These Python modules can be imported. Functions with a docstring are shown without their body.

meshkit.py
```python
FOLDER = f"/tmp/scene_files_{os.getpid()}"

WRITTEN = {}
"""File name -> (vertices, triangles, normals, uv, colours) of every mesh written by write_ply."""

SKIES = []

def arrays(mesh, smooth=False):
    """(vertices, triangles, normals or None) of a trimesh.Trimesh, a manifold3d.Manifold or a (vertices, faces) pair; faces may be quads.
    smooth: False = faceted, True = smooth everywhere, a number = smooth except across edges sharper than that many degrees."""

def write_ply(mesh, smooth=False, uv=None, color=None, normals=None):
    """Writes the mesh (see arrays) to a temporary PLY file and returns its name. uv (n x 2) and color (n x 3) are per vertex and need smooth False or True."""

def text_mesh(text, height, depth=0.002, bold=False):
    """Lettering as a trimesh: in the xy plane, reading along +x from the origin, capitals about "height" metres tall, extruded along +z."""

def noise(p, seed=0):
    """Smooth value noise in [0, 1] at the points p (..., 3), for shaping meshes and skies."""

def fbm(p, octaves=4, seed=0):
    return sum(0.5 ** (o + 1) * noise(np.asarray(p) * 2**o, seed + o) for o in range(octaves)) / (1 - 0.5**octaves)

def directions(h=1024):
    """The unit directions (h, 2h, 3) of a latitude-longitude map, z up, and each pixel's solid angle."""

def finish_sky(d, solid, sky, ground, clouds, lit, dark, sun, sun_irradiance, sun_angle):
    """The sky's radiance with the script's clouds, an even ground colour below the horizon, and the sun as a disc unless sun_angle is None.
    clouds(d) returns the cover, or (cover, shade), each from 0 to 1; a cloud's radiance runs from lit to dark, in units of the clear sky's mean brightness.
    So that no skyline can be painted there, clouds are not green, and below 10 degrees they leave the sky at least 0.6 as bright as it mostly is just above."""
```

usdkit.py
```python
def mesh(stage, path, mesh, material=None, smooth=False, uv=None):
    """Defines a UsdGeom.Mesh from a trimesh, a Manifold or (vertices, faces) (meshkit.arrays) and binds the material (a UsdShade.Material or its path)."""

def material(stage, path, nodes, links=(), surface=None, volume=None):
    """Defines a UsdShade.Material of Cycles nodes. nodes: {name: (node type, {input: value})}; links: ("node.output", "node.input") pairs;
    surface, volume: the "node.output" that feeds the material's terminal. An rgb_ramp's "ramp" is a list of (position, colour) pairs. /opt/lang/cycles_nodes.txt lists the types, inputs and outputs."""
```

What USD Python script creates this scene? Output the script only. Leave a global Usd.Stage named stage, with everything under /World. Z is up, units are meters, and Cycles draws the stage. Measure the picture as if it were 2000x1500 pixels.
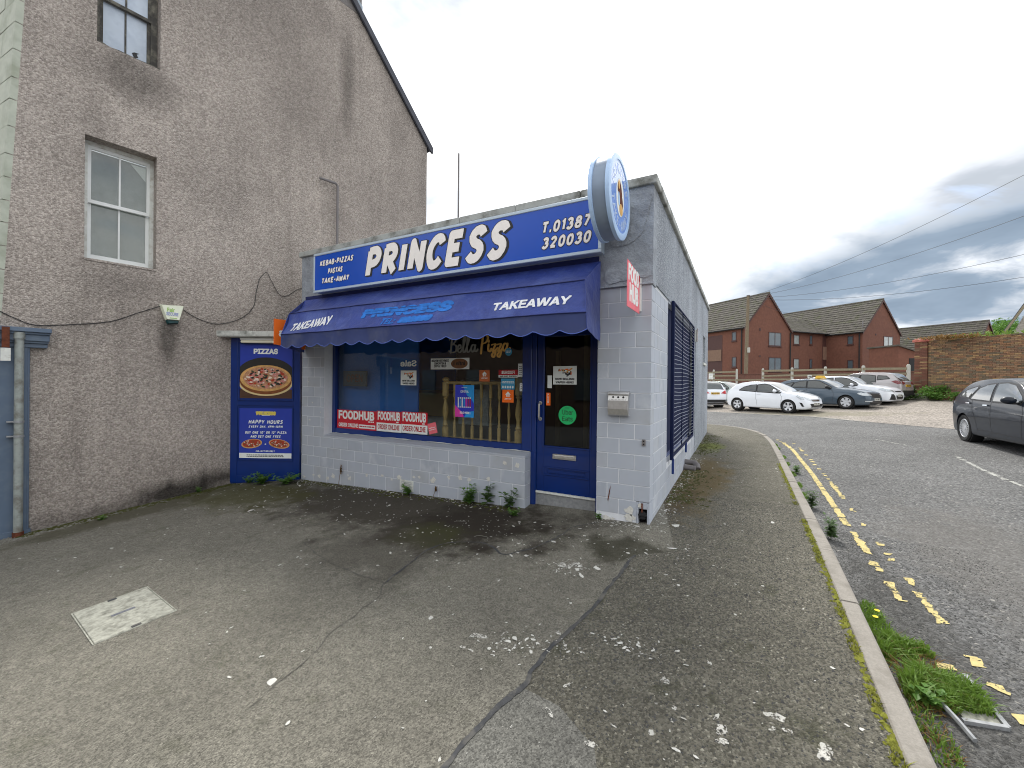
import math, glob, random
import numpy as np, trimesh, usdkit, meshkit, manifold3d
import shapely
from shapely.geometry import Polygon, LineString, Point, box as sbox
from shapely.ops import unary_union
from shapely import affinity
from scipy.spatial import ConvexHull, Delaunay
from pxr import Usd, UsdGeom, UsdLux, UsdShade, Gf, Sdf, Vt

stage = Usd.Stage.CreateInMemory()
UsdGeom.SetStageUpAxis(stage, UsdGeom.Tokens.z)
UsdGeom.SetStageMetersPerUnit(stage, 1.0)
UsdGeom.Xform.Define(stage, '/World')
UsdGeom.Scope.Define(stage, '/World/Looks')

# ------------------------------------------------------------------ camera
FPX = 817.8
CAM = np.array([0.9, -4.989, 1.613])
YAW, PIT, ROL = 0.4990152, -0.0023932, 0.0102544
FW = np.array([-math.sin(YAW) * math.cos(PIT), math.cos(YAW) * math.cos(PIT), math.sin(PIT)])
_r = np.array([math.cos(YAW), math.sin(YAW), 0.0]); _u = np.cross(_r, FW)
RT = _r * math.cos(ROL) + _u * math.sin(ROL)
UP = _u * math.cos(ROL) - _r * math.sin(ROL)
cam = UsdGeom.Camera.Define(stage, '/World/camera')
cam.CreateFocalLengthAttr(FPX / 2000 * 36.0)
cam.CreateHorizontalApertureAttr(36.0)
cam.CreateVerticalApertureAttr(27.0)
cam.CreateClippingRangeAttr(Gf.Vec2f(0.05, 5000))
cam.CreateExposureAttr(EXPOSURE := 1.27)
cam.AddTransformOp().Set(Gf.Matrix4d(*[float(x) for x in (*RT, 0, *UP, 0, *(-FW), 0, *CAM, 1)]))

# ------------------------------------------------------------------ sky and sun (bright broken overcast)
SUN_EL, SUN_AZ = math.radians(54), math.radians(-20)          # azimuth = atan2(x, y)
def material(name, nodes, links=(), surface=None, volume=None):
    return usdkit.material(stage, '/World/Looks/' + name, nodes, links, surface, volume)
def ndir(u, v):
    d = FW + RT * (u - 1000) / FPX - UP * (v - 750) / FPX
    return d / np.linalg.norm(d)
def sky_material():
    n = {'tc': ('texture_coordinate', {}),
         'sky': ('sky_texture', {'sky_type': 'single_scattering', 'sun_disc': False, 'sun_elevation': SUN_EL, 'sun_rotation': SUN_AZ, 'air_density': 1.0, 'aerosol_density': 2.0}),
         'xyz': ('separate_xyz', {}),
         # clouds live on a flat layer: direction / (z + k)
         'zk': ('math', {'math_type': 'add', 'value2': 0.22}),
         'dx': ('math', {'math_type': 'divide'}), 'dy': ('math', {'math_type': 'divide'}),
         'flat': ('combine_xyz', {'z': 0.0}),
         'n1': ('noise_texture', {'scale': 1.35, 'detail': 7.0, 'roughness': 0.52, 'distortion': 0.25}),
         'n2': ('noise_texture', {'scale': 2.6, 'detail': 9.0, 'roughness': 0.56, 'distortion': 0.4}),
         'off': ('mapping', {'location': (3.1, 7.7, 0.0)}),
         'off2': ('mapping', {'location': (13.4, 2.2, 5.0)}),
         'cover': ('map_range', {'from_min': 0.30, 'from_max': 0.42, 'to_min': 0.25, 'to_max': 1.0, 'clamp': True}),
         'thick': ('map_range', {'from_min': 0.44, 'from_max': 0.66, 'clamp': True}),
         'cloud': ('rgb_ramp', {'ramp': [(0.0, (1, 1, 1.0)), (0.42, (0.76, 0.79, 0.83)), (0.85, (0.47, 0.505, 0.56)), (1.0, (0.42, 0.46, 0.51))]}),
         # thick dark rain bank low in the north-east, thin bright cloud in front of the sun
         'sd': ('vector_math', {'math_type': 'dot_product', 'vector2': tuple(ndir(1120, 250))}),
         'sunny': ('map_range', {'from_min': 0.80, 'from_max': 0.995, 'clamp': True}),
         'bd': ('vector_math', {'math_type': 'dot_product', 'vector2': tuple(ndir(1960, 600))}),
         'bank0': ('map_range', {'from_min': 0.74, 'from_max': 0.93, 'clamp': True}),
         'elev': ('map_range', {'from_min': 0.15, 'from_max': 0.25, 'to_min': 1.0, 'to_max': 0.0, 'clamp': True}),
         'wob': ('math', {'math_type': 'multiply_add', 'value2': 0.30, 'value3': -0.15}),
         'zw': ('math', {'math_type': 'add'}), 'tl': ('vector_math', {'math_type': 'dot_product', 'vector2': tuple(RT)}), 'tm': ('math', {'math_type': 'multiply_add', 'value2': -.36, 'value3': .16}), 'zt': ('math', {'math_type': 'add'}),
         'bank': ('math', {'math_type': 'multiply'}),
         'gain': ('map_range', {'from_min': 0.0, 'from_max': 1.0, 'to_min': SKY_GAIN0, 'to_max': SKY_GAIN1}),
         'gd': ('vector_math', {'math_type': 'dot_product', 'vector2': tuple(ndir(860, 190))}), 'gm': ('map_range', {'from_min': 0.962, 'from_max': 0.996, 'clamp': True}),
         'gn': ('map_range', {'from_min': 0.38, 'from_max': 0.56, 'to_min': 0.0, 'to_max': -0.42, 'clamp': True}), 'gf': ('math', {'math_type': 'multiply_add', 'value3': 1.0}), 'g2': ('math', {'math_type': 'multiply'}),
         'hd': ('vector_math', {'math_type': 'dot_product', 'vector2': tuple(ndir(1192, 219))}), 'hn': ('math', {'math_type': 'multiply_add', 'value2': 0.0022, 'value3': -0.0011}), 'hs': ('math', {'math_type': 'add'}),
         'hm': ('map_range', {'from_min': 0.9992, 'from_max': 0.99985, 'to_min': 1.0, 'to_max': 0.25, 'clamp': True}), 'nh': ('noise_texture', {'scale': 26.0, 'detail': 6.0, 'roughness': .6}), 'cv': ('math', {'math_type': 'multiply'}), 'blue': ('vector_math', {'math_type': 'multiply', 'vector2': (0.6, 0.8, 1.0)}),
         'lit': ('vector_math', {'math_type': 'scale'}),
         'mixc': ('mix', {}),
         'bankc': ('rgb_ramp', {'ramp': [(0.28, (1.15, 1.5, 1.95)), (0.50, (1.5, 1.9, 2.4)), (0.58, (2.5, 2.8, 3.2)), (0.68, (4.4, 4.6, 4.9))]}),
         'mixb': ('mix', {}),
         'bg': ('background_shader', {'strength': 0.10})}
    l = [('tc.generated', 'sky.vector'), ('tc.generated', 'xyz.vector'), ('xyz.z', 'zk.value1'), ('xyz.x', 'dx.value1'), ('zk.value', 'dx.value2'),
         ('xyz.y', 'dy.value1'), ('zk.value', 'dy.value2'), ('dx.value', 'flat.x'), ('dy.value', 'flat.y'),
         ('flat.vector', 'off.vector'), ('flat.vector', 'off2.vector'), ('off.vector', 'n1.vector'), ('off2.vector', 'n2.vector'),
         ('n2.fac', 'cover.value'), ('n1.fac', 'thick.value'), ('thick.result', 'cloud.fac'),
         ('tc.generated', 'sd.vector1'), ('sd.value', 'sunny.value'), ('tc.generated', 'bd.vector1'), ('bd.value', 'bank0.value'),
         ('n1.fac', 'wob.value1'), ('tc.generated', 'tl.vector1'), ('tl.value', 'tm.value1'), ('tm.value', 'zt.value1'), ('xyz.z', 'zt.value2'), ('zt.value', 'zw.value1'), ('wob.value', 'zw.value2'), ('zw.value', 'elev.value'),
         ('bank0.result', 'bank.value1'), ('elev.result', 'bank.value2'),
         ('sunny.result', 'gain.value'), ('cloud.color', 'lit.vector1'), ('tc.generated', 'gd.vector1'), ('gd.value', 'gm.value'), ('n2.fac', 'gn.value'), ('gm.result', 'gf.value1'), ('gn.result', 'gf.value2'), ('gain.result', 'g2.value1'), ('gf.value', 'g2.value2'), ('g2.value', 'lit.scale'),
         ('tc.generated', 'hd.vector1'), ('tc.generated', 'nh.vector'), ('nh.fac', 'hn.value1'), ('hd.value', 'hs.value1'), ('hn.value', 'hs.value2'), ('hs.value', 'hm.value'), ('cover.result', 'cv.value1'), ('hm.result', 'cv.value2'),
         ('sky.color', 'mixc.color1'), ('lit.vector', 'mixc.color2'), ('cv.value', 'mixc.fac'),
         ('n2.fac', 'bankc.fac'), ('mixc.color', 'mixb.color1'), ('bankc.color', 'mixb.color2'), ('bank.value', 'mixb.fac'),
         ('mixb.color', 'bg.color')]
    return material('sky_clouds', n, l, surface='bg.background')
SKY_GAIN0, SKY_GAIN1 = 6.0, 10.0
dome = UsdLux.DomeLight.Define(stage, '/World/sky')
UsdShade.MaterialBindingAPI.Apply(dome.GetPrim()).Bind(sky_material())
dome.GetPrim().SetCustomDataByKey('kind', 'structure')
sun = UsdLux.DistantLight.Define(stage, '/World/sun')
sun.CreateNormalizeAttr(True); sun.CreateIntensityAttr(0.35); sun.CreateAngleAttr(14.0); sun.CreateColorAttr(Gf.Vec3f(1.0, 0.96, 0.90))
sun.AddRotateXYZOp().Set(Gf.Vec3f(90 - math.degrees(SUN_EL), 0, 180 - math.degrees(SUN_AZ)))

# ------------------------------------------------------------------ helpers
used = {}
def fresh(parent, name):
    k = (parent, name); n = used.get(k, 0); used[k] = n + 1
    return f'{parent}/{name}' if n == 0 else f'{parent}/{name}_{n:03d}'
def tag(p, label=None, cat=None, group=None, kind=None):
    for k, v in (('label', label), ('category', cat), ('group', group), ('kind', kind)):
        if v: p.SetCustomDataByKey(k, v)
    return p
class Thing:
    """An Xform at the thing's base; parts are meshes given in world coordinates."""
    def __init__(s, name, loc=(0, 0, 0), label=None, cat=None, group=None, kind=None, rot=0):
        s.path = fresh('/World', name); s.loc = np.array(loc, float); s.rot = rot
        x = UsdGeom.Xform.Define(stage, s.path); x.AddTranslateOp().Set(Gf.Vec3d(*map(float, s.loc)))
        if rot: x.AddRotateZOp().Set(float(rot))
        s.prim = tag(x.GetPrim(), label, cat, group, kind)
    def add(s, name, mesh, mat, parent=None, smooth=False, label=None, kind=None, local=False):
        m = cat(mesh)
        if not local:
            m = m.copy(); m.apply_translation(-s.loc)
            if s.rot: m.apply_transform(trimesh.transformations.rotation_matrix(-math.radians(s.rot), (0, 0, 1)))
        p = fresh(parent or s.path, name)
        usdkit.mesh(stage, p, m, mat, smooth)
        tag(stage.GetPrimAtPath(p), label, kind=kind)
        return p
def single(name, mesh, mat, label=None, category=None, group=None, kind=None, smooth=False):
    p = fresh('/World', name); usdkit.mesh(stage, p, cat(mesh), mat, smooth)
    return tag(stage.GetPrimAtPath(p), label, category, group, kind)
def clone(src, loc, rot=0, label=None, scale=None, catg=None, group=None):
    """An instanceable copy of a thing, with its parts."""
    was = src.prim.GetCustomData(); base = src.path.rsplit('/', 1)[1]
    base = base[:-4] if base[-4] == '_' and base[-3:].isdigit() else base
    p = fresh('/World', base); x = UsdGeom.Xform.Define(stage, p)
    x.GetPrim().GetReferences().AddInternalReference(Sdf.Path(src.path))
    x.ClearXformOpOrder()
    for a in ('xformOp:translate', 'xformOp:rotateZ', 'xformOp:scale'):
        if x.GetPrim().HasAttribute(a): pass
    x.AddTranslateOp(opSuffix='c').Set(Gf.Vec3d(*map(float, loc)))
    x.AddRotateZOp(opSuffix='c').Set(float(rot))
    if scale is not None: x.AddScaleOp(opSuffix='c').Set(Gf.Vec3f(*(np.ones(3) * scale).tolist()))
    x.GetPrim().SetInstanceable(True)
    return tag(x.GetPrim(), label or was.get('label'), catg or was.get('category'), group or was.get('group'))

def cat(ms):
    if isinstance(ms, trimesh.Trimesh): return ms
    if isinstance(ms, tuple): return trimesh.Trimesh(ms[0], ms[1], process=False)
    if hasattr(ms, 'to_mesh'):
        m = ms.to_mesh(); return trimesh.Trimesh(m.vert_properties[:, :3], m.tri_verts, process=False)
    return trimesh.util.concatenate([cat(m) for m in ms])
def hullmesh(p):
    p = np.asarray(p, float); h = ConvexHull(p)
    f = h.simplices.copy(); n = h.equations[:, :3]
    c = np.cross(p[f[:, 1]] - p[f[:, 0]], p[f[:, 2]] - p[f[:, 0]])
    flip = (c * n).sum(1) < 0; f[flip] = f[flip][:, ::-1]
    return trimesh.Trimesh(p, f, process=False)
def box(x0, x1, y0, y1, z0, z1, ch=0.0):
    x0, x1 = min(x0, x1), max(x0, x1); y0, y1 = min(y0, y1), max(y0, y1); z0, z1 = min(z0, z1), max(z0, z1)
    if ch <= 0:
        m = trimesh.creation.box([x1 - x0, y1 - y0, z1 - z0]); m.apply_translation([(x0 + x1) / 2, (y0 + y1) / 2, (z0 + z1) / 2]); return m
    pts = []
    for a, i in ((x0, 1), (x1, -1)):
        for b, j in ((y0, 1), (y1, -1)):
            for c, k in ((z0, 1), (z1, -1)):
                pts += [(a, b + j * ch, c + k * ch), (a + i * ch, b, c + k * ch), (a + i * ch, b + j * ch, c)]
    return hullmesh(pts)
class Frame:
    """local (a, b, c) -> world O + a*ex + b*ey + c*ez"""
    def __init__(s, O, ex, ey, ez=None):
        s.O = np.array(O, float); s.ex = np.array(ex, float); s.ey = np.array(ey, float)
        s.ez = np.cross(s.ex, s.ey) if ez is None else np.array(ez, float)
        s.M = np.eye(4); s.M[:3, 0], s.M[:3, 1], s.M[:3, 2], s.M[:3, 3] = s.ex, s.ey, s.ez, s.O
    def __call__(s, m):
        m = cat(m).copy(); m.apply_transform(s.M); return m
    def pt(s, a, b, c=0): return s.O + a * s.ex + b * s.ey + c * s.ez
def prism(poly, h, z=0.0):
    """shapely polygon(s) extruded along +z from z."""
    out = []
    for g in getattr(poly, 'geoms', [poly]):
        if g.is_empty or g.area < 1e-9: continue
        m = trimesh.creation.extrude_polygon(g, h, engine='earcut'); m.apply_translation([0, 0, z]); out.append(m)
    return cat(out)
def tube(pts, r, n=8, closed=False):
    pts = np.asarray(pts, float); k = len(pts)
    t = np.gradient(pts, axis=0); t /= np.maximum(np.linalg.norm(t, axis=1, keepdims=True), 1e-9)
    ref = np.array([0, 0, 1.0]) if abs(t[:, 2]).max() < 0.95 else np.array([0.83, 0.55, 0.05])
    a = np.cross(t, ref); a /= np.maximum(np.linalg.norm(a, axis=1, keepdims=True), 1e-9); b = np.cross(a, t)
    rr = np.broadcast_to(r, k)
    ang = np.linspace(0, 2 * np.pi, n, endpoint=False)
    v = (pts[:, None] + rr[:, None, None] * (np.cos(ang)[None, :, None] * a[:, None] + np.sin(ang)[None, :, None] * b[:, None])).reshape(-1, 3)
    f = []
    for i in range(k - 1):
        for j in range(n):
            p, q = i * n + j, i * n + (j + 1) % n
            f += [(p, p + n, q), (q, p + n, q + n)]
    v = np.vstack([v, pts[0], pts[-1]]); c0, c1 = len(v) - 2, len(v) - 1
    for j in range(n):
        f += [(c0, j, (j + 1) % n), (c1, (k - 1) * n + (j + 1) % n, (k - 1) * n + j)]
    m = trimesh.Trimesh(v, np.array(f), process=False); m.invert(); return m if m.volume > 0 else (m.invert() or m)
def lathe(prof, n=24):
    """prof: (r, z) pairs, revolved about z."""
    m = trimesh.creation.revolve(np.array(prof, float), sections=n); 
    if m.volume < 0: m.invert()
    return m
def spline(p, n, closed=False):
    p = np.asarray(p, float); k = len(p)
    out = []
    segs = k if closed else k - 1
    for t in np.linspace(0, segs, n, endpoint=not closed):
        i = min(int(t), segs - 1); u = t - i
        P = [p[(i + d) % k] if closed else p[min(max(i + d, 0), k - 1)] for d in (-1, 0, 1, 2)]
        out.append(0.5 * (2 * P[1] + (P[2] - P[0]) * u + (2 * P[0] - 5 * P[1] + 4 * P[2] - P[3]) * u**2 + (3 * P[1] - P[0] - 3 * P[2] + P[3]) * u**3))
    return np.array(out)
def ray(u, v): return FW + RT * (u - 1000) / FPX - UP * (v - 750) / FPX
def onplane(u, v, p, n):
    r = ray(u, v); n = np.asarray(n, float); return CAM + r * ((np.asarray(p) - CAM) @ n) / (r @ n)
def atdepth(u, v, d): return CAM + ray(u, v) * d

# ------------------------------------------------------------------ lettering
FONT = glob.glob('/opt/blender-*/*/datafiles/fonts/Inter.woff2')[0]
_cache = {}
def inter(text, h, bold=0, shear=0.0, squash=1.0):
    """Outline of text, capitals h tall, as a shapely shape; origin at the left of the baseline."""
    from PIL import Image, ImageDraw, ImageFont
    key = (text, bold)
    if key not in _cache:
        font = ImageFont.truetype(FONT, 110)
        x0, y0, x1, y1 = font.getbbox(text, anchor='ls', stroke_width=bold)
        im = Image.new('L', (x1 - x0 + 8, y1 - y0 + 8))
        ImageDraw.Draw(im).text((4 - x0, 4 - y0), text, 255, font, anchor='ls', stroke_width=bold)
        on = np.pad(np.asarray(im) > 127, ((0, 0), (1, 1))).astype(np.int8)
        rows, st = np.nonzero(np.diff(on, axis=1) == 1); en = np.nonzero(np.diff(on, axis=1) == -1)[1]
        sh = unary_union([sbox(a, -r - 1, b, -r) for a, r, b in zip(st, rows, en)]).buffer(0.6).buffer(-0.6).simplify(0.8)
        _cache[key] = affinity.translate(sh, 0, 4 - y0)
    s = h / 80.0
    return affinity.affine_transform(_cache[key], [s * squash, s * shear * squash, 0, s, 0, 0])
# casual brush-like capitals drawn as strokes (unit height), for the shop's own lettering
HAND = {
 'A': [[(0, 0), (.34, 1), (.66, 0)], [(.13, .32), (.56, .32)]],
 'B': [[(.08, 0), (.08, 1)], 'c', [(.08, 1), (.42, .98), (.52, .78), (.38, .56), (.08, .54)], 'c', [(.2, .54), (.5, .5), (.6, .25), (.44, .02), (.08, 0)]],
 'C': ['c', [(.6, .78), (.5, .97), (.28, .97), (.08, .7), (.06, .35), (.2, .03), (.42, .02), (.58, .2)]],
 'D': [[(.08, 0), (.08, 1)], 'c', [(.08, 1), (.4, .97), (.62, .7), (.6, .3), (.38, .03), (.08, 0)]],
 'E': [[(.56, 1), (.08, 1), (.08, 0), (.56, 0)], [(.08, .52), (.48, .52)]],
 'F': [[(.56, 1), (.08, 1), (.08, 0)], [(.08, .52), (.46, .52)]],
 'G': ['c', [(.58, .8), (.46, .97), (.24, .95), (.07, .65), (.08, .3), (.24, .03), (.46, .03), (.58, .2), (.58, .44)], [(.36, .44), (.6, .44)]],
 'H': [[(.08, 0), (.08, 1)], [(.58, 0), (.58, 1)], [(.08, .52), (.58, .52)]],
 'I': [[(.1, 0), (.1, 1)]],
 'K': [[(.08, 0), (.08, 1)], [(.56, 1), (.1, .48)], [(.24, .6), (.58, 0)]],
 'L': [[(.08, 1), (.08, 0), (.52, 0)]],
 'M': [[(.04, 0), (.14, 1), (.4, .3), (.66, 1), (.76, 0)]],
 'N': [[(.08, 0), (.08, 1), (.58, 0), (.58, 1)]],
 'O': ['c', [(.34, 1), (.12, .85), (.05, .5), (.12, .14), (.34, 0), (.55, .14), (.62, .5), (.55, .86), (.34, 1)]],
 'P': [[(.08, 0), (.08, 1)], 'c', [(.02, .98), (.4, 1.0), (.58, .78), (.46, .52), (.14, .45)]],
 'R': [[(.08, 0), (.08, 1)], 'c', [(.02, .98), (.4, 1.0), (.56, .78), (.44, .55), (.12, .5)], [(.26, .5), (.6, 0)]],
 'S': ['c', [(.56, .82), (.46, .98), (.24, .98), (.1, .8), (.2, .58), (.42, .46), (.52, .25), (.4, .03), (.18, .0), (.03, .16)]],
 'T': [[(.02, 1), (.6, 1)], [(.31, 1), (.31, 0)]],
 'U': ['c', [(.08, 1), (.08, .3), (.2, .03), (.44, .03), (.58, .3), (.58, 1)]],
 'V': [[(.02, 1), (.28, 0), (.58, 1)]],
 'W': [[(.02, 1), (.18, 0), (.4, .7), (.6, 0), (.8, 1)]],
 'X': [[(.02, 1), (.56, 0)], [(.56, 1), (.02, 0)]],
 'Y': [[(.02, 1), (.28, .5), (.28, 0)], [(.56, 1), (.28, .5)]],
 'Z': [[(.04, 1), (.54, 1), (.04, 0), (.58, 0)]],
 '0': ['c', [(.32, 1), (.12, .85), (.06, .5), (.12, .14), (.32, 0), (.5, .14), (.56, .5), (.5, .86), (.32, 1)]],
 '1': [[(.04, .78), (.24, 1), (.24, 0)]],
 '2': ['c', [(.06, .76), (.16, .97), (.4, .98), (.52, .74), (.36, .44), (.06, .02)], [(.05, .02), (.56, .02)]],
 '3': ['c', [(.06, .84), (.24, 1), (.46, .92), (.48, .68), (.28, .53)], 'c', [(.24, .53), (.5, .46), (.53, .2), (.36, .0), (.16, .02), (.03, .16)]],
 '4': [[(.44, 0), (.44, 1), (.04, .3), (.6, .3)]],
 '7': [[(.04, 1), (.54, 1), (.2, 0)]],
 '8': ['c', [(.3, .53), (.1, .68), (.14, .92), (.3, 1), (.48, .92), (.5, .68), (.3, .53), (.06, .36), (.1, .06), (.3, 0), (.52, .08), (.54, .36), (.3, .53)]],
 '-': [[(.04, .46), (.32, .46)]], '.': [[(.0, .06), (.17, .06)]], ',': [[(.1, .06), (.04, -.12)]], '+': [[(.04, .45), (.5, .45)], [(.27, .2), (.27, .7)]],
 '"': [[(.06, 1), (.05, .76)], [(.2, 1), (.19, .76)]],
}
HWID = {'I': .2, 'M': .8, 'W': .82, '-': .36, '.': .16, ',': .16, '1': .34, '"': .26, ' ': .3}
def hand(text, h, weight=.17, shear=.2, squash=1.0, gap=.2, cap='flat'):
    x, out = 0.0, []
    for ch in text:
        curve = False
        for s in HAND.get(ch, []):
            if s == 'c': curve = True; continue
            p = spline(s, 22) if curve else np.array(s, float); curve = False
            ls = LineString([(x + a * squash, b * (1 - weight) + weight / 2) for a, b in p])
            out.append(ls.buffer(weight / 2, cap_style=1 if cap == 'round' else 2, join_style=1, quad_segs=5))
        x += HWID.get(ch, .64) * squash + gap
    g = unary_union(out).simplify(.006)
    return affinity.affine_transform(g, [h, h * shear, 0, h, 0, 0])
def fit(g, x0, y0, x1=None, width=None, angle=0, center=False):
    """Move a shape so that its lower left is at (x0, y0); optionally scale its width."""
    a, b, c, d = g.bounds
    if width: g = affinity.scale(g, width / (c - a), 1, origin=(a, b))
    a, b, c, d = g.bounds
    if center: g = affinity.translate(g, x0 - (a + c) / 2, y0 - b)
    else: g = affinity.translate(g, x0 - a, y0 - b)
    return affinity.rotate(g, angle, origin=(x0, y0)) if angle else g
def ell(cx, cy, rx, ry, n=32, rot=0):
    g = affinity.scale(Point(cx, cy).buffer(1, quad_segs=n // 4), rx, ry); return affinity.rotate(g, rot) if rot else g
def rect(x0, x1, y0, y1): return sbox(min(x0, x1), min(y0, y1), max(x0, x1), max(y0, y1))

# ------------------------------------------------------------------ materials
def lin(r, g, b, k=1.0):
    return tuple(k * (c / 12.92 if c <= .04045 else ((c + .055) / 1.055) ** 2.4) for c in (r / 255, g / 255, b / 255))
def surf(name, color, rough=.6, var=.12, scale=6.0, bump=0.0, bscale=80.0, bdist=.004, spec=.4, coat=0.0, metal=0.0, tint=None, tscale=1.2, tamt=.5, sheen=0.0, extra=None):
    """One colour with grain, slow blotches of a second colour, and fine relief."""
    c = np.array(color)
    n = {'g': ('geometry', {}), 'n': ('noise_texture', {'scale': scale, 'detail': 5.0, 'roughness': .6}),
         'r': ('rgb_ramp', {'ramp': [(.3, tuple(c * (1 - var))), (.7, tuple(np.minimum(c * (1 + var), 1)))]}),
         'p': ('principled_bsdf', {'roughness': rough, 'specular_ior_level': spec, 'coat_weight': coat, 'metallic': metal, 'sheen_weight': sheen, **(extra or {})})}
    l = [('g.position', 'n.vector'), ('n.fac', 'r.fac')]; out = 'r.color'
    if tint is not None:
        n['n3'] = ('noise_texture', {'scale': tscale, 'detail': 6.0, 'roughness': .65})
        n['f3'] = ('map_range', {'from_min': .48, 'from_max': .68, 'to_max': tamt, 'clamp': True})
        n['m3'] = ('mix', {'color2': tuple(tint)})
        l += [('g.position', 'n3.vector'), ('n3.fac', 'f3.value'), ('f3.result', 'm3.fac'), (out, 'm3.color1')]; out = 'm3.color'
    l.append((out, 'p.base_color'))
    if bump:
        n['bn'] = ('noise_texture', {'scale': bscale, 'detail': 4.0, 'roughness': .65}); n['b'] = ('bump', {'strength': bump, 'distance': bdist})
        l += [('g.position', 'bn.vector'), ('bn.fac', 'b.height'), ('b.normal', 'p.normal')]
    return material(name, n, l, surface='p.BSDF')
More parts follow.
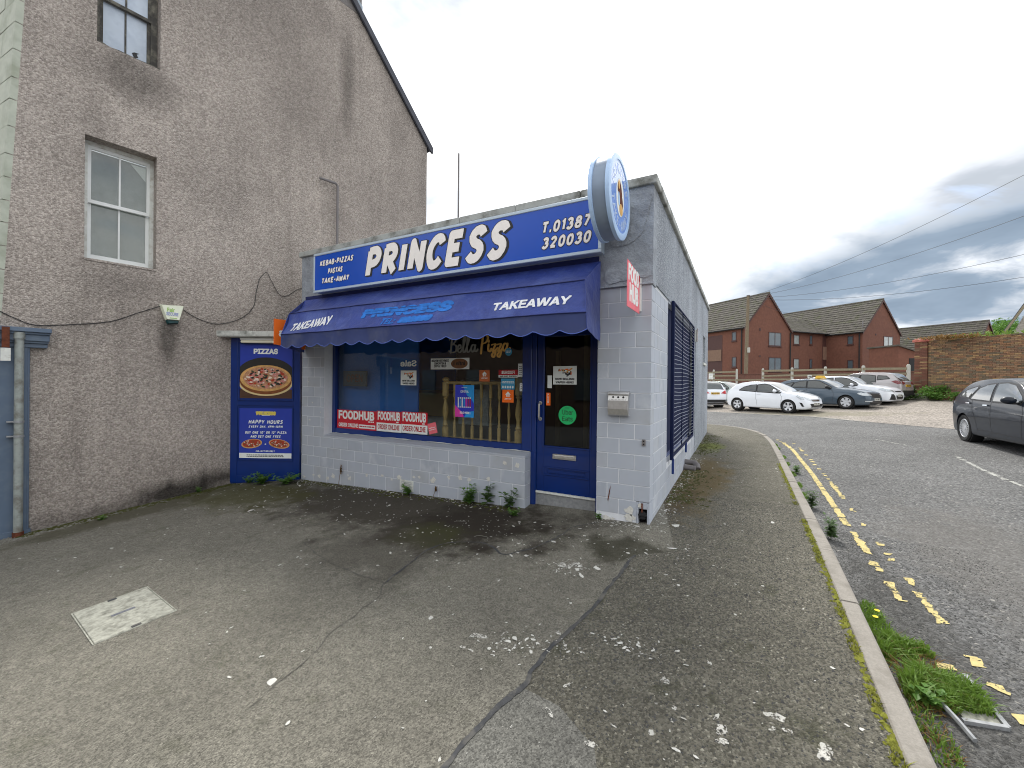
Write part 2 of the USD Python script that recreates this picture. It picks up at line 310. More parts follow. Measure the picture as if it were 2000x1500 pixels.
def harl(name, c0, c1, stains, size=70.0, dist=.012, z0=0.0, basez=None):
    """Pebble-dashed render: rough relief, speckle, streaks of rain dirt. stains: (x, y, z, rx, rz) dark weathering spots (world)."""
    n = {'g': ('geometry', {}), 'v': ('voronoi_texture', {'scale': size, 'randomness': 1.0}), 'n': ('noise_texture', {'scale': size * .7, 'detail': 5.0, 'roughness': .7}),
         'w': ('noise_texture', {'scale': .55, 'detail': 6.0, 'roughness': .6}), 'mp': ('mapping', {'scale': (2.2, 2.2, .16)}), 'st': ('noise_texture', {'scale': 1.0, 'detail': 7.0, 'roughness': .62}),
         'vc': ('rgb_to_bw', {}), 'r': ('rgb_ramp', {'ramp': [(.0, tuple(np.array(c0) * .45)), (.42, c0), (.70, c1), (1.0, tuple(np.minimum(np.array(c1) * 1.7, .8)))]}),
         'ad': ('math', {'math_type': 'multiply_add', 'value2': .62}), 'k2': ('math', {'math_type': 'multiply', 'value2': .42}),
         'blot': ('map_range', {'from_min': .35, 'from_max': .65, 'to_min': .82, 'to_max': 1.12, 'clamp': True}),
         'str': ('map_range', {'from_min': .46, 'from_max': .70, 'to_min': 1.0, 'to_max': .80, 'clamp': True}),
         'mul': ('math', {'math_type': 'multiply'}), 'sc': ('vector_math', {'math_type': 'scale'}),
         'hn': ('math', {'math_type': 'subtract'}), 'b': ('bump', {'strength': .9, 'distance': dist}),
         'p': ('principled_bsdf', {'roughness': .95, 'specular_ior_level': .2})}
    l = [('g.position', 'v.vector'), ('g.position', 'n.vector'), ('g.position', 'w.vector'), ('g.position', 'mp.vector'), ('mp.vector', 'st.vector'),
         ('v.color', 'vc.color'), ('vc.val', 'k2.value1'), ('n.fac', 'ad.value1'), ('k2.value', 'ad.value3'), ('ad.value', 'r.fac'),
         ('w.fac', 'blot.value'), ('st.fac', 'str.value'), ('blot.result', 'mul.value1'), ('str.result', 'mul.value2'),
         ('r.color', 'sc.vector1'), ('n.fac', 'hn.value1'), ('v.distance', 'hn.value2'), ('hn.value', 'b.height'), ('b.normal', 'p.normal')]
    out = 'mul.value'
    for i, (x, y, z, rx, rz, k) in enumerate(stains):
        n[f'sm{i}'] = ('mapping', {'mapping_type': 'point', 'location': (-x / rx, -y / rx, -z / rz), 'scale': (1 / rx, 1 / rx, 1 / rz)})
        n[f'sl{i}'] = ('vector_math', {'math_type': 'length'}); n[f'sn{i}'] = ('math', {'math_type': 'multiply_add', 'value2': 1.6, 'value3': -.8}); n[f'sa{i}'] = ('math', {'math_type': 'add'})
        n[f'sr{i}'] = ('map_range', {'from_min': .25, 'from_max': 1.0, 'to_min': k, 'to_max': 1.0, 'clamp': True}); n[f'sx{i}'] = ('math', {'math_type': 'multiply'})
        l += [('g.position', f'sm{i}.vector'), (f'sm{i}.vector', f'sl{i}.vector1'), ('st.fac', f'sn{i}.value1'), (f'sl{i}.value', f'sa{i}.value1'), (f'sn{i}.value', f'sa{i}.value2'),
              (f'sa{i}.value', f'sr{i}.value'), (out, f'sx{i}.value1'), (f'sr{i}.result', f'sx{i}.value2')]; out = f'sx{i}.value'
    l += [(out, 'sc.scale'), ('sc.vector', 'p.base_color')]
    return material(name, n, l, surface='p.BSDF')
def tarmac(name, base, chip, size=120.0, chips=.5, dist=.006, patches=(), moss=0.0, rough=.92):
    """Asphalt: stones in a binder, slow blotches, moss, and patches of dirt of their own shape (x, y, r, colour, amount)."""
    b = np.array(base)
    n = {'g': ('geometry', {}), 'v': ('voronoi_texture', {'scale': size, 'randomness': 1.0}), 'bw': ('rgb_to_bw', {}),
         'r': ('rgb_ramp', {'ramp': [(0, tuple(b * .45)), (.35, tuple(b * .8)), (.62, tuple(b * 1.15)), (1 - .22 * chips, tuple(b * 1.5)), (1 - .12 * chips, chip), (1.0, tuple(np.minimum(np.array(chip) * 1.5, .7)))]}),
         'w': ('noise_texture', {'scale': .9, 'detail': 8.0, 'roughness': .62}), 'w2': ('noise_texture', {'scale': 14.0, 'detail': 6.0, 'roughness': .7}),
         'f': ('map_range', {'from_min': .3, 'from_max': .7, 'to_min': .86, 'to_max': 1.16, 'clamp': True}), 'f2': ('map_range', {'from_min': .3, 'from_max': .7, 'to_min': .8, 'to_max': 1.2, 'clamp': True}),
         'm': ('math', {'math_type': 'multiply'}), 'sc': ('vector_math', {'math_type': 'scale'}),
         'fine': ('noise_texture', {'scale': size * 2.0, 'detail': 3.0, 'roughness': .7}), 'h': ('math', {'math_type': 'subtract'}), 'b': ('bump', {'strength': .85, 'distance': dist}),
         'p': ('principled_bsdf', {'roughness': rough, 'specular_ior_level': .3})}
    l = [('g.position', 'v.vector'), ('v.color', 'bw.color'), ('bw.val', 'r.fac'), ('g.position', 'w.vector'), ('g.position', 'w2.vector'), ('w.fac', 'f.value'), ('w2.fac', 'f2.value'),
         ('f.result', 'm.value1'), ('f2.result', 'm.value2'), ('r.color', 'sc.vector1'), ('m.value', 'sc.scale'),
         ('g.position', 'fine.vector'), ('fine.fac', 'h.value1'), ('v.distance', 'h.value2'), ('h.value', 'b.height'), ('b.normal', 'p.normal')]
    out = 'sc.vector'
    for i, (x, y, r, col, amt) in enumerate(patches):
        rx, ry = (r, r) if np.ndim(r) == 0 else r
        n[f'pm{i}'] = ('mapping', {'location': (-x / rx, -y / ry, 0), 'scale': (1 / rx, 1 / ry, 0)}); n[f'pl{i}'] = ('vector_math', {'math_type': 'length'})
        n[f'pn{i}'] = ('noise_texture', {'scale': 2.3, 'detail': 9.0, 'roughness': .68}); n[f'pa{i}'] = ('math', {'math_type': 'multiply_add', 'value2': 2.2, 'value3': -1.1}); n[f'ps{i}'] = ('math', {'math_type': 'add'})
        n[f'pr{i}'] = ('map_range', {'from_min': .55, 'from_max': 1.05, 'to_min': amt, 'to_max': 0.0, 'clamp': True}); n[f'px{i}'] = ('mix', {'color2': col})
        l += [('g.position', f'pm{i}.vector'), (f'pm{i}.vector', f'pl{i}.vector1'), ('g.position', f'pn{i}.vector'), (f'pn{i}.fac', f'pa{i}.value1'), (f'pl{i}.value', f'ps{i}.value1'), (f'pa{i}.value', f'ps{i}.value2'),
              (f'ps{i}.value', f'pr{i}.value'), (f'pr{i}.result', f'px{i}.fac'), (out, f'px{i}.color1')]; out = f'px{i}.color'
    if moss:
        n['mo'] = ('noise_texture', {'scale': 3.4, 'detail': 9.0, 'roughness': .7}); n['mf'] = ('map_range', {'from_min': .56, 'from_max': .66, 'to_max': moss, 'clamp': True}); n['mx'] = ('mix', {'color2': (.045, .052, .016)})
        l += [('g.position', 'mo.vector'), ('mo.fac', 'mf.value'), ('mf.result', 'mx.fac'), (out, 'mx.color1')]; out = 'mx.color'
    l.append((out, 'p.base_color'))
    return material(name, n, l, surface='p.BSDF')
def pane(name, tint=(.9, .95, .95), refl=1.0, rough=.0, base=.04):
    n = {'t': ('transparent_bsdf', {'color': tint}), 'gl': ('glossy_bsdf', {'color': (refl, refl, refl), 'roughness': rough}), 'fr': ('layer_weight', {'blend': .5}), 'm': ('mix_closure', {}),
         'pw': ('math', {'math_type': 'power', 'value2': 5.0}), 'a': ('math', {'math_type': 'multiply_add', 'value2': .92, 'value3': .035 + base})}
    return material(name, n, [('fr.facing', 'pw.value1'), ('pw.value', 'a.value1'), ('a.value', 'm.fac'), ('t.BSDF', 'm.closure1'), ('gl.BSDF', 'm.closure2')], surface='m.closure')

M = {}
GREY_STAINS = [(-7.62, -1.55, 2.35, .17, .55, .45), (-7.7, -2.1, 3.15, .7, .32, .75), (-7.72, -2.0, 6.45, .8, .55, .5), (-7.0, 1.6, 8.6, .25, 1.6, .6),
               (-7.6, -1.4, -.33, .9, .24, .18), (-7.75, -2.3, -.5, 1.0, .20, .5), (-7.5, -.7, -.18, .8, .24, .22), (-7.4, -.2, 8.8, 2.2, 2.2, .8)]
M['harl'] = harl('grey_harling', lin(154, 145, 137), lin(197, 187, 178), GREY_STAINS, size=52, dist=.016)
M['harl_shop'] = harl('painted_harling', lin(140, 146, 154), lin(196, 202, 210), [], size=75, dist=.010)
M['render_rough'] = surf('patched_render', lin(158, 164, 172), .9, .16, 9, bump=.9, bscale=28, bdist=.03, tint=lin(120, 122, 126), tscale=2.2, tamt=.7)
M['harl_dark'] = surf('chimney_harling', lin(120, 116, 114), .95, .2, 30, bump=.9, bscale=70, bdist=.01)
M['block'] = surf('pale_grey_masonry_paint', lin(174, 180, 190), .55, .04, 3, bump=.35, bscale=160, bdist=.0015, tint=lin(172, 176, 181), tscale=1.4, tamt=.45)
M['block_b'] = surf('pale_grey_masonry_paint_worn', lin(168, 174, 184), .58, .05, 4, bump=.4, bscale=140, bdist=.0018, tint=lin(212, 215, 218), tscale=2.6, tamt=.5)
M['block_c'] = surf('pale_grey_masonry_paint_stained', lin(173, 178, 186), .58, .05, 4, bump=.4, bscale=140, bdist=.0018, tint=lin(158, 157, 154), tscale=3.0, tamt=.4)
M['mortar'] = surf('mortar_joint_highlight', lin(216, 219, 223), .7, .05, 20, bump=.4, bscale=200, bdist=.001)  # whiter than the blocks: highlights along the joints put into the colour
M['coping'] = surf('weathered_coping', lin(168, 170, 166), .9, .12, 8, bump=.5, bscale=60, bdist=.004, tint=lin(74, 72, 62), tscale=4, tamt=.85)
M['blue'] = surf('dark_blue_gloss_paint', lin(4, 38, 100), .3, .1, 4, bump=.12, bscale=25, bdist=.002, spec=.5, coat=.3)
M['blue2'] = surf('blue_door_paint', lin(3, 36, 96), .28, .08, 4, bump=.1, bscale=22, bdist=.002, coat=.4)
M['white'] = surf('white_paint', lin(226, 228, 226), .5, .04, 6)
M['white_old'] = surf('flaking_white_paint', lin(214, 216, 210), .6, .08, 14, bump=.3, bscale=60, tint=lin(150, 140, 122), tscale=9, tamt=.6)
M['alu'] = surf('sign_aluminium', lin(182, 196, 208), .42, .05, 5, spec=.5, metal=.25)
M['sign_blue'] = surf('blue_sign_acrylic', lin(4, 72, 176), .2, .05, 1.2, spec=.4, coat=.15)
M['letter'] = surf('white_sign_vinyl', lin(244, 238, 232), .35, .03, 3)
M['black'] = surf('black_outline_vinyl', (.012, .012, .014), .4, .05, 3)
M['canvas'] = surf('faded_navy_awning_canvas', lin(40, 62, 140), .5, .18, 3.5, bump=.8, bscale=5, bdist=.03, sheen=.15, tint=lin(84, 104, 172), tscale=1.8, tamt=.7)
M['valance'] = surf('dusty_navy_valance', lin(46, 58, 104), .7, .12, 4, bump=.3, bscale=9, bdist=.01, tint=lin(84, 88, 106), tscale=2.2, tamt=.6)
M['canvas_edge'] = surf('awning_piping', lin(84, 106, 186), .6, .1, 6)
M['canvas_dark'] = surf('awning_underside', lin(30, 38, 86), .8, .1, 5)
M['faded'] = surf('faded_blue_print', lin(34, 116, 206), .6, .25, 9)
M['printwhite'] = surf('white_awning_print', lin(238, 240, 242), .6, .06, 30, tint=lin(150, 158, 190), tscale=22, tamt=.35)
M['dark'] = surf('black_void', (.006, .006, .007), .9, .05, 3)
M['rubber'] = surf('black_rubber', (.012, .012, .013), .7, .1, 10)
M['steel'] = surf('brushed_steel', (.55, .54, .52), .34, .1, 30, metal=.9, bump=.1, bscale=40)
M['steel_worn'] = surf('dull_galvanised_steel', (.34, .35, .36), .5, .2, 25, metal=.6)
M['chrome'] = surf('chrome', (.8, .8, .8), .1, .03, 3, metal=1.0)
M['rust'] = surf('rust', lin(96, 52, 34), .9, .35, 25, bump=.5, bscale=60)
M['red_print'] = surf('red_sticker', lin(196, 34, 48), .4, .04, 4)
M['pink_print'] = surf('sun_faded_red_sign', lin(232, 112, 122), .45, .05, 4)
M['orange'] = surf('orange_sign', lin(238, 112, 34), .45, .05, 4)
M['orange_card'] = surf('orange_card', lin(250, 112, 30), .4, .03, 4)
M['green_print'] = surf('green_sticker', lin(40, 190, 110), .4, .03, 4)
M['teal_print'] = surf('teal_sticker', lin(64, 150, 190), .4, .1, 20)
M['cyan_print'] = surf('cyan_print', lin(40, 150, 220), .4, .1, 8)
M['navy_print'] = surf('navy_poster', lin(42, 62, 160), .35, .05, 2, coat=.3)
M['purple_print'] = surf('purple_poster', lin(52, 62, 190), .35, .2, 7)
M['magenta_print'] = surf('magenta_print', lin(214, 60, 160), .4, .15, 9)
M['paper'] = surf('white_paper', lin(232, 236, 232), .6, .03, 5)
M['ink'] = surf('black_ink', (.02, .02, .022), .5, .05, 5)
M['redink'] = surf('red_ink', lin(170, 30, 40), .5, .05, 5)
M['gold'] = surf('gold_vinyl', lin(226, 176, 96), .35, .1, 8, metal=.3)
M['yellow_print'] = surf('yellow_print', lin(214, 196, 96), .4, .1, 20)
M['wood'] = surf('varnished_pine', lin(204, 164, 104), .4, .18, 12, coat=.25)
M['wood_pale'] = surf('pale_counter_panel', lin(214, 192, 140), .5, .05, 5)
M['wood_dark'] = surf('dark_counter_top', lin(128, 88, 56), .4, .15, 10)
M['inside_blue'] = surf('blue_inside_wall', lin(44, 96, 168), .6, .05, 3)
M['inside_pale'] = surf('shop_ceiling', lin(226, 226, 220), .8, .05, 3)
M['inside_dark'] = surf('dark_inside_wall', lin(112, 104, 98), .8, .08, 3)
M['inside_floor'] = surf('shop_floor', lin(150, 146, 140), .6, .1, 6)
M['glass'] = pane('shop_window_glass', base=.0)
M['glass_door'] = pane('door_glass', tint=(.5, .52, .5), base=.0)
M['glass_old'] = pane('old_window_glass', tint=(.84, .86, .85), base=.03, rough=.04)
M['glass_milky'] = surf('milky_film_on_glass', lin(188, 200, 214), .16, .06, 2.5, coat=.3, tint=lin(150, 164, 184), tscale=1.5, tamt=.7)
M['blind'] = surf('grey_board_behind_glass', lin(152, 157, 153), .8, .12, 1.8, tint=lin(106, 112, 109), tscale=1.3, tamt=.6)
M['stone'] = surf('pale_sandstone', lin(178, 182, 168), .9, .1, 7, bump=.4, bscale=40, tint=lin(136, 142, 122), tscale=2.5, tamt=.6)
M['slate'] = surf('roof_slate', lin(70, 72, 80), .7, .2, 9, bump=.3, bscale=30)
M['lead'] = surf('lead_flashing', lin(150, 160, 168), .55, .15, 6, metal=.2)
M['pilaster'] = surf('blue_grey_gloss_paint', lin(88, 104, 124), .45, .07, 3, bump=.12, bscale=18, tint=lin(120, 132, 140), tscale=4, tamt=.35)
M['pipe_old'] = surf('weathered_painted_pipe', lin(150, 156, 152), .6, .15, 12, bump=.3, bscale=40, tint=lin(94, 86, 74), tscale=7, tamt=.7)
M['alarm_white'] = surf('cream_plastic', lin(232, 236, 214), .45, .03, 4)
M['alarm_green'] = surf('dark_green_plastic', lin(22, 60, 62), .4, .05, 4)
M['text_green'] = surf('lime_ink', lin(150, 190, 90), .5, .05, 5)
M['text_mauve'] = surf('mauve_ink', lin(140, 150, 200), .5, .05, 5)
M['cable'] = surf('black_cable', (.02, .02, .022), .6, .1, 5)
M['cable_grey'] = surf('grey_pipe', lin(120, 116, 116), .6, .1, 5)
M['tar_faint'] = surf('faint_joint', lin(88, 86, 81), .9, .2, 30, bump=.4, bscale=60, tint=lin(116, 113, 105), tscale=9, tamt=.8)
M['kerb'] = surf('kerb_concrete', lin(148, 143, 135), .92, .14, 90, bump=.6, bscale=160, bdist=.003, tint=lin(112, 107, 98), tscale=5, tamt=.6)
M['tar'] = surf('tar_joint', lin(66, 67, 69), .85, .2, 30, bump=.5, bscale=60, tint=lin(112, 109, 102), tscale=7, tamt=.8)
def worn(name, c, keep=.5, scale=55, big=7.0, rough=.85):
    '''paint or dirt worn through to the ground in stone-sized holes'''
    c = np.array(c)
    n = {'g': ('geometry', {}), 'a': ('noise_texture', {'scale': scale, 'detail': 4.0, 'roughness': .6}), 'b': ('noise_texture', {'scale': big, 'detail': 5.0, 'roughness': .6}), 'v': ('noise_texture', {'scale': 20.0, 'detail': 4.0}),
         's': ('math', {'math_type': 'add'}), 'f': ('map_range', {'from_min': .96 - keep * .3, 'from_max': 1.03 - keep * .3, 'clamp': True}), 'r': ('rgb_ramp', {'ramp': [(.3, tuple(c * .72)), (.6, tuple(c))]}),
         't': ('transparent_bsdf', {}), 'p': ('principled_bsdf', {'roughness': rough, 'specular_ior_level': .25}), 'm': ('mix_closure', {})}
    return material(name, n, [('g.position', 'a.vector'), ('g.position', 'b.vector'), ('g.position', 'v.vector'), ('a.fac', 's.value1'), ('b.fac', 's.value2'), ('s.value', 'f.value'), ('v.fac', 'r.fac'), ('r.color', 'p.base_color'),
                           ('f.result', 'm.fac'), ('t.BSDF', 'm.closure1'), ('p.BSDF', 'm.closure2')], surface='m.closure')
M['yellow'] = worn('worn_yellow_road_paint', lin(206, 190, 132), .40)
M['splash'] = worn('white_dropping', lin(206, 204, 196), .1, 90, 22.0)
M['road_white'] = worn('worn_white_road_paint', lin(176, 176, 170), .3)
M['flake'] = surf('white_flakes', lin(206, 205, 198), .85, .15, 40)
M['chip'] = surf('pale_stone_chips', lin(140, 138, 130), .9, .3, 300)
M['cover_steel'] = surf('inspection_cover', lin(168, 168, 156), .8, .3, 26, bump=.6, bscale=45, tint=lin(98, 98, 88), tscale=11, tamt=.75)
M['moss'] = surf('moss', lin(122, 124, 46), .95, .4, 30, bump=.8, bscale=120, bdist=.006)
M['moss_dark'] = surf('dark_moss', lin(70, 72, 32), .95, .35, 26, bump=.8, bscale=120, bdist=.006)
def leafmat(name, c, var=.35):
    c = np.array(c)
    n = {'oi': ('geometry', {}), 'nz': ('noise_texture', {'scale': 14.0, 'detail': 3.0}), 'ad': ('math', {'math_type': 'multiply_add', 'value2': .5}), 'h': ('math', {'math_type': 'multiply', 'value2': .5}),
         'r': ('rgb_ramp', {'ramp': [(.15, tuple(c * (1 - var))), (.6, tuple(c)), (.9, tuple(c * (1 + var) + np.array([.02, .015, 0])))]}),
         'd': ('principled_bsdf', {'roughness': .5, 'specular_ior_level': .3}), 't': ('translucent_bsdf', {}), 'm': ('mix_closure', {'fac': .35})}
    return material(name, n, [('oi.random_per_island', 'h.value1'), ('oi.position', 'nz.vector'), ('nz.fac', 'ad.value1'), ('h.value', 'ad.value3'), ('ad.value', 'r.fac'), ('r.color', 'd.base_color'), ('r.color', 't.color'), ('d.BSDF', 'm.closure1'), ('t.BSDF', 'm.closure2')], surface='m.closure')
M['leaf'] = leafmat('weed_leaf', lin(112, 156, 70))
M['leaf_dark'] = leafmat('dark_weed_leaf', lin(102, 132, 78))
M['grass'] = leafmat('grass_blade', lin(124, 158, 64))
M['straw'] = leafmat('dry_stalk', lin(150, 118, 72))
M['petal'] = surf('yellow_petal', lin(240, 214, 40), .6, .1, 20)
M['brick_red'] = surf('red_facing_brick', lin(110, 72, 58), .9, .16, 5, tint=lin(98, 64, 54), tscale=1.1, tamt=.5, bump=.2, bscale=60)
M['roof_tile'] = surf('mossy_concrete_roof_tile', lin(92, 88, 82), .92, .25, 3, bump=.3, bscale=30, tint=lin(78, 82, 54), tscale=1.6, tamt=.75)
M['brown_wood'] = surf('dark_brown_stained_timber', lin(70, 44, 40), .55, .15, 6)
M['house_glass'] = surf('far_window_glass', lin(70, 80, 86), .08, .15, 1.2, coat=.6)
M['house_glass_pale'] = surf('far_window_net_curtain', lin(150, 156, 154), .15, .15, 2.2, coat=.6)
M['far_stone'] = surf('far_grey_stone', lin(150, 146, 138), .9, .15, 4)
M['timber'] = surf('weathered_fence_timber', lin(128, 120, 100), .9, .2, 14, bump=.3, bscale=50)
M['pole'] = surf('telegraph_pole_timber', lin(116, 104, 86), .9, .2, 9, bump=.3, bscale=40)
M['concrete'] = surf('pale_concrete_post', lin(172, 172, 164), .9, .1, 20)
M['oldbrick'] = [surf(f'old_brick_{k}', lin(*c), .93, .2, 22, bump=.5, bscale=70, tint=lin(96, 88, 72), tscale=2.2, tamt=.55) for k, c in enumerate(((134, 100, 74), (148, 120, 86), (116, 88, 70), (106, 93, 76), (134, 108, 84)))]
M['oldmortar'] = surf('dark_old_mortar', lin(98, 84, 66), .95, .25, 14, bump=.6, bscale=50, tint=lin(70, 66, 48), tscale=1.6, tamt=.6)

# ------------------------------------------------------------------ terrain
def pav(x, y):
    x = np.asarray(x, float); y = np.asarray(y, float)
    gx = np.where(x < 0, .036 * x, .03 * x); gx = np.where(x < -9, -.324, gx)
    s = .05 * (1 + .1 * np.clip(-x, 0, 8))
    return gx + np.where(y < 0, s * y, .017 * y)
def road(x, y):
    x = np.asarray(x, float); y = np.asarray(y, float)
    r0 = -.062 + np.where(y < 0, .05 * y, .017 * np.minimum(y, 60)) + .012 * np.clip(x - 1.6, -3, 8)
    pl = .6 + .06 * (x - 4.94) + .045 * (y - 18.5); k = .12
    m = np.maximum(r0, pl) + k * np.log1p(np.exp(-np.abs(r0 - pl) / k)) - .03
    return np.minimum(m, 1.9)
def sheet(poly, zf, cell, dz=0.0, jitter=0.0):
    """A sheet over the polygon that follows the terrain, cut along a grid."""
    x0, y0, x1, y1 = poly.bounds; V, F, at = [], [], {}
    prep = shapely.prepared.prep(poly)
    def vid(p):
        k = (round(p[0], 5), round(p[1], 5))
        if k not in at: at[k] = len(V); V.append(k)
        return at[k]
    for i in range(int(math.floor(x0 / cell)), int(math.ceil(x1 / cell))):
        for j in range(int(math.floor(y0 / cell)), int(math.ceil(y1 / cell))):
            b = sbox(i * cell, j * cell, (i + 1) * cell, (j + 1) * cell)
            if prep.contains(b):
                q = [vid((i * cell, j * cell)), vid(((i + 1) * cell, j * cell)), vid(((i + 1) * cell, (j + 1) * cell)), vid((i * cell, (j + 1) * cell))]
                F += [q[:3], [q[0], q[2], q[3]]]
            elif prep.intersects(b):
                g = poly.intersection(b)
                for h in getattr(g, 'geoms', [g]):
                    if h.geom_type != 'Polygon' or h.area < 1e-6: continue
                    vv, ff = trimesh.creation.triangulate_polygon(h, engine='earcut')
                    a = vv[ff]; cr = (a[:, 1, 0] - a[:, 0, 0]) * (a[:, 2, 1] - a[:, 0, 1]) - (a[:, 1, 1] - a[:, 0, 1]) * (a[:, 2, 0] - a[:, 0, 0])
                    ids = [vid(p) for p in vv]
                    F += [[ids[t] for t in (f if c > 0 else f[::-1])] for f, c in zip(ff, cr)]
    V = np.array(V); z = zf(V[:, 0], V[:, 1]) + dz
    return trimesh.Trimesh(np.column_stack([V, z]), np.array(F), process=False)

KERB = np.array([(1.52, -6.5), (1.57, -3.0), (1.585, 0), (1.59, 4), (1.58, 6.6), (1.54, 8.0), (1.42, 9.2), (1.15, 10.2), (.72, 10.95), (.05, 11.55), (-1.0, 12.2), (-3, 13.1), (-6, 14.2)])
kl = LineString(spline(KERB, 140))
outer = kl.parallel_offset(.115, 'right', join_style=1) if kl.parallel_offset(.115, 'right').bounds[2] > kl.bounds[2] else kl.parallel_offset(.115, 'left', join_style=1)
oc = np.array(outer.coords); oc = oc if oc[0, 1] < oc[-1, 1] else oc[::-1]
kc = np.array(kl.coords)
pave_poly = Polygon([(-30, -6.5)] + list(map(tuple, kc)) + [(-30, 14.2)])
road_poly = Polygon(list(map(tuple, oc)) + [(-12, 60), (60, 60), (60, -8), (1.6, -8)]).buffer(0)
boundary = [(-9, 22.2), (-4.0, 19.8), (-.51, 17.96), (3.43, 15.66), (4.66, 14.0), (6.46, 11.95), (7.29, 10.91), (9.6, 8.6), (14, 5.6)]
park_poly = Polygon(boundary + [(40, 5.6), (40, 40), (-9, 40)]).buffer(0).intersection(road_poly)

far = np.unique(np.concatenate([[-700, -300, -150, -80], np.arange(-50, 71, 5), [100, 180, 350, 700]]))
gx_, gy_ = np.meshgrid(far, far, indexing='ij')
gz = np.minimum(np.minimum(pav(np.clip(gx_, -20, 3), np.clip(gy_, -8, 40)), road(np.clip(gx_, -20, 60), np.clip(gy_, -8, 60))), 1.9) - .35
k = len(far); idx = np.arange(k * k).reshape(k, k)
q = np.stack([idx[:-1, :-1], idx[1:, :-1], idx[1:, 1:], idx[:-1, 1:]], -1).reshape(-1, 4)
M['earth'] = surf('rough_ground', lin(116, 113, 106), .95, .2, .6)
single('ground', (np.column_stack([gx_.ravel(), gy_.ravel(), gz.ravel()]), np.vstack([q[:, :3], q[:, [0, 2, 3]]])), M['earth'], kind='structure')

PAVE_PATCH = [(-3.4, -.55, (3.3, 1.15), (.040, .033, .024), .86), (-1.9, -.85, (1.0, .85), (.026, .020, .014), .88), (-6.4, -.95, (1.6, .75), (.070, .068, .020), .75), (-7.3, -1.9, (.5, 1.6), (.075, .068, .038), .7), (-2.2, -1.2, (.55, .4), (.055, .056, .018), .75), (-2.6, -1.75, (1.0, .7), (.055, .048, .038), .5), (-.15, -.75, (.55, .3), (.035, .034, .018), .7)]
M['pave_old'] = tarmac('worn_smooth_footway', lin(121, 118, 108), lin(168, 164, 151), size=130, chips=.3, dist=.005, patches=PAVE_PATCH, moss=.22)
M['pave_coarse'] = tarmac('coarse_chipped_footway', lin(112, 109, 98), lin(164, 160, 146), size=88, chips=.6, dist=.015, moss=.40,
                          patches=[(.3, 2.6, (.5, 2.3), lin(112, 92, 42), .6), (.25, 6.3, (.35, .9), lin(120, 130, 50), .75), (.12, 1.2, (.3, 1.2), lin(80, 66, 40), .6)])
M['pave_patch'] = tarmac('newer_footway_patch', lin(112, 111, 105), lin(150, 148, 140), size=130, chips=.4, dist=.004)
M['road'] = tarmac('worn_road_asphalt', lin(116, 116, 115), lin(170, 167, 160), size=52, chips=.6, dist=.020, patches=[(1.95, -1.3, (.45, 2.2), (.05, .047, .04), .5), (3.2, .5, (1.0, 2.5), lin(126, 122, 116), .4)])
M['park'] = tarmac('brownish_setts', lin(143, 136, 128), lin(164, 156, 147), size=24, chips=.2, dist=.006, patches=[(3.0, 16.6, (4.0, 1.2), lin(120, 116, 96), .6)])
coarse_line = [(.35, -.62), (.02, -.86), (-.02, -1.3), (-.09, -1.95), (-.16, -2.45), (-.2, -2.75), (-.26, -3.1), (-.32, -3.6), (-.5, -6.5)]
coarse_poly = Polygon([(.0, 1.0), (.35, -.62)] + coarse_line[1:] + [(1.6, -6.5)] + list(map(tuple, kc[(kc[:, 1] > -6.5)])) + [(-6, 14.2), (-6, 9.3), (0, 9.3)]).buffer(0).intersection(pave_poly)
lower_patch = Polygon([(-.22, -2.82), (.05, -2.86), (.3, -3.02), (.42, -3.3), (.6, -6.5), (-.5, -6.5), (-.32, -3.6)])
coarse_poly = coarse_poly.difference(lower_patch)
smooth_poly = pave_poly.difference(coarse_poly).difference(lower_patch)
near = sbox(-9.5, -6.5, 2, 1.2)
P = Thing('pavement', (0, 0, 0), kind='structure')
P.add('smooth_surface', [sheet(smooth_poly.intersection(near), pav, .25), sheet(smooth_poly.difference(near), pav, 1.0)], M['pave_old'], smooth=True)
P.add('coarse_surface', sheet(coarse_poly, pav, .25), M['pave_coarse'], smooth=True)
P.add('patch_surface', sheet(lower_patch.intersection(pave_poly), pav, .25), M['pave_patch'], smooth=True)
def ribbon(pts, w, seed=0, wob=.5, dz=.004, zf=pav):
    rng = np.random.default_rng(seed); p = spline(pts, max(20, len(pts) * 30)); t = np.gradient(p, axis=0); t /= np.linalg.norm(t, axis=1, keepdims=True)
    p = p + np.column_stack([-t[:, 1], t[:, 0]]) * (meshkit.fbm(np.column_stack([p * 5, np.full(len(p), seed)]), 5)[:, None] - .5) * .07
    ww = w * (1 + wob * (meshkit.fbm(np.column_stack([p * 9, np.full(len(p), seed + 3)])) - .5) * 2) / 2
    n = np.column_stack([-t[:, 1], t[:, 0]]); a, b = p + n * ww[:, None], p - n * ww[:, None]
    v = np.vstack([a, b]); k = len(p); f = []
    for i in range(k - 1): f += [(i, k + i, i + 1), (i + 1, k + i, k + i + 1)]
    return trimesh.Trimesh(np.column_stack([v, zf(v[:, 0], v[:, 1]) + dz]), np.array(f), process=False)
P.add('tar_joint', ribbon(coarse_line[1:-1], .030, 1), M['tar'])
P.add('tar_joint', ribbon([(-.58, -.16), (-.78, -.42), (-.86, -.8), (-1.0, -1.12), (-1.18, -1.33), (-1.35, -1.22), (-1.6, -1.17), (-1.95, -1.38), (-1.95, -1.8), (-1.9, -2.23)], .016, 5, 1.2), M['tar'])
P.add('tar_joint', ribbon([(-1.9, -2.23), (-1.75, -2.5), (-1.72, -2.9), (-1.62, -3.15), (-1.55, -3.6)], .007, 6, 1.6), M['tar_faint'])
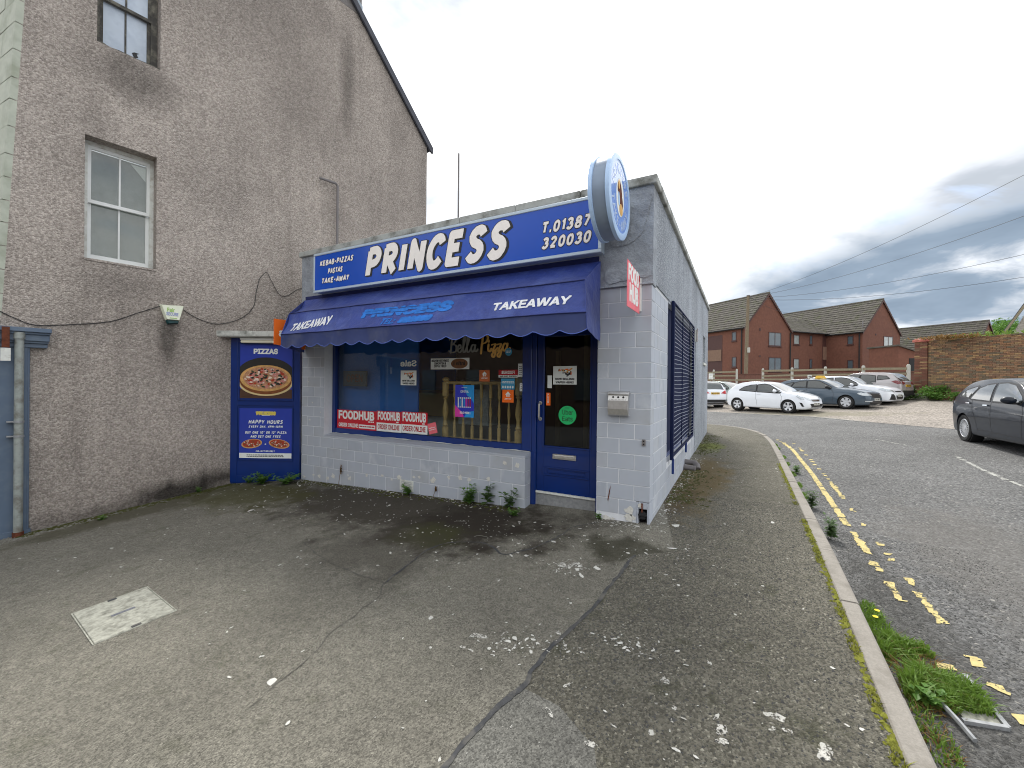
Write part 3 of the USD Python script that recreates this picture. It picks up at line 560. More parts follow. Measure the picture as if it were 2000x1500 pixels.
P.add('tar_joint', ribbon([(-1.9, -2.23), (-2.32, -2.2), (-2.8, -2.12), (-3.5, -1.9)], .007, 7, 1.6), M['tar_faint'])
single('road', [sheet(road_poly.intersection(sbox(-1, -8, 12, 20)), road, .5), sheet(road_poly.difference(sbox(-1, -8, 12, 20)), road, 2.5)], M['road'], kind='structure', smooth=True)
single('car_park', [sheet(park_poly, road, 1.0, dz=.006)], M['park'], kind='structure', smooth=True)

# kerb: stones laid end to end along the footway edge
K = Thing('kerb', (1.6, 0, 0), kind='structure')
rng = np.random.default_rng(4)
s, L = 0.55, kl.length
while s < L - 1.5:
    tight = 7.0 < kl.interpolate(s).y < 11.9 and True
    ln = .30 if (14.5 < s < 18.9) else .985
    ring_in = np.array([kl.interpolate(s + .004 + (ln - .010) * u).coords[0] for u in np.linspace(0, 1, 3)])
    t = np.array([np.array(kl.interpolate(s + ln * u + .02).coords[0]) - np.array(kl.interpolate(s + ln * u - .02).coords[0]) for u in np.linspace(0, 1, 3)]); t /= np.linalg.norm(t, axis=1, keepdims=True)
    nrm = np.column_stack([t[:, 1], -t[:, 0]])
    dzr = rng.normal(0, .003)
    prof = [(-.004, -.25), (-.004, -.002), (.004, .006), (.095, .006), (.109, -.004), (.115, -.03), (.118, -.25)]
    v = []
    for (px, py), (nx, ny) in zip(ring_in, nrm):
        zc = float(pav(px, py)) + .004 + dzr
        v += [(px + nx * a, py + ny * a, zc + b) for a, b in prof]
    npf = len(prof); f = []
    for i in range(2):
        for j in range(npf - 1):
            a0, b0 = i * npf + j, i * npf + j + 1; f += [(a0, b0, a0 + npf), (b0, b0 + npf, a0 + npf)]
    for j in range(1, npf - 1): f += [(0, j + 1, j), (2 * npf, 2 * npf + j, 2 * npf + j + 1)]
    K.add('kerb_stone', (np.array(v), np.array(f)[:, ::-1]), M['kerb'])
    s += ln

# ------------------------------------------------------------------ the tall grey house on the left
GA = .18
GO = np.array([-7.456, -.63, 0.0])
GX = np.array([math.sin(GA), math.cos(GA), 0]); GN = np.array([math.cos(GA), -math.sin(GA), 0])
GF = Frame(GO, GX, (0, 0, 1), GN)                    # a along the gable wall to the back, b up, c outwards
def ga_of(u, v):
    p = onplane(u, v, GO, GN); d = p - GO; return float(d @ GX), float(d[2])
H = Thing('tall_house', (-7.6, -1.0, -.4), 'tall grey pebble-dashed house with sash windows and a bare gable side', 'house')
A0b, A0t, A1 = -2.93, -2.59, 4.58                  # front corner (it leans a little), rear corner
EAVE, RIDGE_A, RIDGE_Z = 7.98, 1.0, 11.75
wins = [((-1.94, -1.10), (3.44, 5.30)), ((-1.82, -1.065), (6.775, 8.6))]
gable = Polygon([(A0b, -1.2), (A1, -1.2), (A1, EAVE), (RIDGE_A, RIDGE_Z), (A0t - .05, EAVE), (A0t, 6.85)])
for (a0, a1), (b0, b1) in wins: gable = gable.difference(rect(a0, a1, b0, b1))
T_ = .30
H.add('wall', GF(prism(gable, T_, -T_)), M['harl'])
# window 1: white two-over-two sash; window 2: darker old frame with milky panes
def sash(thing, a0, a1, b0, b1, mid, frame_mat, bar_mat, glass, backing, torn=False, dark_lower=False, cside=.05):
    d = -.205
    w = thing.add('window', GF([box(a0, a0 + .05, b0, b1, d - .10, d), box(a1 - cside, a1, b0, b1, d - .10, d), box(a0 + .05, a1 - cside, b1 - .06, b1, d - .10, d), box(a0 + .05, a1 - cside, b0, b0 + .045, d - .10, d + .02)]), frame_mat)
    def add(n, *ms, m=bar_mat): thing.add(n, GF(list(ms)), m, parent=w)
    i0, i1 = a0 + .05, a1 - cside; am = (i0 + i1) / 2
    # upper sash stands in front of the lower one
    add('upper_sash', box(i0, i1, mid - .03, mid + .025, d - .05, d - .012, .004), box(i0, i0 + .04, mid + .025, b1 - .06, d - .05, d - .014), box(i1 - .04, i1, mid + .025, b1 - .06, d - .05, d - .014), box(i0 + .04, i1 - .04, b1 - .11, b1 - .06, d - .05, d - .014))
    add('glazing_bar', box(am - .012, am + .012, mid + .025, b1 - .11, d - .045, d - .016, .003))
    add('lower_sash', box(i0, i1, b0 + .045, b0 + .12, d - .09, d - .055, .004), box(i0, i0 + .045, b0 + .12, mid - .03, d - .09, d - .057), box(i1 - .045, i1, b0 + .12, mid - .03, d - .09, d - .057))
    add('glazing_bar', box(am - .012, am + .012, b0 + .12, mid - .03, d - .088, d - .06, .003))
    for c0, c1 in ((i0 + .04, am - .012), (am + .012, i1 - .04)):
        thing.add('pane', GF(box(c0, c1, mid + .025, b1 - .11, d - .034, d - .030)), glass, parent=w)
        thing.add('pane', GF(box(c0, c1, b0 + .12, mid - .03, d - .076, d - .072)), glass, parent=w)
    if backing: thing.add('board_behind_glass', GF(box(i0 + .02, i1 - .02, b0 + .1, b1 - .09, d - .135, d - .125)), backing, parent=w)
    return w
M['dark_wood'] = surf('dark_weathered_frame', lin(72, 70, 66), .7, .25, 12, bump=.3, bscale=40, tint=lin(150, 146, 130), tscale=6, tamt=.6)
(a0, a1), (b0, b1) = wins[0]
w = sash(H, a0, a1, b0, b1, b0 + .94, M['white_old'], M['white'], M['glass_old'], M['blind'])
H.add('torn_corner', GF(prism(Polygon([(a1 - .28, b1 - .13), (a1 - .09, b1 - .13), (a1 - .09, b1 - .36)]), .004, -.298)), M['paper'], parent=w)
H.add('sill', GF(box(a0 - .0, a1, b0 - .03, b0 + .0, -.23, .012)), M['harl'])
(a0, a1), (b0, b1) = wins[1]
w2 = sash(H, a0, a1, b0, b1, b0 + .86, M['dark_wood'], M['dark_wood'], M['glass_milky'], None, cside=.085)
H.add('broken_pane_edge', GF(prism(Polygon([(a0 + .44, b0 + .22), (a0 + .47, b0 + .15), (a0 + .52, b0 + .19), (a0 + .5, b0 + .23), (a0 + .53, b0 + .26), (a0 + .47, b0 + .25)]), .002, -.2749)), M['ink'], parent=w2)
rg = np.random.default_rng(3)
xs = np.linspace(a0 + .005, a1 - .005, 28)
H.add('ragged_sill_edge', GF(prism(Polygon([(x, b0 - .02) for x in xs] + [(x, b0 + .015 + .03 * meshkit.noise([[x * 9, 1, 2]])[0]) for x in xs[::-1]]), .03, -.06)), M['dark_wood'])
# roof, verge and chimney
zz = .12
rise = (RIDGE_Z - EAVE) / (A1 - RIDGE_A)
for sgn, aE in ((1, A1 + .10), (-1, A0t - .15)):
    zE = RIDGE_Z - abs(aE - RIDGE_A) * rise
    prof = Polygon([(RIDGE_A, RIDGE_Z + .04), (aE, zE + .04), (aE, zE + .13), (RIDGE_A, RIDGE_Z + .16)])
    H.add('roof', GF(prism(prof, 8.0, -7.93)), M['slate'])
H.add('verge', GF(prism(Polygon([(RIDGE_A, RIDGE_Z - .02), (A1 + .06, EAVE - .09), (A1 + .14, EAVE - .13), (A1 + .14, EAVE + .03), (RIDGE_A, RIDGE_Z + .14)]), .05, .035)), M['slate'])
ca = 2.60
zb = RIDGE_Z - (ca - RIDGE_A) * rise
H.add('chimney', GF(box(-.6, ca, zb + .10, 14.2, -.75, .004)), M['harl_dark'])
H.add('lead_flashing', GF(prism(Polygon([(ca + .01, zb + .10), (ca + .01, zb + .34), (RIDGE_A, RIDGE_Z + .36), (RIDGE_A, RIDGE_Z + .12)]), .014, .006)), M['lead'])
# front wall of dressed stone, seen along its face at the left edge
ct = GF.pt(A0t - .05, 8.0); cb = GF.pt(A0b, -1.2)
fd = np.array([-math.cos(-.06), math.sin(-.06), 0.0]); fn = np.array([-fd[1], fd[0], 0]); fn = fn if fn[1] < 0 else -fn
rg = np.random.default_rng(11)
def lean(z): a = A0b + (A0t - A0b) * (z + 1.2) / 8.05; return GF.pt(a, z)
z = 2.45; kq = 0
while z < 9.0:
    hq = rg.uniform(.30, .40)
    for j, (d0, d1) in enumerate(((0, .42 if kq % 2 else .75), (.42 if kq % 2 else .75, 1.25), (1.25, 2.0))):
        d0, d1 = d0 + .008 * (j > 0), d1 - .004
        pts = []
        for zz2 in (z + .006, z + hq - .006):
            p = lean(zz2) + GN * .012
            for dd in (d0, d1):
                for oo in (.02 + rg.uniform(0, .008), -.25): pts.append(p + fd * dd + fn * oo)
        H.add('quoin_stone', hullmesh(pts), M['stone'])
    z += hq; kq += 1
H.add('front_wall', hullmesh([lean(zz2) + fd * dd + fn * oo - GN * .05 for zz2 in (2.3, 9.0) for dd in (.05, 6.0) for oo in (0, -.3)]), M['stone'])

# shopfront pilaster and cornice wrapped round the corner, with the old downpipe on it
C0 = lean(.6); PR = -2.47 - float((C0 - GO) @ GX)
S = Thing('pilaster', tuple(lean(-.6)), 'blue-grey painted shopfront pilaster with a moulded cornice at the house corner', 'pilaster')
PF = Frame(np.array([C0[0], C0[1], 0]), GX, (0, 0, 1), GN)
S.add('shaft', PF([box(-.75, PR, -.95, 2.04, -.30, .055, .006)]), M['pilaster'])
S.add('shaft_edge', PF([box(PR - .065, PR - .02, -.95, 2.04, .055, .070, .004), box(-.6, -.555, -.95, 2.04, .055, .070, .004)]), M['pilaster'])
S.add('plinth', PF([box(-.78, PR + .017, -.95, -.50, -.31, .072, .006)]), M['pilaster'])
for i, (z0, z1, o) in enumerate(((2.04, 2.10, .08), (2.10, 2.13, .11), (2.13, 2.22, .135), (2.22, 2.25, .16), (2.25, 2.31, .19))):
    S.add('cornice_moulding', PF(box(-.85, PR + .14 + o * .3, z0, z1 - .001, -.32, o, .005)), M['pilaster'])
D = Thing('downpipe', tuple(PF.pt(.02, -.72, .12)), 'weathered grey downpipe with a broken rusty shoe on the pilaster', 'pipe')
pa = PR - .10
D.add('pipe', tube([PF.pt(pa, z, .135) for z in (-.52, .4, 1.2, 2.22)], .045, 14), M['pipe_old'], smooth=40)
D.add('shoe', [tube([PF.pt(pa, -.50, .135), PF.pt(pa, -.60, .137), PF.pt(pa + .004, -.66, .15)], .055, 14)], M['rust'], smooth=40)
D.add('opening', tube([PF.pt(pa - .03, -.62, .19), PF.pt(pa - .03, -.625, .197)], .026, 10), M['dark'])
for z in (1.0, .80):
    D.add('bracket', [tube([PF.pt(pa, z, .135), PF.pt(pa, z + .028, .135)], .051, 14), PF(box(pa - .11, pa - .03, z + .008, z + .022, .06, .15))], M['steel_worn'], smooth=40)
D.add('socket_ring', tube([PF.pt(pa, 2.15, .135), PF.pt(pa, 2.24, .135)], .055, 14), M['pipe_old'], smooth=40)
B_ = Thing('wall_bracket', tuple(PF.pt(.0, 1.85, .2)), 'rusty bracket with a small cracked plate beside the top of the downpipe', 'bracket')
B_.add('strap', PF(box(pa - .155, pa - .085, 2.02, 2.30, .195, .206, .002)), M['rust'])
B_.add('plate', PF(box(pa - .165, pa - .075, 1.84, 2.015, .192, .204, .002)), M['white_old'])

# alarm box and wires on the gable
al = [ga_of(313, 596), ga_of(357, 599), ga_of(347, 632), ga_of(327, 633)]
AF = Thing('alarm_box', tuple(GF.pt(al[3][0], al[3][1])), 'cream and green burglar alarm box high on the grey gable wall', 'alarm box')
ap = Polygon(al)
def slab(poly, d0, d1, inset):
    p = np.array(poly.exterior.coords)[:-1]; q = np.array(poly.buffer(-inset).exterior.coords)[:-1] if inset else p
    return hullmesh(np.vstack([np.column_stack([p, np.full(len(p), d0)]), np.column_stack([q, np.full(len(q), d1)])]))
lo = ap.intersection(rect(-9, 9, -9, al[3][1] + .07)); up = ap.intersection(rect(-9, 9, al[3][1] + .072, 9))
AF.add('cover', GF(slab(up.buffer(.012), 0, .075, .018)), M['alarm_white'])
AF.add('strobe', GF(slab(lo.buffer(.008), 0, .065, .018)), M['alarm_green'])
m_ = (al[0][0] + al[1][0]) / 2
AF.add('lettering', GF(prism(fit(inter('Fair', .062, 3), m_ - .075, al[0][1] - .105, width=.10), .003, .0755)), M['text_green'])
AF.add('lettering', GF(prism(fit(inter('SECURE', .05, 3), m_ - .085, al[0][1] - .165, width=.16), .003, .0755)), M['text_mauve'])
AF.add('lettering', GF(prism(rect(m_ - .04, m_ + .06, al[0][1] - .21, al[0][1] - .200), .003, .0755)), M['text_green'])
def wire(pxs, r=.006, off=.012, n=40): 
    p = np.array([ga_of(*q) for q in pxs]); p = spline(p, n); return tube([GF.pt(a, b, off) for a, b in p], r, 5)
single('alarm_cable', [wire([(0, 608), (30, 622), (70, 635), (140, 634), (215, 628), (270, 611), (313, 598)]), wire([(357, 605), (385, 622), (425, 633), (470, 622), (494, 600), (500, 570), (506, 545)])], M['cable'],
       'thin black cable drooping across the grey gable to the alarm box', 'cable')
single('loose_wire', [wire([(506, 545), (513, 537), (521, 532), (530, 550), (545, 575), (560, 578), (580, 566), (600, 560)], .005)], M['cable'], 'loose black wire looped on the gable beside the sign', 'wire')
vp = [ga_of(620, 350), ga_of(655, 362), ga_of(653, 500)]
single('vent_pipe', tube([GF.pt(vp[0][0], vp[0][1] + .0, .10), GF.pt(vp[0][0] + .03, vp[0][1], .10), GF.pt(vp[1][0] - .04, vp[1][1], .10), GF.pt(vp[1][0], vp[1][1] - .05, .10), GF.pt(vp[1][0], vp[1][1] - 2.2, .10)], .028, 8), M['cable_grey'],
       'thin cranked grey pipe standing against the gable behind the sign', 'pipe', smooth=40)

# ------------------------------------------------------------------ the takeaway shop
W0, W1, DEP = -6.29, 0.0, 9.25
ZB = .065; CH = .18; NCO = 15
ZT = 2.80
SH = Thing('takeaway_shop', (-3.1, 2.0, -.1), 'low flat-roofed takeaway shop of pale grey painted blocks', 'shop')
rb = np.random.default_rng(8)
nblk = 0
def block(x0, x1, y0, y1, z0, z1, thing=SH, parent=None):
    """One block, its arrises rounded, a hair proud or shy of its neighbours."""
    global nblk
    j = rb.uniform(-.0012, .0012)
    mt = M[('block', 'block', 'block_b', 'block', 'block_c')[rb.integers(0, 5)]]
    return thing.add('block', box(x0, x1, y0 + j, y1, z0, z1, .0035), mt, parent=parent)
J = .004
def course_front(k, x0, x1, y=0.0, t=.20, off=None):
    z0, z1 = ZB + k * CH + J, ZB + (k + 1) * CH - J
    if k == -1: z0 = -.42
    o = (.18 if k % 2 else 0.0) if off is None else off
    xs = [x0] + [x for x in np.arange(W1 - o, x0, -.36)[::-1] if x0 + .03 < x < x1 - .03] + [x1]
    for a, b in zip(xs[:-1], xs[1:]): block(a + J, b - J, y, y + t, z0, z1)
XL, XR, XP = -5.662, -1.607, -.634             # window opening, pier beside the door
ZS = .635                                         # sill of the window wall
for k in range(-1, NCO):
    z1 = ZB + (k + 1) * CH
    if k >= 0:
        course_front(k, XP, W1 - .2, t=.2) if False else None
    course_front(k, W0, XL if z1 > ZS else XR)   if z1 <= ZS or True else None
    # pier at the corner: blocks turn the corner alternately
    z0, zz1 = (ZB + k * CH + J) if k >= 0 else -.42, z1 - J
    if k >= 0 or True:
        if k % 2 == 0:
            if k == 0: block(XP, -.36 - J, 0, .20, z0, zz1); block(-.36 + J, -.15, 0, .20, z0, zz1); 
            elif k > 0: block(XP, -.36 - J, 0, .2, z0, zz1); block(-.36 + J, W1, 0, .2, z0, zz1)
        else:
            if k == -1: block(XP, -.15, .004, .2, z0, zz1)
            else: block(XP, -.50 - J, 0, .2, z0, zz1); block(-.50 + J, -.18 - J, 0, .2, z0, zz1); block(-.18 + J, W1, 0, .2, z0, zz1)
# capping of the window wall, sloping sill
SH.add('sill', hullmesh([(x, y, z) for x in (XL, XR) for y, z in ((0.0, .610), (0.0, .636), (.012, .641), (.20, .672), (.20, .610))]), M['block'])
SH.add('cracked_corner', box(-.148, -.012, .06, .2, -.10, .24), M['dark'])
SH.add('corner_base', box(-.15, 0, .004, .2, -.42, -.012), M['harl_dark'])
SH.add('corner_stub', [box(-.03, 0, .0, .2, -.012, ZB + CH - J, .004), box(-.15, -.125, .0, .2, -.01, ZB + CH - J, .004), box(-.125, -.03, .0, .2, ZB + .10, ZB + CH - J, .004)], M['block'])
st = Thing('cut_pipe', (-.08, -.01, .06), 'black pipe stub with a rusty strap in the broken foot of the shop corner', 'pipe')
st.add('stub', box(-.115, -.045, -.012, .06, .045, .135, .012), M['rubber'])
st.add('collar', box(-.125, -.035, -.022, .05, .085, .112, .006), M['rubber'])
st.add('strap', box(-.092, -.076, -.014, -.002, .13, .235, .002), M['rust'])
# mortar core just behind the block faces
SH.add('mortar', [box(W0 + .01, XL - .002, .0035, .19, -.42, ZB + NCO * CH - .002), box(XL - .002, XR - .01, .0035, .19, -.42, .608), box(XP + .004, -.154, .0035, .19, -.42, ZB + NCO * CH - .002), box(-.154, -.006, .0035, .19, ZB + CH + .002, ZB + NCO * CH - .002)], M['mortar'])
# return faces of the reveals
SH.add('reveal', [box(XR - .012, XR - .002, .2, .26, -.42, .66)], M['block'])
# side wall: blocks up to the shutter and under it, then harling
YS0, YS1, YB = 1.22, 4.60, 5.25                   # shop's side window, end of block work
for k in range(-1, NCO):
    z0, z1 = (ZB + k * CH + J) if k >= 0 else -.30, ZB + (k + 1) * CH - J
    y0 = .2 + J if k >= 0 else .2
    o = .18 if k % 2 else .0
    full = np.arange(.2 + o, YB + .3, .36)
    spans = [(y0, YB)] if z1 < .52 else [(y0, YS0), (YS1, YB)]
    for a, b in spans:
        ys = [a] + [y for y in full if a + .05 < y < b - .05] + [b]
        for c0, c1 in zip(ys[:-1], ys[1:]):
            jx = rb.uniform(-.0012, .0012)
            SH.add('block', box(-.2, jx, c0 + J, c1 - J, z0, z1, .0035), M[('block', 'block', 'block_b', 'block_c')[rb.integers(0, 4)]])
SH.add('mortar', [box(-.19, -.0035, .19, YS0 - .004, -.30, ZT), box(-.19, -.006, YS0 - .004, YS1 + .004, -.30, .50), box(-.19, -.006, YS1 + .004, YB - .004, -.30, ZT)], M['mortar'])
ZC = 3.905
side_render = Polygon([(.2, ZT), (.2, ZC), (DEP, ZC), (DEP, -.3), (YB, -.3), (YB, ZT)]).difference(rect(7.35, 8.12, 2.22, 2.95))
SFr = Frame((0.012, 0, 0), (0, 1, 0), (0, 0, 1))
SH.add('side_wall', SFr(prism(side_render, .20, -.20)), M['harl_shop'])
SH.add('lintel', box(-.2, .004, YS0, YS1, 2.765, ZT), M['block'])
sw = SH.add('window', [box(-.10, -.06, 7.35, 7.42, 2.22, 2.95), box(-.10, -.06, 8.05, 8.12, 2.22, 2.95), box(-.10, -.06, 7.42, 8.05, 2.22, 2.29), box(-.10, -.06, 7.42, 8.05, 2.88, 2.95)], M['white_old'])
SH.add('pane', box(-.09, -.085, 7.42, 8.05, 2.29, 2.88), M['glass_old'], parent=sw)
SH.add('sill', box(-.1, .05, 7.30, 8.17, 2.15, 2.215, .006), M['white_old'], parent=sw)
# fascia above the front, with patches of rough cement where render has fallen
SH.add('fascia_wall', [box(W0, .012, -.016, .2, ZB + NCO * CH + .0, ZC)], M['render_rough'])
def blotch(pts, seed, d):
    p = spline(np.array(pts, float), 70, True); p += (meshkit.fbm(np.column_stack([p * 14, np.full(len(p), seed)]))[:, None] - .5) * .05
    return Frame((0, -.016, 0), (1, 0, 0), (0, 0, 1), (0, -1, 0))(prism(Polygon(p).buffer(0), d, 0))
SH.add('render_patch', blotch([(-.45, 3.72), (-.2, 3.86), (-.03, 3.80), (-.06, 3.55), (-.12, 3.36), (-.3, 3.25), (-.48, 3.32)], 3, .012), M['render_rough'])
SH.add('render_patch', blotch([(-.52, 2.98), (-.3, 3.02), (-.05, 3.0), (-.02, 2.86), (-.25, 2.84), (-.5, 2.83)], 9, .010), M['render_rough'])
SH.add('band_edge', [hullmesh([(x, y, z) for x in (W0, .02) for y, z in ((-.016, ZT - .035), (-.03, ZT - .03), (-.016, ZT))])], M['render_rough'])
# coping: cast lengths with joints, along the front and the side
cx = np.linspace(W0 - .05, .055, 8)
for a, b in zip(cx[:-1], cx[1:]):
    r_ = rb.uniform(-.004, .004)
    SH.add('coping_stone', box(a + .003, b - .003, -.055 + r_, .25, ZC, 4.0 + r_, .008), M['coping'])
cy_ = np.linspace(.256, DEP + .1, 11)
for a, b in zip(cy_[:-1], cy_[1:]):
    SH.add('coping_stone', box(-.25, .055 + rb.uniform(-.003, .003), a + .003, b - .003, ZC, 4.0, .008), M['coping'])
SH.add('roof', box(W0 + .1, -.2, .25, DEP - .1, 3.6, 3.75), M['slate'])
SH.add('rear_wall', box(W0, -.2, DEP - .2, DEP, -.3, ZC), M['harl_shop'])
SH.add('party_wall', box(W0 - .0, W0 + .2, .202, DEP - .202, -.4, ZC), M['harl_shop'])
# peeling paint: bare white flakes on the lower wall
FFr = Frame((0, -.0022, 0), (1, 0, 0), (0, 0, 1), (0, -1, 0))
def flake(cx, cz, r, seed, n=11):
    rr = np.random.default_rng(seed); a = np.sort(rr.uniform(0, 2 * np.pi, n)); q = r * rr.uniform(.5, 1.2, n)
    return Polygon(np.column_stack([cx + q * np.cos(a) * 1.2, cz + q * np.sin(a)])).buffer(0)
fl = [flake(-1.92, .515, .035, 1), flake(-1.72, .50, .04, 2), flake(-.23, .12, .055, 3), flake(-.22, .05, .05, 4), flake(-.5, -.02, .05, 5), flake(-.42, -.0, .025, 6), flake(-.10, .21, .03, 7), flake(-5.98, 1.22, .02, 8), flake(-6.1, 1.6, .015, 9), flake(-6.05, .9, .02, 10), flake(-5.75, 1.05, .014, 13)]
fl += [flake(-6.2 + .22 * i + rb.uniform(-.1, .1), -.17 + .024 * i + rb.uniform(-.03, .05), rb.uniform(.015, .05), 20 + i) for i in range(19)]
SH.add('bare_paint_patch', [FFr(prism(g, .0015)) for g in fl if g.geom_type == 'Polygon'], M['flake'], kind='stuff')
cr = [Polygon([(-.49, .22), (-.472, .33), (-.452, .40), (-.465, .3), (-.483, .2)])]
SH.add('rust_streak', [FFr(prism(g, .001)) for g in cr], M['rust'])
# air brick
vb = Thing('air_brick', (-3.68, 0, 0), 'white louvred air brick low in the shop wall', 'vent')
vb.add('frame', [box(-3.82, -3.545, -.010, .01, .055, .07), box(-3.82, -3.545, -.010, .01, -.095, -.08), box(-3.82, -3.80, -.0098, .01, -.08, .055), box(-3.565, -3.545, -.0098, .01, -.08, .055), box(-3.80, -3.565, .0, .012, -.08, .055)], M['white_old'])
for i in range(6):
    z = -.074 + i * .0235
    vb.add('louvre', hullmesh([(x, y, zz3) for x in (-3.80, -3.565) for y, zz3 in ((-.012, z), (-.012, z + .006), (.0, z + .015), (.0, z + .009))]), M['white_old'])

# window, door and their blue frames
FY = .20
FR = SH.add('window', [box(XL - .0, XL + .075, FY - .03, FY + .06, .672, 2.78, .005), box(-1.752, XR, FY - .03, FY + .06, .68, 2.78, .005), box(XL + .075, -1.752, FY - .02, FY + .06, .672, .765, .005), box(XL + .075, -1.752, FY - .02, FY + .06, 2.38, 2.78, .005),
                       box(XR - .004, XR + .06, FY - .035, FY + .06, -.05, .68, .004)], M['blue'])
SH.add('pane', box(XL + .07, -1.75, FY + .012, FY + .018, .76, 2.39), M['glass'], parent=FR)
SH.add('flaking_sill_edge', [FF for FF in [prism(Polygon([(x, .674) for x in np.linspace(XL + .02, XR - .02, 90)] + [(x, .678 + .016 * max(0, meshkit.noise([[x * 7, 3, 1]])[0] - .35)) for x in np.linspace(XR - .02, XL + .02, 90)]), .003, 0)] for FF in [Frame((0, FY - .0325, 0), (1, 0, 0), (0, 0, 1), (0, -1, 0))(FF)]], M['white_old'], parent=FR)
DX0, DX1, DZ0 = -1.535, -.70, .15
SH.add('door_frame', [box(XR + .003, DX0 - .004, FY - .025, FY + .06, -.06, 2.78, .005), box(DX1 + .004, XP, FY - .025, FY + .06, -.02, 2.78, .005), box(DX0, DX1, FY - .02, FY + .06, 2.36, 2.78, .005)], M['blue'])
gx0, gx1, gz0, gz1 = -1.43, -.785, .775, 2.24
door = SH.add('door', [box(DX0, gx0, FY, FY + .045, DZ0, 2.355, .004), box(gx1, DX1, FY, FY + .045, DZ0, 2.355, .004), box(gx0, gx1, FY, FY + .045, DZ0, gz0, .004), box(gx0, gx1, FY, FY + .045, gz1, 2.355, .004)], M['blue2'])
SH.add('pane', box(gx0 - .01, gx1 + .01, FY + .018, FY + .024, gz0 - .01, gz1 + .01), M['glass_door'], parent=door)
def bead(x0, x1, z0, z1, w, y0, y1): return [box(x0 - w, x0, y0, y1, z0 - w, z1 + w, .003), box(x1, x1 + w, y0, y1, z0 - w, z1 + w, .003), box(x0, x1, y0, y1, z0 - w, z0, .003), box(x0, x1, y0, y1, z1, z1 + w, .003)]
SH.add('glazing_bead', bead(gx0, gx1, gz0, gz1, .018, FY - .010, FY + .004), M['blue'], parent=door)
SH.add('bottom_panel', bead(-1.42, -.80, .395, .475, .02, FY - .009, FY + .003) + bead(-1.37, -.85, .415, .455, .008, FY - .006, FY + .003), M['blue2'], parent=door)
SH.add('letter_plate', [box(-1.295, -.965, FY - .012, FY + .002, .605, .675, .004), box(-1.27, -.99, FY - .017, FY - .011, .62, .66, .004)], M['steel'], parent=door)
SH.add('door_handle', [tube([(-1.483, FY, 1.345), (-1.483, FY - .035, 1.345), (-1.483, FY - .05, 1.32), (-1.483, FY - .05, 1.16), (-1.483, FY - .035, 1.13), (-1.483, FY, 1.13)], .013, 10), tube([(-1.483, FY + .001, 1.345), (-1.483, FY - .006, 1.345)], .026, 12), tube([(-1.483, FY + .001, 1.13), (-1.483, FY - .006, 1.13)], .026, 12)], M['steel'], parent=door, smooth=40)
SH.add('weather_bar', hullmesh([(x, y, z) for x in (DX0, DX1) for y, z in ((FY, .155), (FY - .02, .150), (FY - .02, .128), (FY, .124), (FY + .03, .124), (FY + .03, .155))]), M['white_old'], parent=door)
tread = SH.add('step', [box(XR + .003, XP, FY - .005, FY + .3, -.40, .122, .004)], M['steel_worn'])
SH.add('tread_pattern', [hullmesh(np.array([(x + dx * c_ - dz * s_, FY - .0075, z + dx * s_ + dz * c_) for dx in (-.017, .017) for dz in (-.0035, .0035) for c_, s_ in [(math.cos(a), math.sin(a))]] + [(x, FY - .0045, z)])) for i, x in enumerate(np.arange(-1.55, -.66, .045)) for jj, z in enumerate((-.015, .02, .055, .09)) for a in [(.78 if (i + jj) % 2 else -.78)]], M['steel_worn'], parent=tread)
SH.add('threshold', hullmesh([(x, y, z) for x in (XR + .004, XP) for y, z in ((-.02, -.42), (-.02, -.062 if x < -1 else -.03), (FY - .006, -.035 if x < -1 else -.005), (FY - .006, -.42))]), M['pave_old'])

# ------------------------------------------------------------------ fascia sign
XF = lambda y: Frame((0, y, 0), (1, 0, 0), (0, 0, 1), (0, -1, 0))       # drawing plane facing the street
SG = Thing('fascia_sign', (-3.14, -.1, 3.17), 'long blue and white illuminated shop fascia sign above the awning', 'sign')
SX0, SX1, SZ0, SZ1 = -5.735, -.545, 3.162, 3.848
SG.add('box', box(SX0 + .01, SX1 - .01, -.165, -.018, SZ0 + .01, SZ1 - .01), M['alu'])
SG.add('frame', [box(SX0, SX1, -.185, -.15, SZ0, SZ0 + .042, .006), box(SX0, SX1, -.185, -.15, SZ1 - .042, SZ1, .006), box(SX0, SX0 + .036, -.1848, -.15, SZ0 + .042, SZ1 - .042, .004), box(SX1 - .042, SX1, -.1848, -.15, SZ0 + .042, SZ1 - .042, .004)], M['alu'])
SG.add('face_panel', box(SX0 + .034, SX1 - .04, -.176, -.164, SZ0 + .04, SZ1 - .04), M['sign_blue'])
def lettering(g, y, mat, outline=0.0, shadow=None, name='lettering', thing=SG, depth=.0025):
    f = XF(y)
    if outline: thing.add('outline', f(prism(unary_union([g.buffer(outline)] + ([affinity.translate(g.buffer(outline), *shadow)] if shadow else [])).simplify(.001), .002)), M['black'])
    thing.add(name, f(prism(g, depth, .0022 if outline else 0)), mat)
YF = -.1765
gP = hand('PRINCESS', .51, .25, .24, .92, .25)
lettering(fit(gP, -4.45, 3.255, width=2.68), YF, M['letter'], .011, (.030, -.012))
for t, x0, z0, wd, h in (('KEBAB-PIZZAS', -5.565, 3.61, .84, .095), ('PASTAS', -5.355, 3.455, .37, .095), ('TAKE-AWAY', -5.50, 3.30, .68, .098)):
    lettering(fit(hand(t, h, .25, .24, .95, .28), x0, z0, width=wd), YF, M['letter'], .006)
for t, x0, z0, wd in (('T.01387', -1.295, 3.49, .625), ('320030', -1.315, 3.295, .645)):
    lettering(fit(hand(t, .148, .23, .24, .95, .26), x0, z0, width=wd), YF, M['letter'], .009)

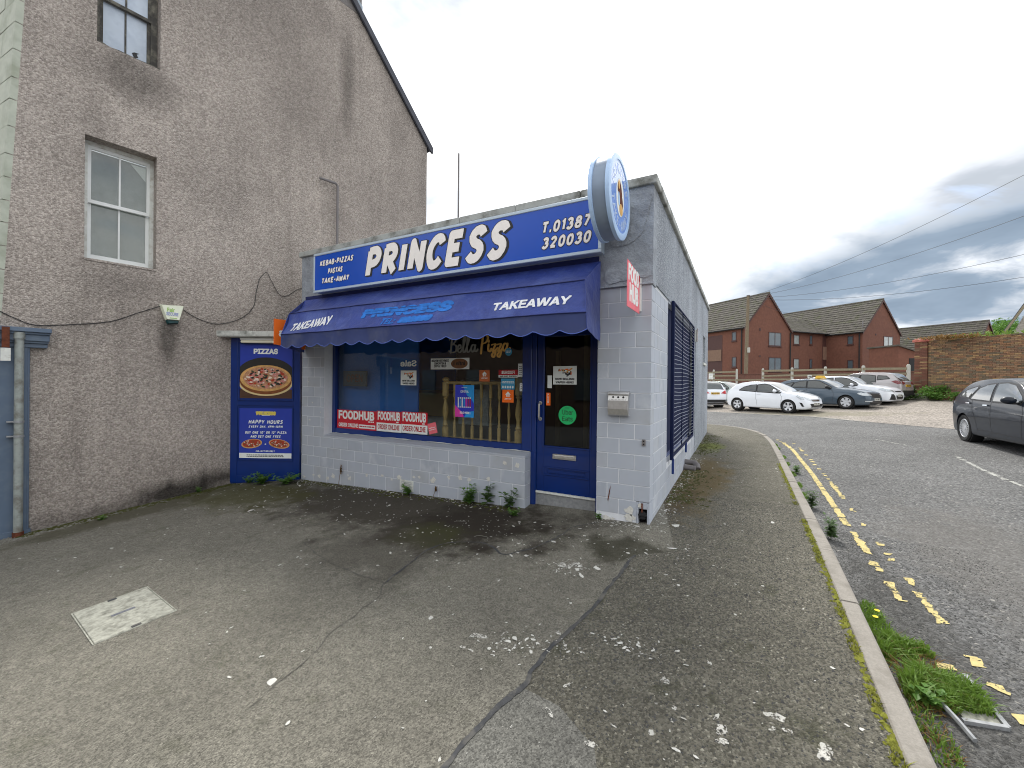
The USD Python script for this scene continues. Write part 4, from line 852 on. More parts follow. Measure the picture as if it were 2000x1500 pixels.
# ------------------------------------------------------------------ awning: sloping canvas over ribs, scalloped valance
AW = Thing('awning', (-3.2, -.3, 2.2), 'navy blue canvas awning with a scalloped valance and TAKEAWAY lettering', 'awning')
def aw_pt(sx, prof):
    """sx 0..1 from the left to the right end, prof 0..3 down the canvas"""
    P_ = [((-6.20, -.60), -.02, 3.10), ((-5.93, -.635), -.50, 2.775), ((-5.90, -.56), -.66, 2.395), ((-5.88, -.545), -.675, 2.205)]
    i = min(int(prof), 2); u = prof - i
    (a0, a1), ya, za = P_[i]; (b0, b1), yb, zb2 = P_[i + 1]
    x = (a0 + (a1 - a0) * sx) * (1 - u) + (b0 + (b1 - b0) * sx) * u
    return np.array([x, ya + (yb - ya) * u, za + (zb2 - za) * u])
NX = 150
scv = lambda s: .050 * abs(math.sin(math.pi * s * 17.0)) 
rows = [0, .18, .36, .5, .64, .82, .93, 1, 1.07, 1.2, 1.4, 1.6, 1.8, 1.93, 2.0, 2.07, 2.35, 2.7, 3.0]
V = []
for r in rows:
    for i in range(NX + 1):
        s = i / NX; p = aw_pt(s, r)
        f_ = (r % 1.0); sagk = math.sin(math.pi * f_)
        amp = .055 if r < 2 else .006
        p[1] += sagk * amp * .8 + .008 * (meshkit.fbm(np.array([[s * 22, r * 3.2, 1.3]]), 3)[0] - .5) * (1 if r > 0 else 0)
        p[2] -= sagk * (.045 if r < 1 else .010) * (.7 + .6 * meshkit.noise(np.array([[s * 7, 0, 4]]))[0])
        p[2] += .036 * (meshkit.fbm(np.array([[s * 9 + r * 2, r * 3.4, 7.7]]), 4)[0] - .5) * (1 if 0 < r < 2.5 else 0)
        if r > 2:
            p[2] -= scv(s) * (r - 2) - 0.0
            p[1] += (r - 2) * .012 * math.sin(s * 70)
        V.append(p)
V = np.array(V); n1 = NX + 1; F = []; Fv = []
for a in range(len(rows) - 1):
    for i in range(NX):
        q = a * n1 + i; (F if rows[a] < 2 else Fv).extend([(q, q + n1, q + 1), (q + 1, q + n1, q + n1 + 1)])
def thick(v, f, t):
    """gives a sheet a second side"""
    m = trimesh.Trimesh(v, f, process=False); n = m.vertex_normals; k = len(v)
    e = np.sort(f[:, [0, 1, 1, 2, 2, 0]].reshape(-1, 2), 1); u, c = np.unique(e, axis=0, return_counts=True); bd = set(map(tuple, u[c == 1]))
    ff = [f, f[:, ::-1] + k]; ex = []
    for t_ in f:
        for a, b in ((t_[0], t_[1]), (t_[1], t_[2]), (t_[2], t_[0])):
            if (min(a, b), max(a, b)) in bd: ex += [(b, a, a + k), (b, a + k, b + k)]
    return trimesh.Trimesh(np.vstack([v, v - n * t]), np.vstack(ff + [np.array(ex)]), process=False)
iv = rows.index(2.0) * n1
AWN = AW.add('canvas', thick(V[:iv + n1], np.array(F), .004), M['canvas'], smooth=50)
AW.add('valance', thick(V[iv:], np.array(Fv) - iv, .004), M['valance'], smooth=50)
last = V[-n1:]
AW.add('valance_piping', tube(last + np.array([0, -.002, -.002]), .0055, 6), M['canvas_edge'], smooth=True)
for r in (1.0, 2.0):
    AW.add('seam', tube([aw_pt(s, r) + np.array([0, -.004, -.004 + .036 * (meshkit.fbm(np.array([[s * 9 + r * 2, r * 3.4, 7.7]]), 4)[0] - .5)]) for s in np.linspace(0, 1, 60)], .006, 6), M['canvas_dark'], smooth=True)
for sx in (0.0, 1.0):
    e = [aw_pt(sx, r) for r in (0, .5, 1, 1.5, 2, 3)]; wallx = e[0][0]
    zb_ = e[-1][2] - .01
    ring = e + [np.array([e[-1][0] * .35 + wallx * .65, -.25, zb_ - .05]), np.array([wallx, -.02, zb_ - .06])]
    cpt = np.mean(ring, 0); v = np.array(ring + [cpt]); kk = len(ring)
    f = np.array([(i, (i + 1) % kk, kk) for i in range(kk)])
    f = f if sx else f[:, ::-1]
    mm = trimesh.Trimesh(v, f, process=False).subdivide().subdivide().subdivide()
    vv = mm.vertices.copy(); vv[:, 0] += .022 * (meshkit.fbm(vv * np.array([3, 9, 5]), 3) - .5)
    AW.add('side_cheek', thick(vv, mm.faces, .004), M['canvas'], smooth=60)
    AW.add('rib', tube([aw_pt(sx, r) + np.array([.03 * (1 - 2 * sx), .05 + .06 * math.sin(math.pi * (r % 1)), -.03 - .05 * math.sin(math.pi * (r % 1))]) for r in (0.02, .5, 1, 1.5, 2)], .012, 8), M['steel_worn'], smooth=40)
AW.add('back_board', box(-6.18, -.62, -.017, -.004, 3.03, 3.165), M['canvas_dark'])
for sx in (): AW.add('rib', tube([aw_pt(sx, r) + np.array([0, .03, -.035]) for r in (0.02, 1, 2)], .012, 8), M['steel_worn'], smooth=40)
def on_awning(g, r0, r1, s0, s1, off=.007, th=.0015):
    """Prints a drawing (x along, y up, in metres) on the canvas face between the ribs."""
    m = prism(g, th); a, b, c_, d_ = g.bounds; mm = m.subdivide() if len(m.faces) < 1500 else m
    v = mm.vertices; s = s0 + (v[:, 0] - a) / (c_ - a) * (s1 - s0); r = r1 + (v[:, 1] - b) / (d_ - b) * (r0 - r1)
    P0 = np.array([aw_pt(a_, b_) for a_, b_ in zip(s, r)]); sagk = np.sin(np.pi * (r % 1)); z0 = np.zeros_like(s)
    P0[:, 1] += sagk * .055 * .8 + .008 * (meshkit.fbm(np.column_stack([s * 22, r * 3.2, z0 + 1.3]), 3) - .5)
    P0[:, 2] += -sagk * .010 * (.7 + .6 * meshkit.noise(np.column_stack([s * 7, z0, z0 + 4]))) + .036 * (meshkit.fbm(np.column_stack([s * 9 + r * 2, r * 3.4, z0 + 7.7]), 4) - .5)
    return trimesh.Trimesh(P0 + np.array([0, -.92, .38]) * (off + v[:, 2])[:, None], mm.faces, process=False)
tk = inter('TAKEAWAY', .1, 5, .22)
AW.add('lettering', on_awning(tk, 1.43, 1.70, .775, .968), M['printwhite'])
m2 = on_awning(affinity.skew(tk, ys=5), 1.30, 1.88, .035, .215); AW.add('lettering', m2, M['printwhite'])
fp = inter('PRINCESS', .1, 6, .3); fp = fp.buffer(.004).union(rect(.02, .55, .06, .075)).difference(unary_union([rect(.05, .42, .03, .040), rect(.25, .5, .085, .092)]))
AW.add('ghost_lettering', on_awning(fp, 1.20, 1.56, .335, .66, .005), M['faded'])
AW.add('ghost_lettering', on_awning(inter('TEL:', .1, 5, .3), 1.64, 1.92, .425, .475, .005), M['faded'])
AW.add('ghost_lettering', on_awning(unary_union([inter('320030', .1, 10, .3).buffer(.008), rect(.03, .4, .02, .08)]), 1.64, 1.92, .485, .60, .005), M['faded'])

# ------------------------------------------------------------------ round projecting sign, flag signs
DS = Thing('round_sign', (-.35, -.02, 3.6), 'round blue projecting sign, face paled with painted sky sheen, lettered PRINCESS TAKE AWAY', 'sign')
DC = np.array([-.25, -.52, 3.60]); DR = .43
DF = Frame(DC, (0, 1, 0), (0, 0, 1), (1, 0, 0))
M['disc_rim'] = surf('grey_blue_sign_rim', lin(132, 146, 164), .4, .06, 4, metal=.2)
M['disc_edge'] = surf('pale_blue_sign_ring', lin(176, 204, 238), .35, .04, 4, coat=.3)
M['disc_face'] = surf('pale_sign_face', lin(176, 196, 226), .2, .04, 3, coat=.5)
M['disc_blue_sheen'] = surf('sign_face_blue_sky_sheen', lin(112, 146, 212), .12, .04, 3, coat=.5)  # paler than the blue acrylic: sky reflection mixed into the face colour
DS.add('drum', DF(lathe([(0, -.205), (DR - .01, -.205), (DR - .01, -.02), (DR - .02, 0), (0, 0)], 64)), M['disc_rim'], smooth=40)
DS.add('ring', DF([lathe([(DR - .055, -.01), (DR - .055, .012), (DR - .02, .016), (DR + .006, .004), (DR + .006, -.035), (DR - .02, -.045)], 64)]), M['disc_edge'], smooth=40)
DS.add('ring', DF([lathe([(DR - .02, -.17), (DR + .006, -.175), (DR + .006, -.21), (DR - .02, -.222), (DR - .06, -.215), (DR - .06, -.205)], 64)]), M['disc_edge'], smooth=40)
DS.add('face', DF(prism(Point(0, 0).buffer(DR - .052, quad_segs=24), .004, .001)), M['disc_blue_sheen'])
DS.add('pale_border', DF(prism(Point(0, 0).buffer(DR - .053, quad_segs=24).difference(Point(0, 0).buffer(DR - .066, quad_segs=24)), .002, .005)), M['disc_edge'])
pic = Point(0, 0).buffer(.19, quad_segs=16)
DS.add('picture_ground', DF(prism(affinity.scale(pic, .82, 1.05), .002, .0051)), M['paper'])
DS.add('picture', DF(prism(unary_union([ell(-.02, .05, .085, .12, rot=20), ell(.03, -.05, .08, .09)]).intersection(affinity.scale(pic, .8, 1.02)), .0015, .0072)), M['rust'])
DS.add('picture', DF(prism(unary_union([ell(.03, -.12, .07, .06), ell(-.06, .12, .03, .05)]).intersection(affinity.scale(pic, .8, 1.02)), .0012, .0088)), M['gold'])
DS.add('picture', DF(prism(ell(-.06, -.03, .035, .07, rot=15), .0012, .0088)), M['disc_edge'])
def arc_text(t, R_, a0, step, h, out=True, bold=4):
    gs = []
    for i, ch in enumerate(t):
        if ch == ' ': continue
        g = inter(ch, h, bold, .0, .85); b = g.bounds; g = affinity.translate(g, -(b[0] + b[2]) / 2, 0)
        a = a0 - i * step if out else a0 + i * step
        g = affinity.rotate(g, a - 90 if out else a + 90, origin=(0, 0)) if True else g
        gs.append(affinity.translate(g, R_ * math.cos(math.radians(a)), R_ * math.sin(math.radians(a))))
    return unary_union(gs)
DS.add('lettering', DF(prism(arc_text('PRINCESS', .245, 162, 19, .088), .002, .0051)), M['disc_face'])
DS.add('lettering', DF(prism(arc_text('TAKE-AWAY', .335, 198, 17.5, .088, False), .002, .0051)), M['disc_face'])
DS.add('bracket', [box(-.38, -.33, -.10, -.012, 3.70, 3.74), box(-.38, -.33, -.10, -.012, 3.46, 3.50), box(-.42, -.29, -.024, -.013, 3.35, 3.85)], M['steel_worn'])

FH = Thing('flag_sign', (-.13, -.05, 2.4), 'red and white FOODHUB flag sign on the corner pier', 'sign')
FF = Frame((-.13, 0, 0), (0, 1, 0), (0, 0, 1), (1, 0, 0))
quad = Polygon([(-.635, 2.42), (-.045, 2.425), (-.045, 2.86), (-.635, 2.905)])
FH.add('board', FF(prism(quad, .006, -.006)), M['pink_print'])
FH.add('lettering', FF(prism(fit(inter('FOOD', .15, 7), -.60, 2.70, width=.51), .002, .0003)), M['paper'])
FH.add('lettering', FF(prism(fit(inter('HUB', .17, 7), -.545, 2.485, width=.42), .002, .0003)), M['paper'])
FH.add('reverse_board', [box(-.155, -.137, -.30, -.03, 2.44, 2.88), box(-.137, -.115, -.026, -.002, 2.46, 2.84)], M['paper'])
FH.add('tape', FF(prism(Polygon([(-.10, 2.80), (-.048, 2.79), (-.048, 2.85), (-.07, 2.86)]), .003, .001)), M['redink'])
OJ = Thing('flag_sign', (-6.15, -.05, 2.2), 'orange flag sign half hidden behind the left end of the awning', 'sign')
OF = Frame((-6.15, 0, 0), (0, 1, 0), (0, 0, 1), (1, 0, 0))
OJ.add('board', OF(prism(Polygon([(-.62, 2.24), (-.12, 2.19), (-.03, 2.19), (-.03, 2.68), (-.62, 2.68)]), .02, -.02)), M['orange'])
OJ.add('lettering', OF(prism(fit(inter('a', .12, 6), -.54, 2.38), .002, .0003)), M['paper'])

# ------------------------------------------------------------------ stickers and posters on the glass
GY = FY + .0115
def card(name, label, catg, x0, x1, z0, z1, mat, y=GY, group=None, tilt=0.0, th=.0012):
    t = Thing(name, ((x0 + x1) / 2, y, z0), label, catg, group or ('stickers on the shop window' if name == 'window_sticker' else None))
    g = rect(x0, x1, z0, z1); g = affinity.rotate(g, tilt) if tilt else g
    t.add('sheet', XF(y)(prism(g, th, 0)), mat)
    t.y, t.c, t.tilt = y, g.centroid, tilt
    return t
def ink(t, g, mat, lvl=1, name='print'):
    if t.tilt: g = affinity.rotate(g, t.tilt, origin=t.c)
    t.add(name, XF(t.y)(prism(g, .0007, .0012 + .0009 * (lvl - 1))), mat, kind='stuff' if len(getattr(g, 'geoms', [g])) > 3 and name == 'print' else None)
def lines(x0, x1, zs, h, seed=0):
    """small print, too small to read"""
    r_ = np.random.default_rng(seed); gs = []
    for z in zs:
        x = x0
        while x < x1 - h:
            w_ = r_.uniform(1.2, 4) * h; gs.append(rect(x, min(x + w_, x1), z, z + h)); x += w_ + h * .6
    return unary_union(gs)
def foodhub(t, x0, x1, z0, z1, zmid, white_low=True, extra=None):
    wd = x1 - x0
    if white_low: ink(t, rect(x0, x1, z0, zmid), M['paper'])
    ink(t, fit(inter('FOODHUB', .1, 6), x0 + wd * .045, zmid + (z1 - zmid) * .24, width=wd * .90), M['paper'], name='lettering') if False else None
    g = inter('FOODHUB', (z1 - zmid) * .62, 6); ink(t, fit(g, x0 + wd * .045, zmid + (z1 - zmid) * .22, width=wd * .90), M['paper'], name='lettering')
    ink(t, lines(x0 + wd * .80, x0 + wd * .94, [zmid + (z1 - zmid) * .07], (z1 - zmid) * .09), M['paper'])
    w2_ = wd * (.88 if extra is None else .50)
    ink(t, fit(inter('ORDER ONLINE', (zmid - z0) * .52, 4), x0 + wd * .05, z0 + (zmid - z0) * .24, width=w2_), M['redink'] if white_low else M['paper'], 2, name='lettering')
    if extra: ink(t, rect(x0 + wd * .57, x0 + wd * .97, z0 + (zmid - z0) * .2, z0 + (zmid - z0) * .75), M['paper']); ink(t, lines(x0 + wd * .59, x0 + wd * .95, [z0 + (zmid - z0) * .4], (zmid - z0) * .18), M['redink'], 2)
b = card('window_sticker', 'large red FOODHUB ORDER ONLINE sticker at the left of the shop window', 'sticker', -5.575, -4.575, .765, 1.10, M['red_print'], tilt=.0); foodhub(b, -5.575, -4.575, .765, 1.10, .885, False, True)
b = card('window_sticker', 'middle red and white FOODHUB ORDER ONLINE sticker in the shop window', 'sticker', -4.57, -4.01, .77, 1.115, M['red_print']); foodhub(b, -4.57, -4.01, .77, 1.115, .915)
b = card('window_sticker', 'red and white FOODHUB sticker rightmost of the row, next to the peeling card', 'sticker', -4.005, -3.455, .775, 1.125, M['red_print']); foodhub(b, -4.005, -3.455, .775, 1.125, .92)
def mascot(t, cx, cz, w, h, seed):
    """a jumble of small vape shapes"""
    r_ = np.random.default_rng(seed)
    for k_, mt in enumerate((M['ink'], M['wood_dark'], M['gold'], M['orange_card'])):
        ink(t, unary_union([ell(cx + r_.uniform(-.42, .42) * w, cz + r_.uniform(-.4, .4) * h, w * r_.uniform(.05, .13), h * r_.uniform(.06, .1), 12, r_.uniform(0, 180)) for _ in range(9 if k_ == 0 else 4)]), mt, 1 + k_)
def vapes(t, x0, x1, z0, z1):
    w_, h_ = x1 - x0, z1 - z0
    mascot(t, (x0 + x1) / 2, z0 + h_ * .66, w_ * .7, h_ * .45, 5)
    ink(t, fit(inter('NOW SELLING', h_ * .10, 7), x0 + w_ * .1, z0 + h_ * .24, width=w_ * .8), M['ink'], name='lettering')
    ink(t, fit(inter('VAPES HERE!', h_ * .10, 7), x0 + w_ * .12, z0 + h_ * .06, width=w_ * .76), M['ink'], name='lettering')
b = card('notice', 'white NOW SELLING VAPES HERE notice in the shop window', 'notice', -4.03, -3.695, 1.56, 1.80, M['paper']); vapes(b, -4.03, -3.695, 1.56, 1.80)
b = card('notice', 'white NOW SELLING VAPES HERE notice on the door glass', 'notice', -1.31, -.975, 1.60, 1.845, M['paper'], FY + .0175); vapes(b, -1.31, -.975, 1.60, 1.845)
b = card('notice', 'white computer repair notice with an orange oval, seen from behind in the window', 'notice', -3.40, -2.665, 1.815, 1.985, M['paper'])
ink(b, ell(-2.85, 1.90, .155, .078), M['wood_dark']); ink(b, fit(affinity.scale(inter('infin i', .05, 4), -1, 1), -2.955, 1.875, width=.21), M['ink'], 2, 'lettering')
for i, (t_, wd) in enumerate((('COMPUTER REPAIRS', .34), ('& NETWORKS', .23), ('01387 267002', .24))):
    ink(b, fit(affinity.scale(inter(t_, .032, 6), -1, 1), -3.385 + (.34 - wd) / 2, 1.93 - .042 * i, width=wd), M['ink'], name='lettering')
b = card('poster', 'glossy blue and pink vape poster hanging in the shop window', 'poster', -2.92, -2.575, 1.09, 1.575, M['purple_print'])
ink(b, Polygon([(-2.92, 1.09), (-2.76, 1.09), (-2.78, 1.16), (-2.84, 1.2), (-2.92, 1.27)]), M['magenta_print']); ink(b, Polygon([(-2.575, 1.575), (-2.575, 1.3), (-2.63, 1.38), (-2.7, 1.42), (-2.78, 1.575)]), M['cyan_print'])
ink(b, Polygon([(-2.575, 1.09), (-2.75, 1.09), (-2.7, 1.17), (-2.575, 1.19)]), M['cyan_print'])
ink(b, fit(inter('CRYSTAL', .03, 4), -2.82, 1.46, width=.15), M['paper'], 2, 'lettering'); ink(b, fit(inter('SOLD HERE !', .03, 5), -2.83, 1.14, width=.19), M['paper'], 2, 'lettering'); ink(b, rect(-2.80, -2.70, 1.53, 1.536), M['paper'], 2)
for i in range(7):
    x = -2.868 + i * .036; ink(b, rect(x, x + .02, 1.235, 1.385), (M['paper'], M['teal_print'], M['paper'], M['cyan_print'], M['magenta_print'], M['redink'], M['redink'])[i], 2); ink(b, unary_union([rect(x, x + .02, 1.235, 1.25), rect(x, x + .02, 1.37, 1.39)]), M['paper'], 3)
def je(t, x0, x1, z0, z1):
    cx_, w_, h_ = (x0 + x1) / 2, x1 - x0, z1 - z0
    ink(t, unary_union([Polygon([(cx_ - w_ * .24, z0 + h_ * .62), (cx_, z0 + h_ * .88), (cx_ + w_ * .24, z0 + h_ * .62), (cx_ + w_ * .15, z0 + h_ * .62), (cx_ + w_ * .15, z0 + h_ * .45), (cx_ - w_ * .15, z0 + h_ * .45), (cx_ - w_ * .15, z0 + h_ * .62)])]).difference(unary_union([rect(cx_ - .006, cx_ + .004, z0 + h_ * .45, z0 + h_ * .64), rect(cx_ + .014, cx_ + .02, z0 + h_ * .45, z0 + h_ * .66)])), M['paper'])
    ink(t, fit(inter('JUST EAT', h_ * .09, 5), x0 + w_ * .2, z0 + h_ * .24, width=w_ * .6), M['paper'], name='lettering')
b = card('window_sticker', 'bright orange food delivery card low at the right of the shop window', 'sticker', -2.09, -1.905, 1.335, 1.515, M['orange_card']); je(b, -2.09, -1.905, 1.335, 1.515)
M['orange_dull'] = surf('dull_orange_card', lin(190, 100, 52), .5, .05, 5)
b = card('window_sticker', 'dull orange food delivery card left of the small red FOODHUB sticker', 'sticker', -2.485, -2.305, 1.63, 1.80, M['orange_dull']); je(b, -2.485, -2.305, 1.63, 1.80)
b = card('window_sticker', 'small red and white FOODHUB sticker seen from behind by the window post', 'sticker', -2.155, -1.845, 1.69, 1.80, M['redink'])
ink(b, rect(-2.155, -1.845, 1.69, 1.725), M['paper']); ink(b, fit(affinity.scale(inter('FOODHUB', .04, 5), -1, 1), -2.105, 1.74, width=.21), M['paper'], 1, 'lettering'); ink(b, fit(affinity.scale(inter('ORDER ONLINE', .02, 4), -1, 1), -2.14, 1.697, width=.28), M['ink'], 2, 'lettering')
b = card('window_sticker', 'teal hygiene sticker between the small red sticker and the orange card', 'sticker', -2.115, -1.89, 1.52, 1.675, M['teal_print']); ink(b, lines(-2.10, -1.90, [1.63, 1.61], .010, 3), M['paper']); ink(b, unary_union([ell(-2.08 + .04 * i, 1.555, .014, .018) for i in range(5)]), M['paper'])
for i, (x0, x1, z0, z1, lb) in enumerate(((-1.84, -1.757, 1.70, 1.885, 'narrow white card taped at the top of the right window edge'), (-1.81, -1.757, 1.50, 1.615, 'small pale card at the right window edge beside the orange card'))):
    b = card('card', lb, 'card', x0, x1, z0, z1, M['paper']); ink(b, lines(x0 + .015, x1 - .02, np.arange(z0 + .03, z1 - .02, .028), .008, i), M['ink'])
rs = Thing('round_sticker', (-2.0, GY, 2.0), 'small round pale teal sticker near the gold window script', 'sticker'); rs.add('sheet', XF(GY)(prism(ell(-1.995, 2.055, .056, .056), .0012)), M['teal_print']); rs.add('print', XF(GY)(prism(lines(-2.03, -1.955, [2.045, 2.062], .009, 4), .0006, .0012)), M['paper'], kind='stuff')
b = card('peeling_card', 'faded pink card leaning in the window beside the FOODHUB row', 'card', -3.44, -3.27, .80, .97, M['pink_print'], tilt=14); ink(b, lines(-3.42, -3.29, [.86, .89], .01, 8), M['paper'])
SL = Thing('window_lettering', (-3.85, GY, 1.85), 'white reversed Sale lettering on the window glass', 'lettering'); SL.add('lettering', XF(GY)(prism(fit(affinity.scale(inter('Sale', .09, 4), -1, 1), -4.04, 1.865, width=.345), .001)), M['paper'])
# gold script: brush strokes
def script(strokes, x0, z0, s, w):
    gs = []
    for st_ in strokes:
        p = spline(st_, 40); q = [Point(*p_).buffer(w * (.55 + .75 * abs(math.sin(math.atan2(d_[1], d_[0])))) , quad_segs=3) for p_, d_ in zip(p, np.gradient(p, axis=0))]
        gs.append(unary_union([a_.union(b_).convex_hull for a_, b_ in zip(q[:-1], q[1:])]))
    return affinity.translate(affinity.scale(unary_union(gs), s, s, origin=(0, 0)), x0, z0)
BEL = [[(.2, 0), (.25, .5), (.32, 1)], [(.1, .85), (.35, 1.05), (.62, .85), (.45, .6), (.3, .52)], [(.3, .52), (.62, .45), (.62, .1), (.3, 0), (.05, .12)],
       [(.78, .2), (1.0, .3), (.95, .48), (.8, .4), (.78, .1), (.95, 0), (1.12, .2)], [(1.12, .2), (1.35, .8), (1.32, 1.05), (1.22, .8), (1.2, .1), (1.32, 0), (1.42, .2)], [(1.42, .2), (1.65, .8), (1.62, 1.05), (1.52, .8), (1.5, .1), (1.62, 0), (1.75, .15)],
       [(2.1, .4), (1.92, .45), (1.8, .2), (1.92, 0), (2.08, .2), (2.12, .42), (2.08, .1), (2.2, .02), (2.3, .15)]]
PIZ = [[(2.55, -.1), (2.62, .5), (2.72, 1.05)], [(2.45, .85), (2.75, 1.08), (3.05, .9), (2.95, .6), (2.7, .5)], [(3.1, .42), (3.08, .1), (3.2, 0), (3.3, .15)], [(3.12, .62), (3.13, .66)],
       [(3.32, .4), (3.6, .42), (3.4, .02), (3.62, .05), (3.5, -.35), (3.36, -.2), (3.75, .2)], [(3.72, .4), (4.0, .42), (3.8, .02), (4.02, .05), (3.9, -.35), (3.76, -.2), (4.15, .2)], [(4.42, .4), (4.25, .45), (4.12, .2), (4.25, 0), (4.4, .2), (4.45, .42), (4.4, .1), (4.52, .02), (4.62, .15)]]
SC = Thing('window_lettering', (-2.5, GY, 2.05), 'gold brush script reading Bella Pizza across the top of the window', 'lettering')
SC.add('lettering', XF(GY)(prism(script(BEL, -3.06, 2.07, .235, .055), .001)), surf('faded_script', lin(132, 132, 126), .5)); SC.add('lettering', XF(GY)(prism(script(PIZ, -3.06, 2.07, .235, .06), .001)), M['gold'])
# door stickers
UB = Thing('round_sticker', (-1.1, FY, 1.08), 'round green delivery sticker on the door glass', 'sticker'); UY = FY + .0175
UB.add('sheet', XF(UY)(prism(ell(-1.10, 1.195, .124, .124, 48), .0012)), M['green_print'])
for t_, z_, wd in (('Uber', 1.20, .15), ('Eats', 1.115, .148)): UB.add('lettering', XF(UY)(prism(fit(inter(t_, .06, 1), -1.172, z_, width=wd), .0007, .0012)), M['ink'])
UB.add('print', XF(UY)(prism(rect(-1.13, -1.075, 1.288, 1.293), .0007, .0012)), M['ink'])
PU = card('push_sticker', 'narrow orange PUSH sticker at the door edge', 'sticker', -1.408, -1.345, 1.315, 1.485, M['orange_card'], UY); 
for i, ch in enumerate('PUSH'): ink(PU, fit(inter(ch, .026, 4), -1.388, 1.445 - i * .033), M['paper'], name='lettering')
card('card', 'narrow blank white strip behind the door glass beside the vape notice', 'card', -1.39, -1.325, 1.55, 1.72, M['paper'], UY)

# ------------------------------------------------------------------ inside the shop
IN = Thing('shop_interior', (-3, 2, .1), 'dim shop interior with a blue side wall behind the window', 'room')
IN.add('floor', box(W0 + .21, -.21, .27, 4.6, .02, .1), M['inside_floor'])
IN.add('blue_wall', box(W0 + .21, W0 + .46, .28, 2.55, .1, 3.0), M['inside_blue']); IN.add('blue_screen', [box(XL - .1, -3.83, .40, .44, .1, 2.9, .004)], M['inside_blue'])
IN.add('blue_partition', box(W0 + .46, -4.62, 2.45, 2.55, .1, 3.0), M['inside_blue'])
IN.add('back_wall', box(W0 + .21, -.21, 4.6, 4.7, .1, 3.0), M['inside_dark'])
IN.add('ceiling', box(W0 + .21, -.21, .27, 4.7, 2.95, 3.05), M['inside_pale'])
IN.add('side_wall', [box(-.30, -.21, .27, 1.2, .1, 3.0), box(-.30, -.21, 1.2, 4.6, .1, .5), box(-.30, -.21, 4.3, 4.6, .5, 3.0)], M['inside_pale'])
IN.add('door_post', [box(-2.52, -2.44, 3.2, 3.3, .1, 2.3), box(-1.9, -1.82, 3.2, 3.3, .1, 2.95)], M['wood_pale'])
NB = Thing('open_sign', (-5.2, .3, 1.5), 'unlit dark rectangular OPEN sign hanging inside the window left', 'sign')
NB.add('panel', box(-5.49, -4.90, .27, .30, 1.525, 1.80), surf('unlit_sign_face', lin(52, 54, 60), .5, .08, 8)); NB.add('lettering', XF(.269)(prism(fit(inter('OPEN', .13, 2), -5.40, 1.60, width=.41), .002)), M['rust'])
CO = Thing('counter', (-4.5, 1.5, .1), 'pale panelled wooden counter inside the shop', 'counter'); CO.add('front_panel', box(-4.78, -4.15, 1.5, 1.55, .95, 1.40), M['wood_pale']); CO.add('lower_panel', box(-4.78, -4.15, 1.5, 1.55, .1, .94), M['white']); CO.add('counter_top', box(-4.82, -4.0, 1.42, 2.2, 1.40, 1.45, .005), M['wood_dark']); CO.add('side_panel', box(-4.15, -4.11, 1.5, 2.2, .1, 1.40), M['wood_pale'])
BA = Thing('balustrade', (-2.7, .6, .7), 'turned pine balustrade standing inside the shop window', 'balustrade')
def baluster(x, y, z0, z1, r, n=14):
    h = z1 - z0
    pr = [(0, 0), (r, 0), (r, .22), (r * .6, .235), (r * .95, .26), (r * .62, .29), (r * .5, .36), (r * .92, .46), (r * .8, .56), (r * .45, .66), (r * .42, .70), (r * .8, .72), (r * .5, .74), (r, .76), (r, 1), (0, 1)]
    m = lathe([(a_, b_ * h) for a_, b_ in pr], n); m.apply_translation([x, y, z0]); return m
for px_ in (888, 905, 922.5, 940, 958, 975, 994): BA.add('baluster', baluster(float(onplane(px_, 800, (0, .6, 0), (0, 1, 0))[0]), .6, .72, 1.585, .026), M['wood'], smooth=50)
for x, top in ((-3.40, 1.62), (-2.03, 1.68)): BA.add('newel_post', [baluster(x, .6, .66, top, .055), lathe([(0, 0), (.03, 0), (.06, .03), (.06, .05), (.03, .08), (0, .085)], 14).apply_translation([x, .6, top])], M['wood'], smooth=50)
BA.add('handrail', box(-3.37, -2.05, .565, .635, 1.585, 1.635, .012), M['wood']); BA.add('bottom_rail', box(-3.37, -2.05, .57, .63, .67, .72, .005), M['wood'])
TI = Thing('till', (-3.2, .9, 1.4), 'grey counter-top till behind the balustrade', 'till'); TI.add('body', hullmesh([(x, y, z) for x in (-3.35, -2.75) for y, z in ((.9, .9), (.9, 1.5), (.95, 1.66), (1.3, 1.66), (1.3, .9))]), M['steel_worn']); TI.add('screen', box(-3.25, -2.85, .88, .90, 1.5, 1.68, .004), M['dark'])

# wall fittings on the corner pier
AB = Thing('ashtray_bin', (-.36, 0, 1.24), 'stainless steel wall ashtray on the block pier beside the door', 'ashtray')
AB.add('body', hullmesh([(x, y, z) for x in (-.478, -.243) for y, z in ((0, 1.245), (-.03, 1.235), (-.065, 1.25), (-.085, 1.32), (-.075, 1.42), (-.055, 1.475), (-.05, 1.50), (0, 1.52))]), M['steel'])
AB.add('hood', hullmesh([(x, y, z) for x in (-.486, -.235) for y, z in ((0, 1.500), (-.072, 1.488), (-.074, 1.494), (-.062, 1.515), (0, 1.53))]), M['steel'])
for x in (-.42, -.36, -.30): AB.add('hole', box(x - .012, x + .012, -.076, -.0725, 1.455, 1.478, .0012) if False else tube([(x, -.060, 1.463), (x, -.0735, 1.458)], .012, 4), M['dark'])
AB.add('vent_slots', [box(x - .002, x + .002, -.0735, -.066, 1.42, 1.435) for x in np.linspace(-.455, -.275, 12)], M['dark'])
SWt = Thing('socket_plate', (-.07, 0, .9), 'small grey two-hole junction plate low on the corner pier', 'socket'); SWt.add('plate', box(-.094, -.052, -.012, .0, .90, .975, .004), M['cable_grey']); SWt.add('hole', [tube([(-.073, -.010, z), (-.073, -.0135, z)], .009, 8) for z in (.92, .955)], M['dark'])

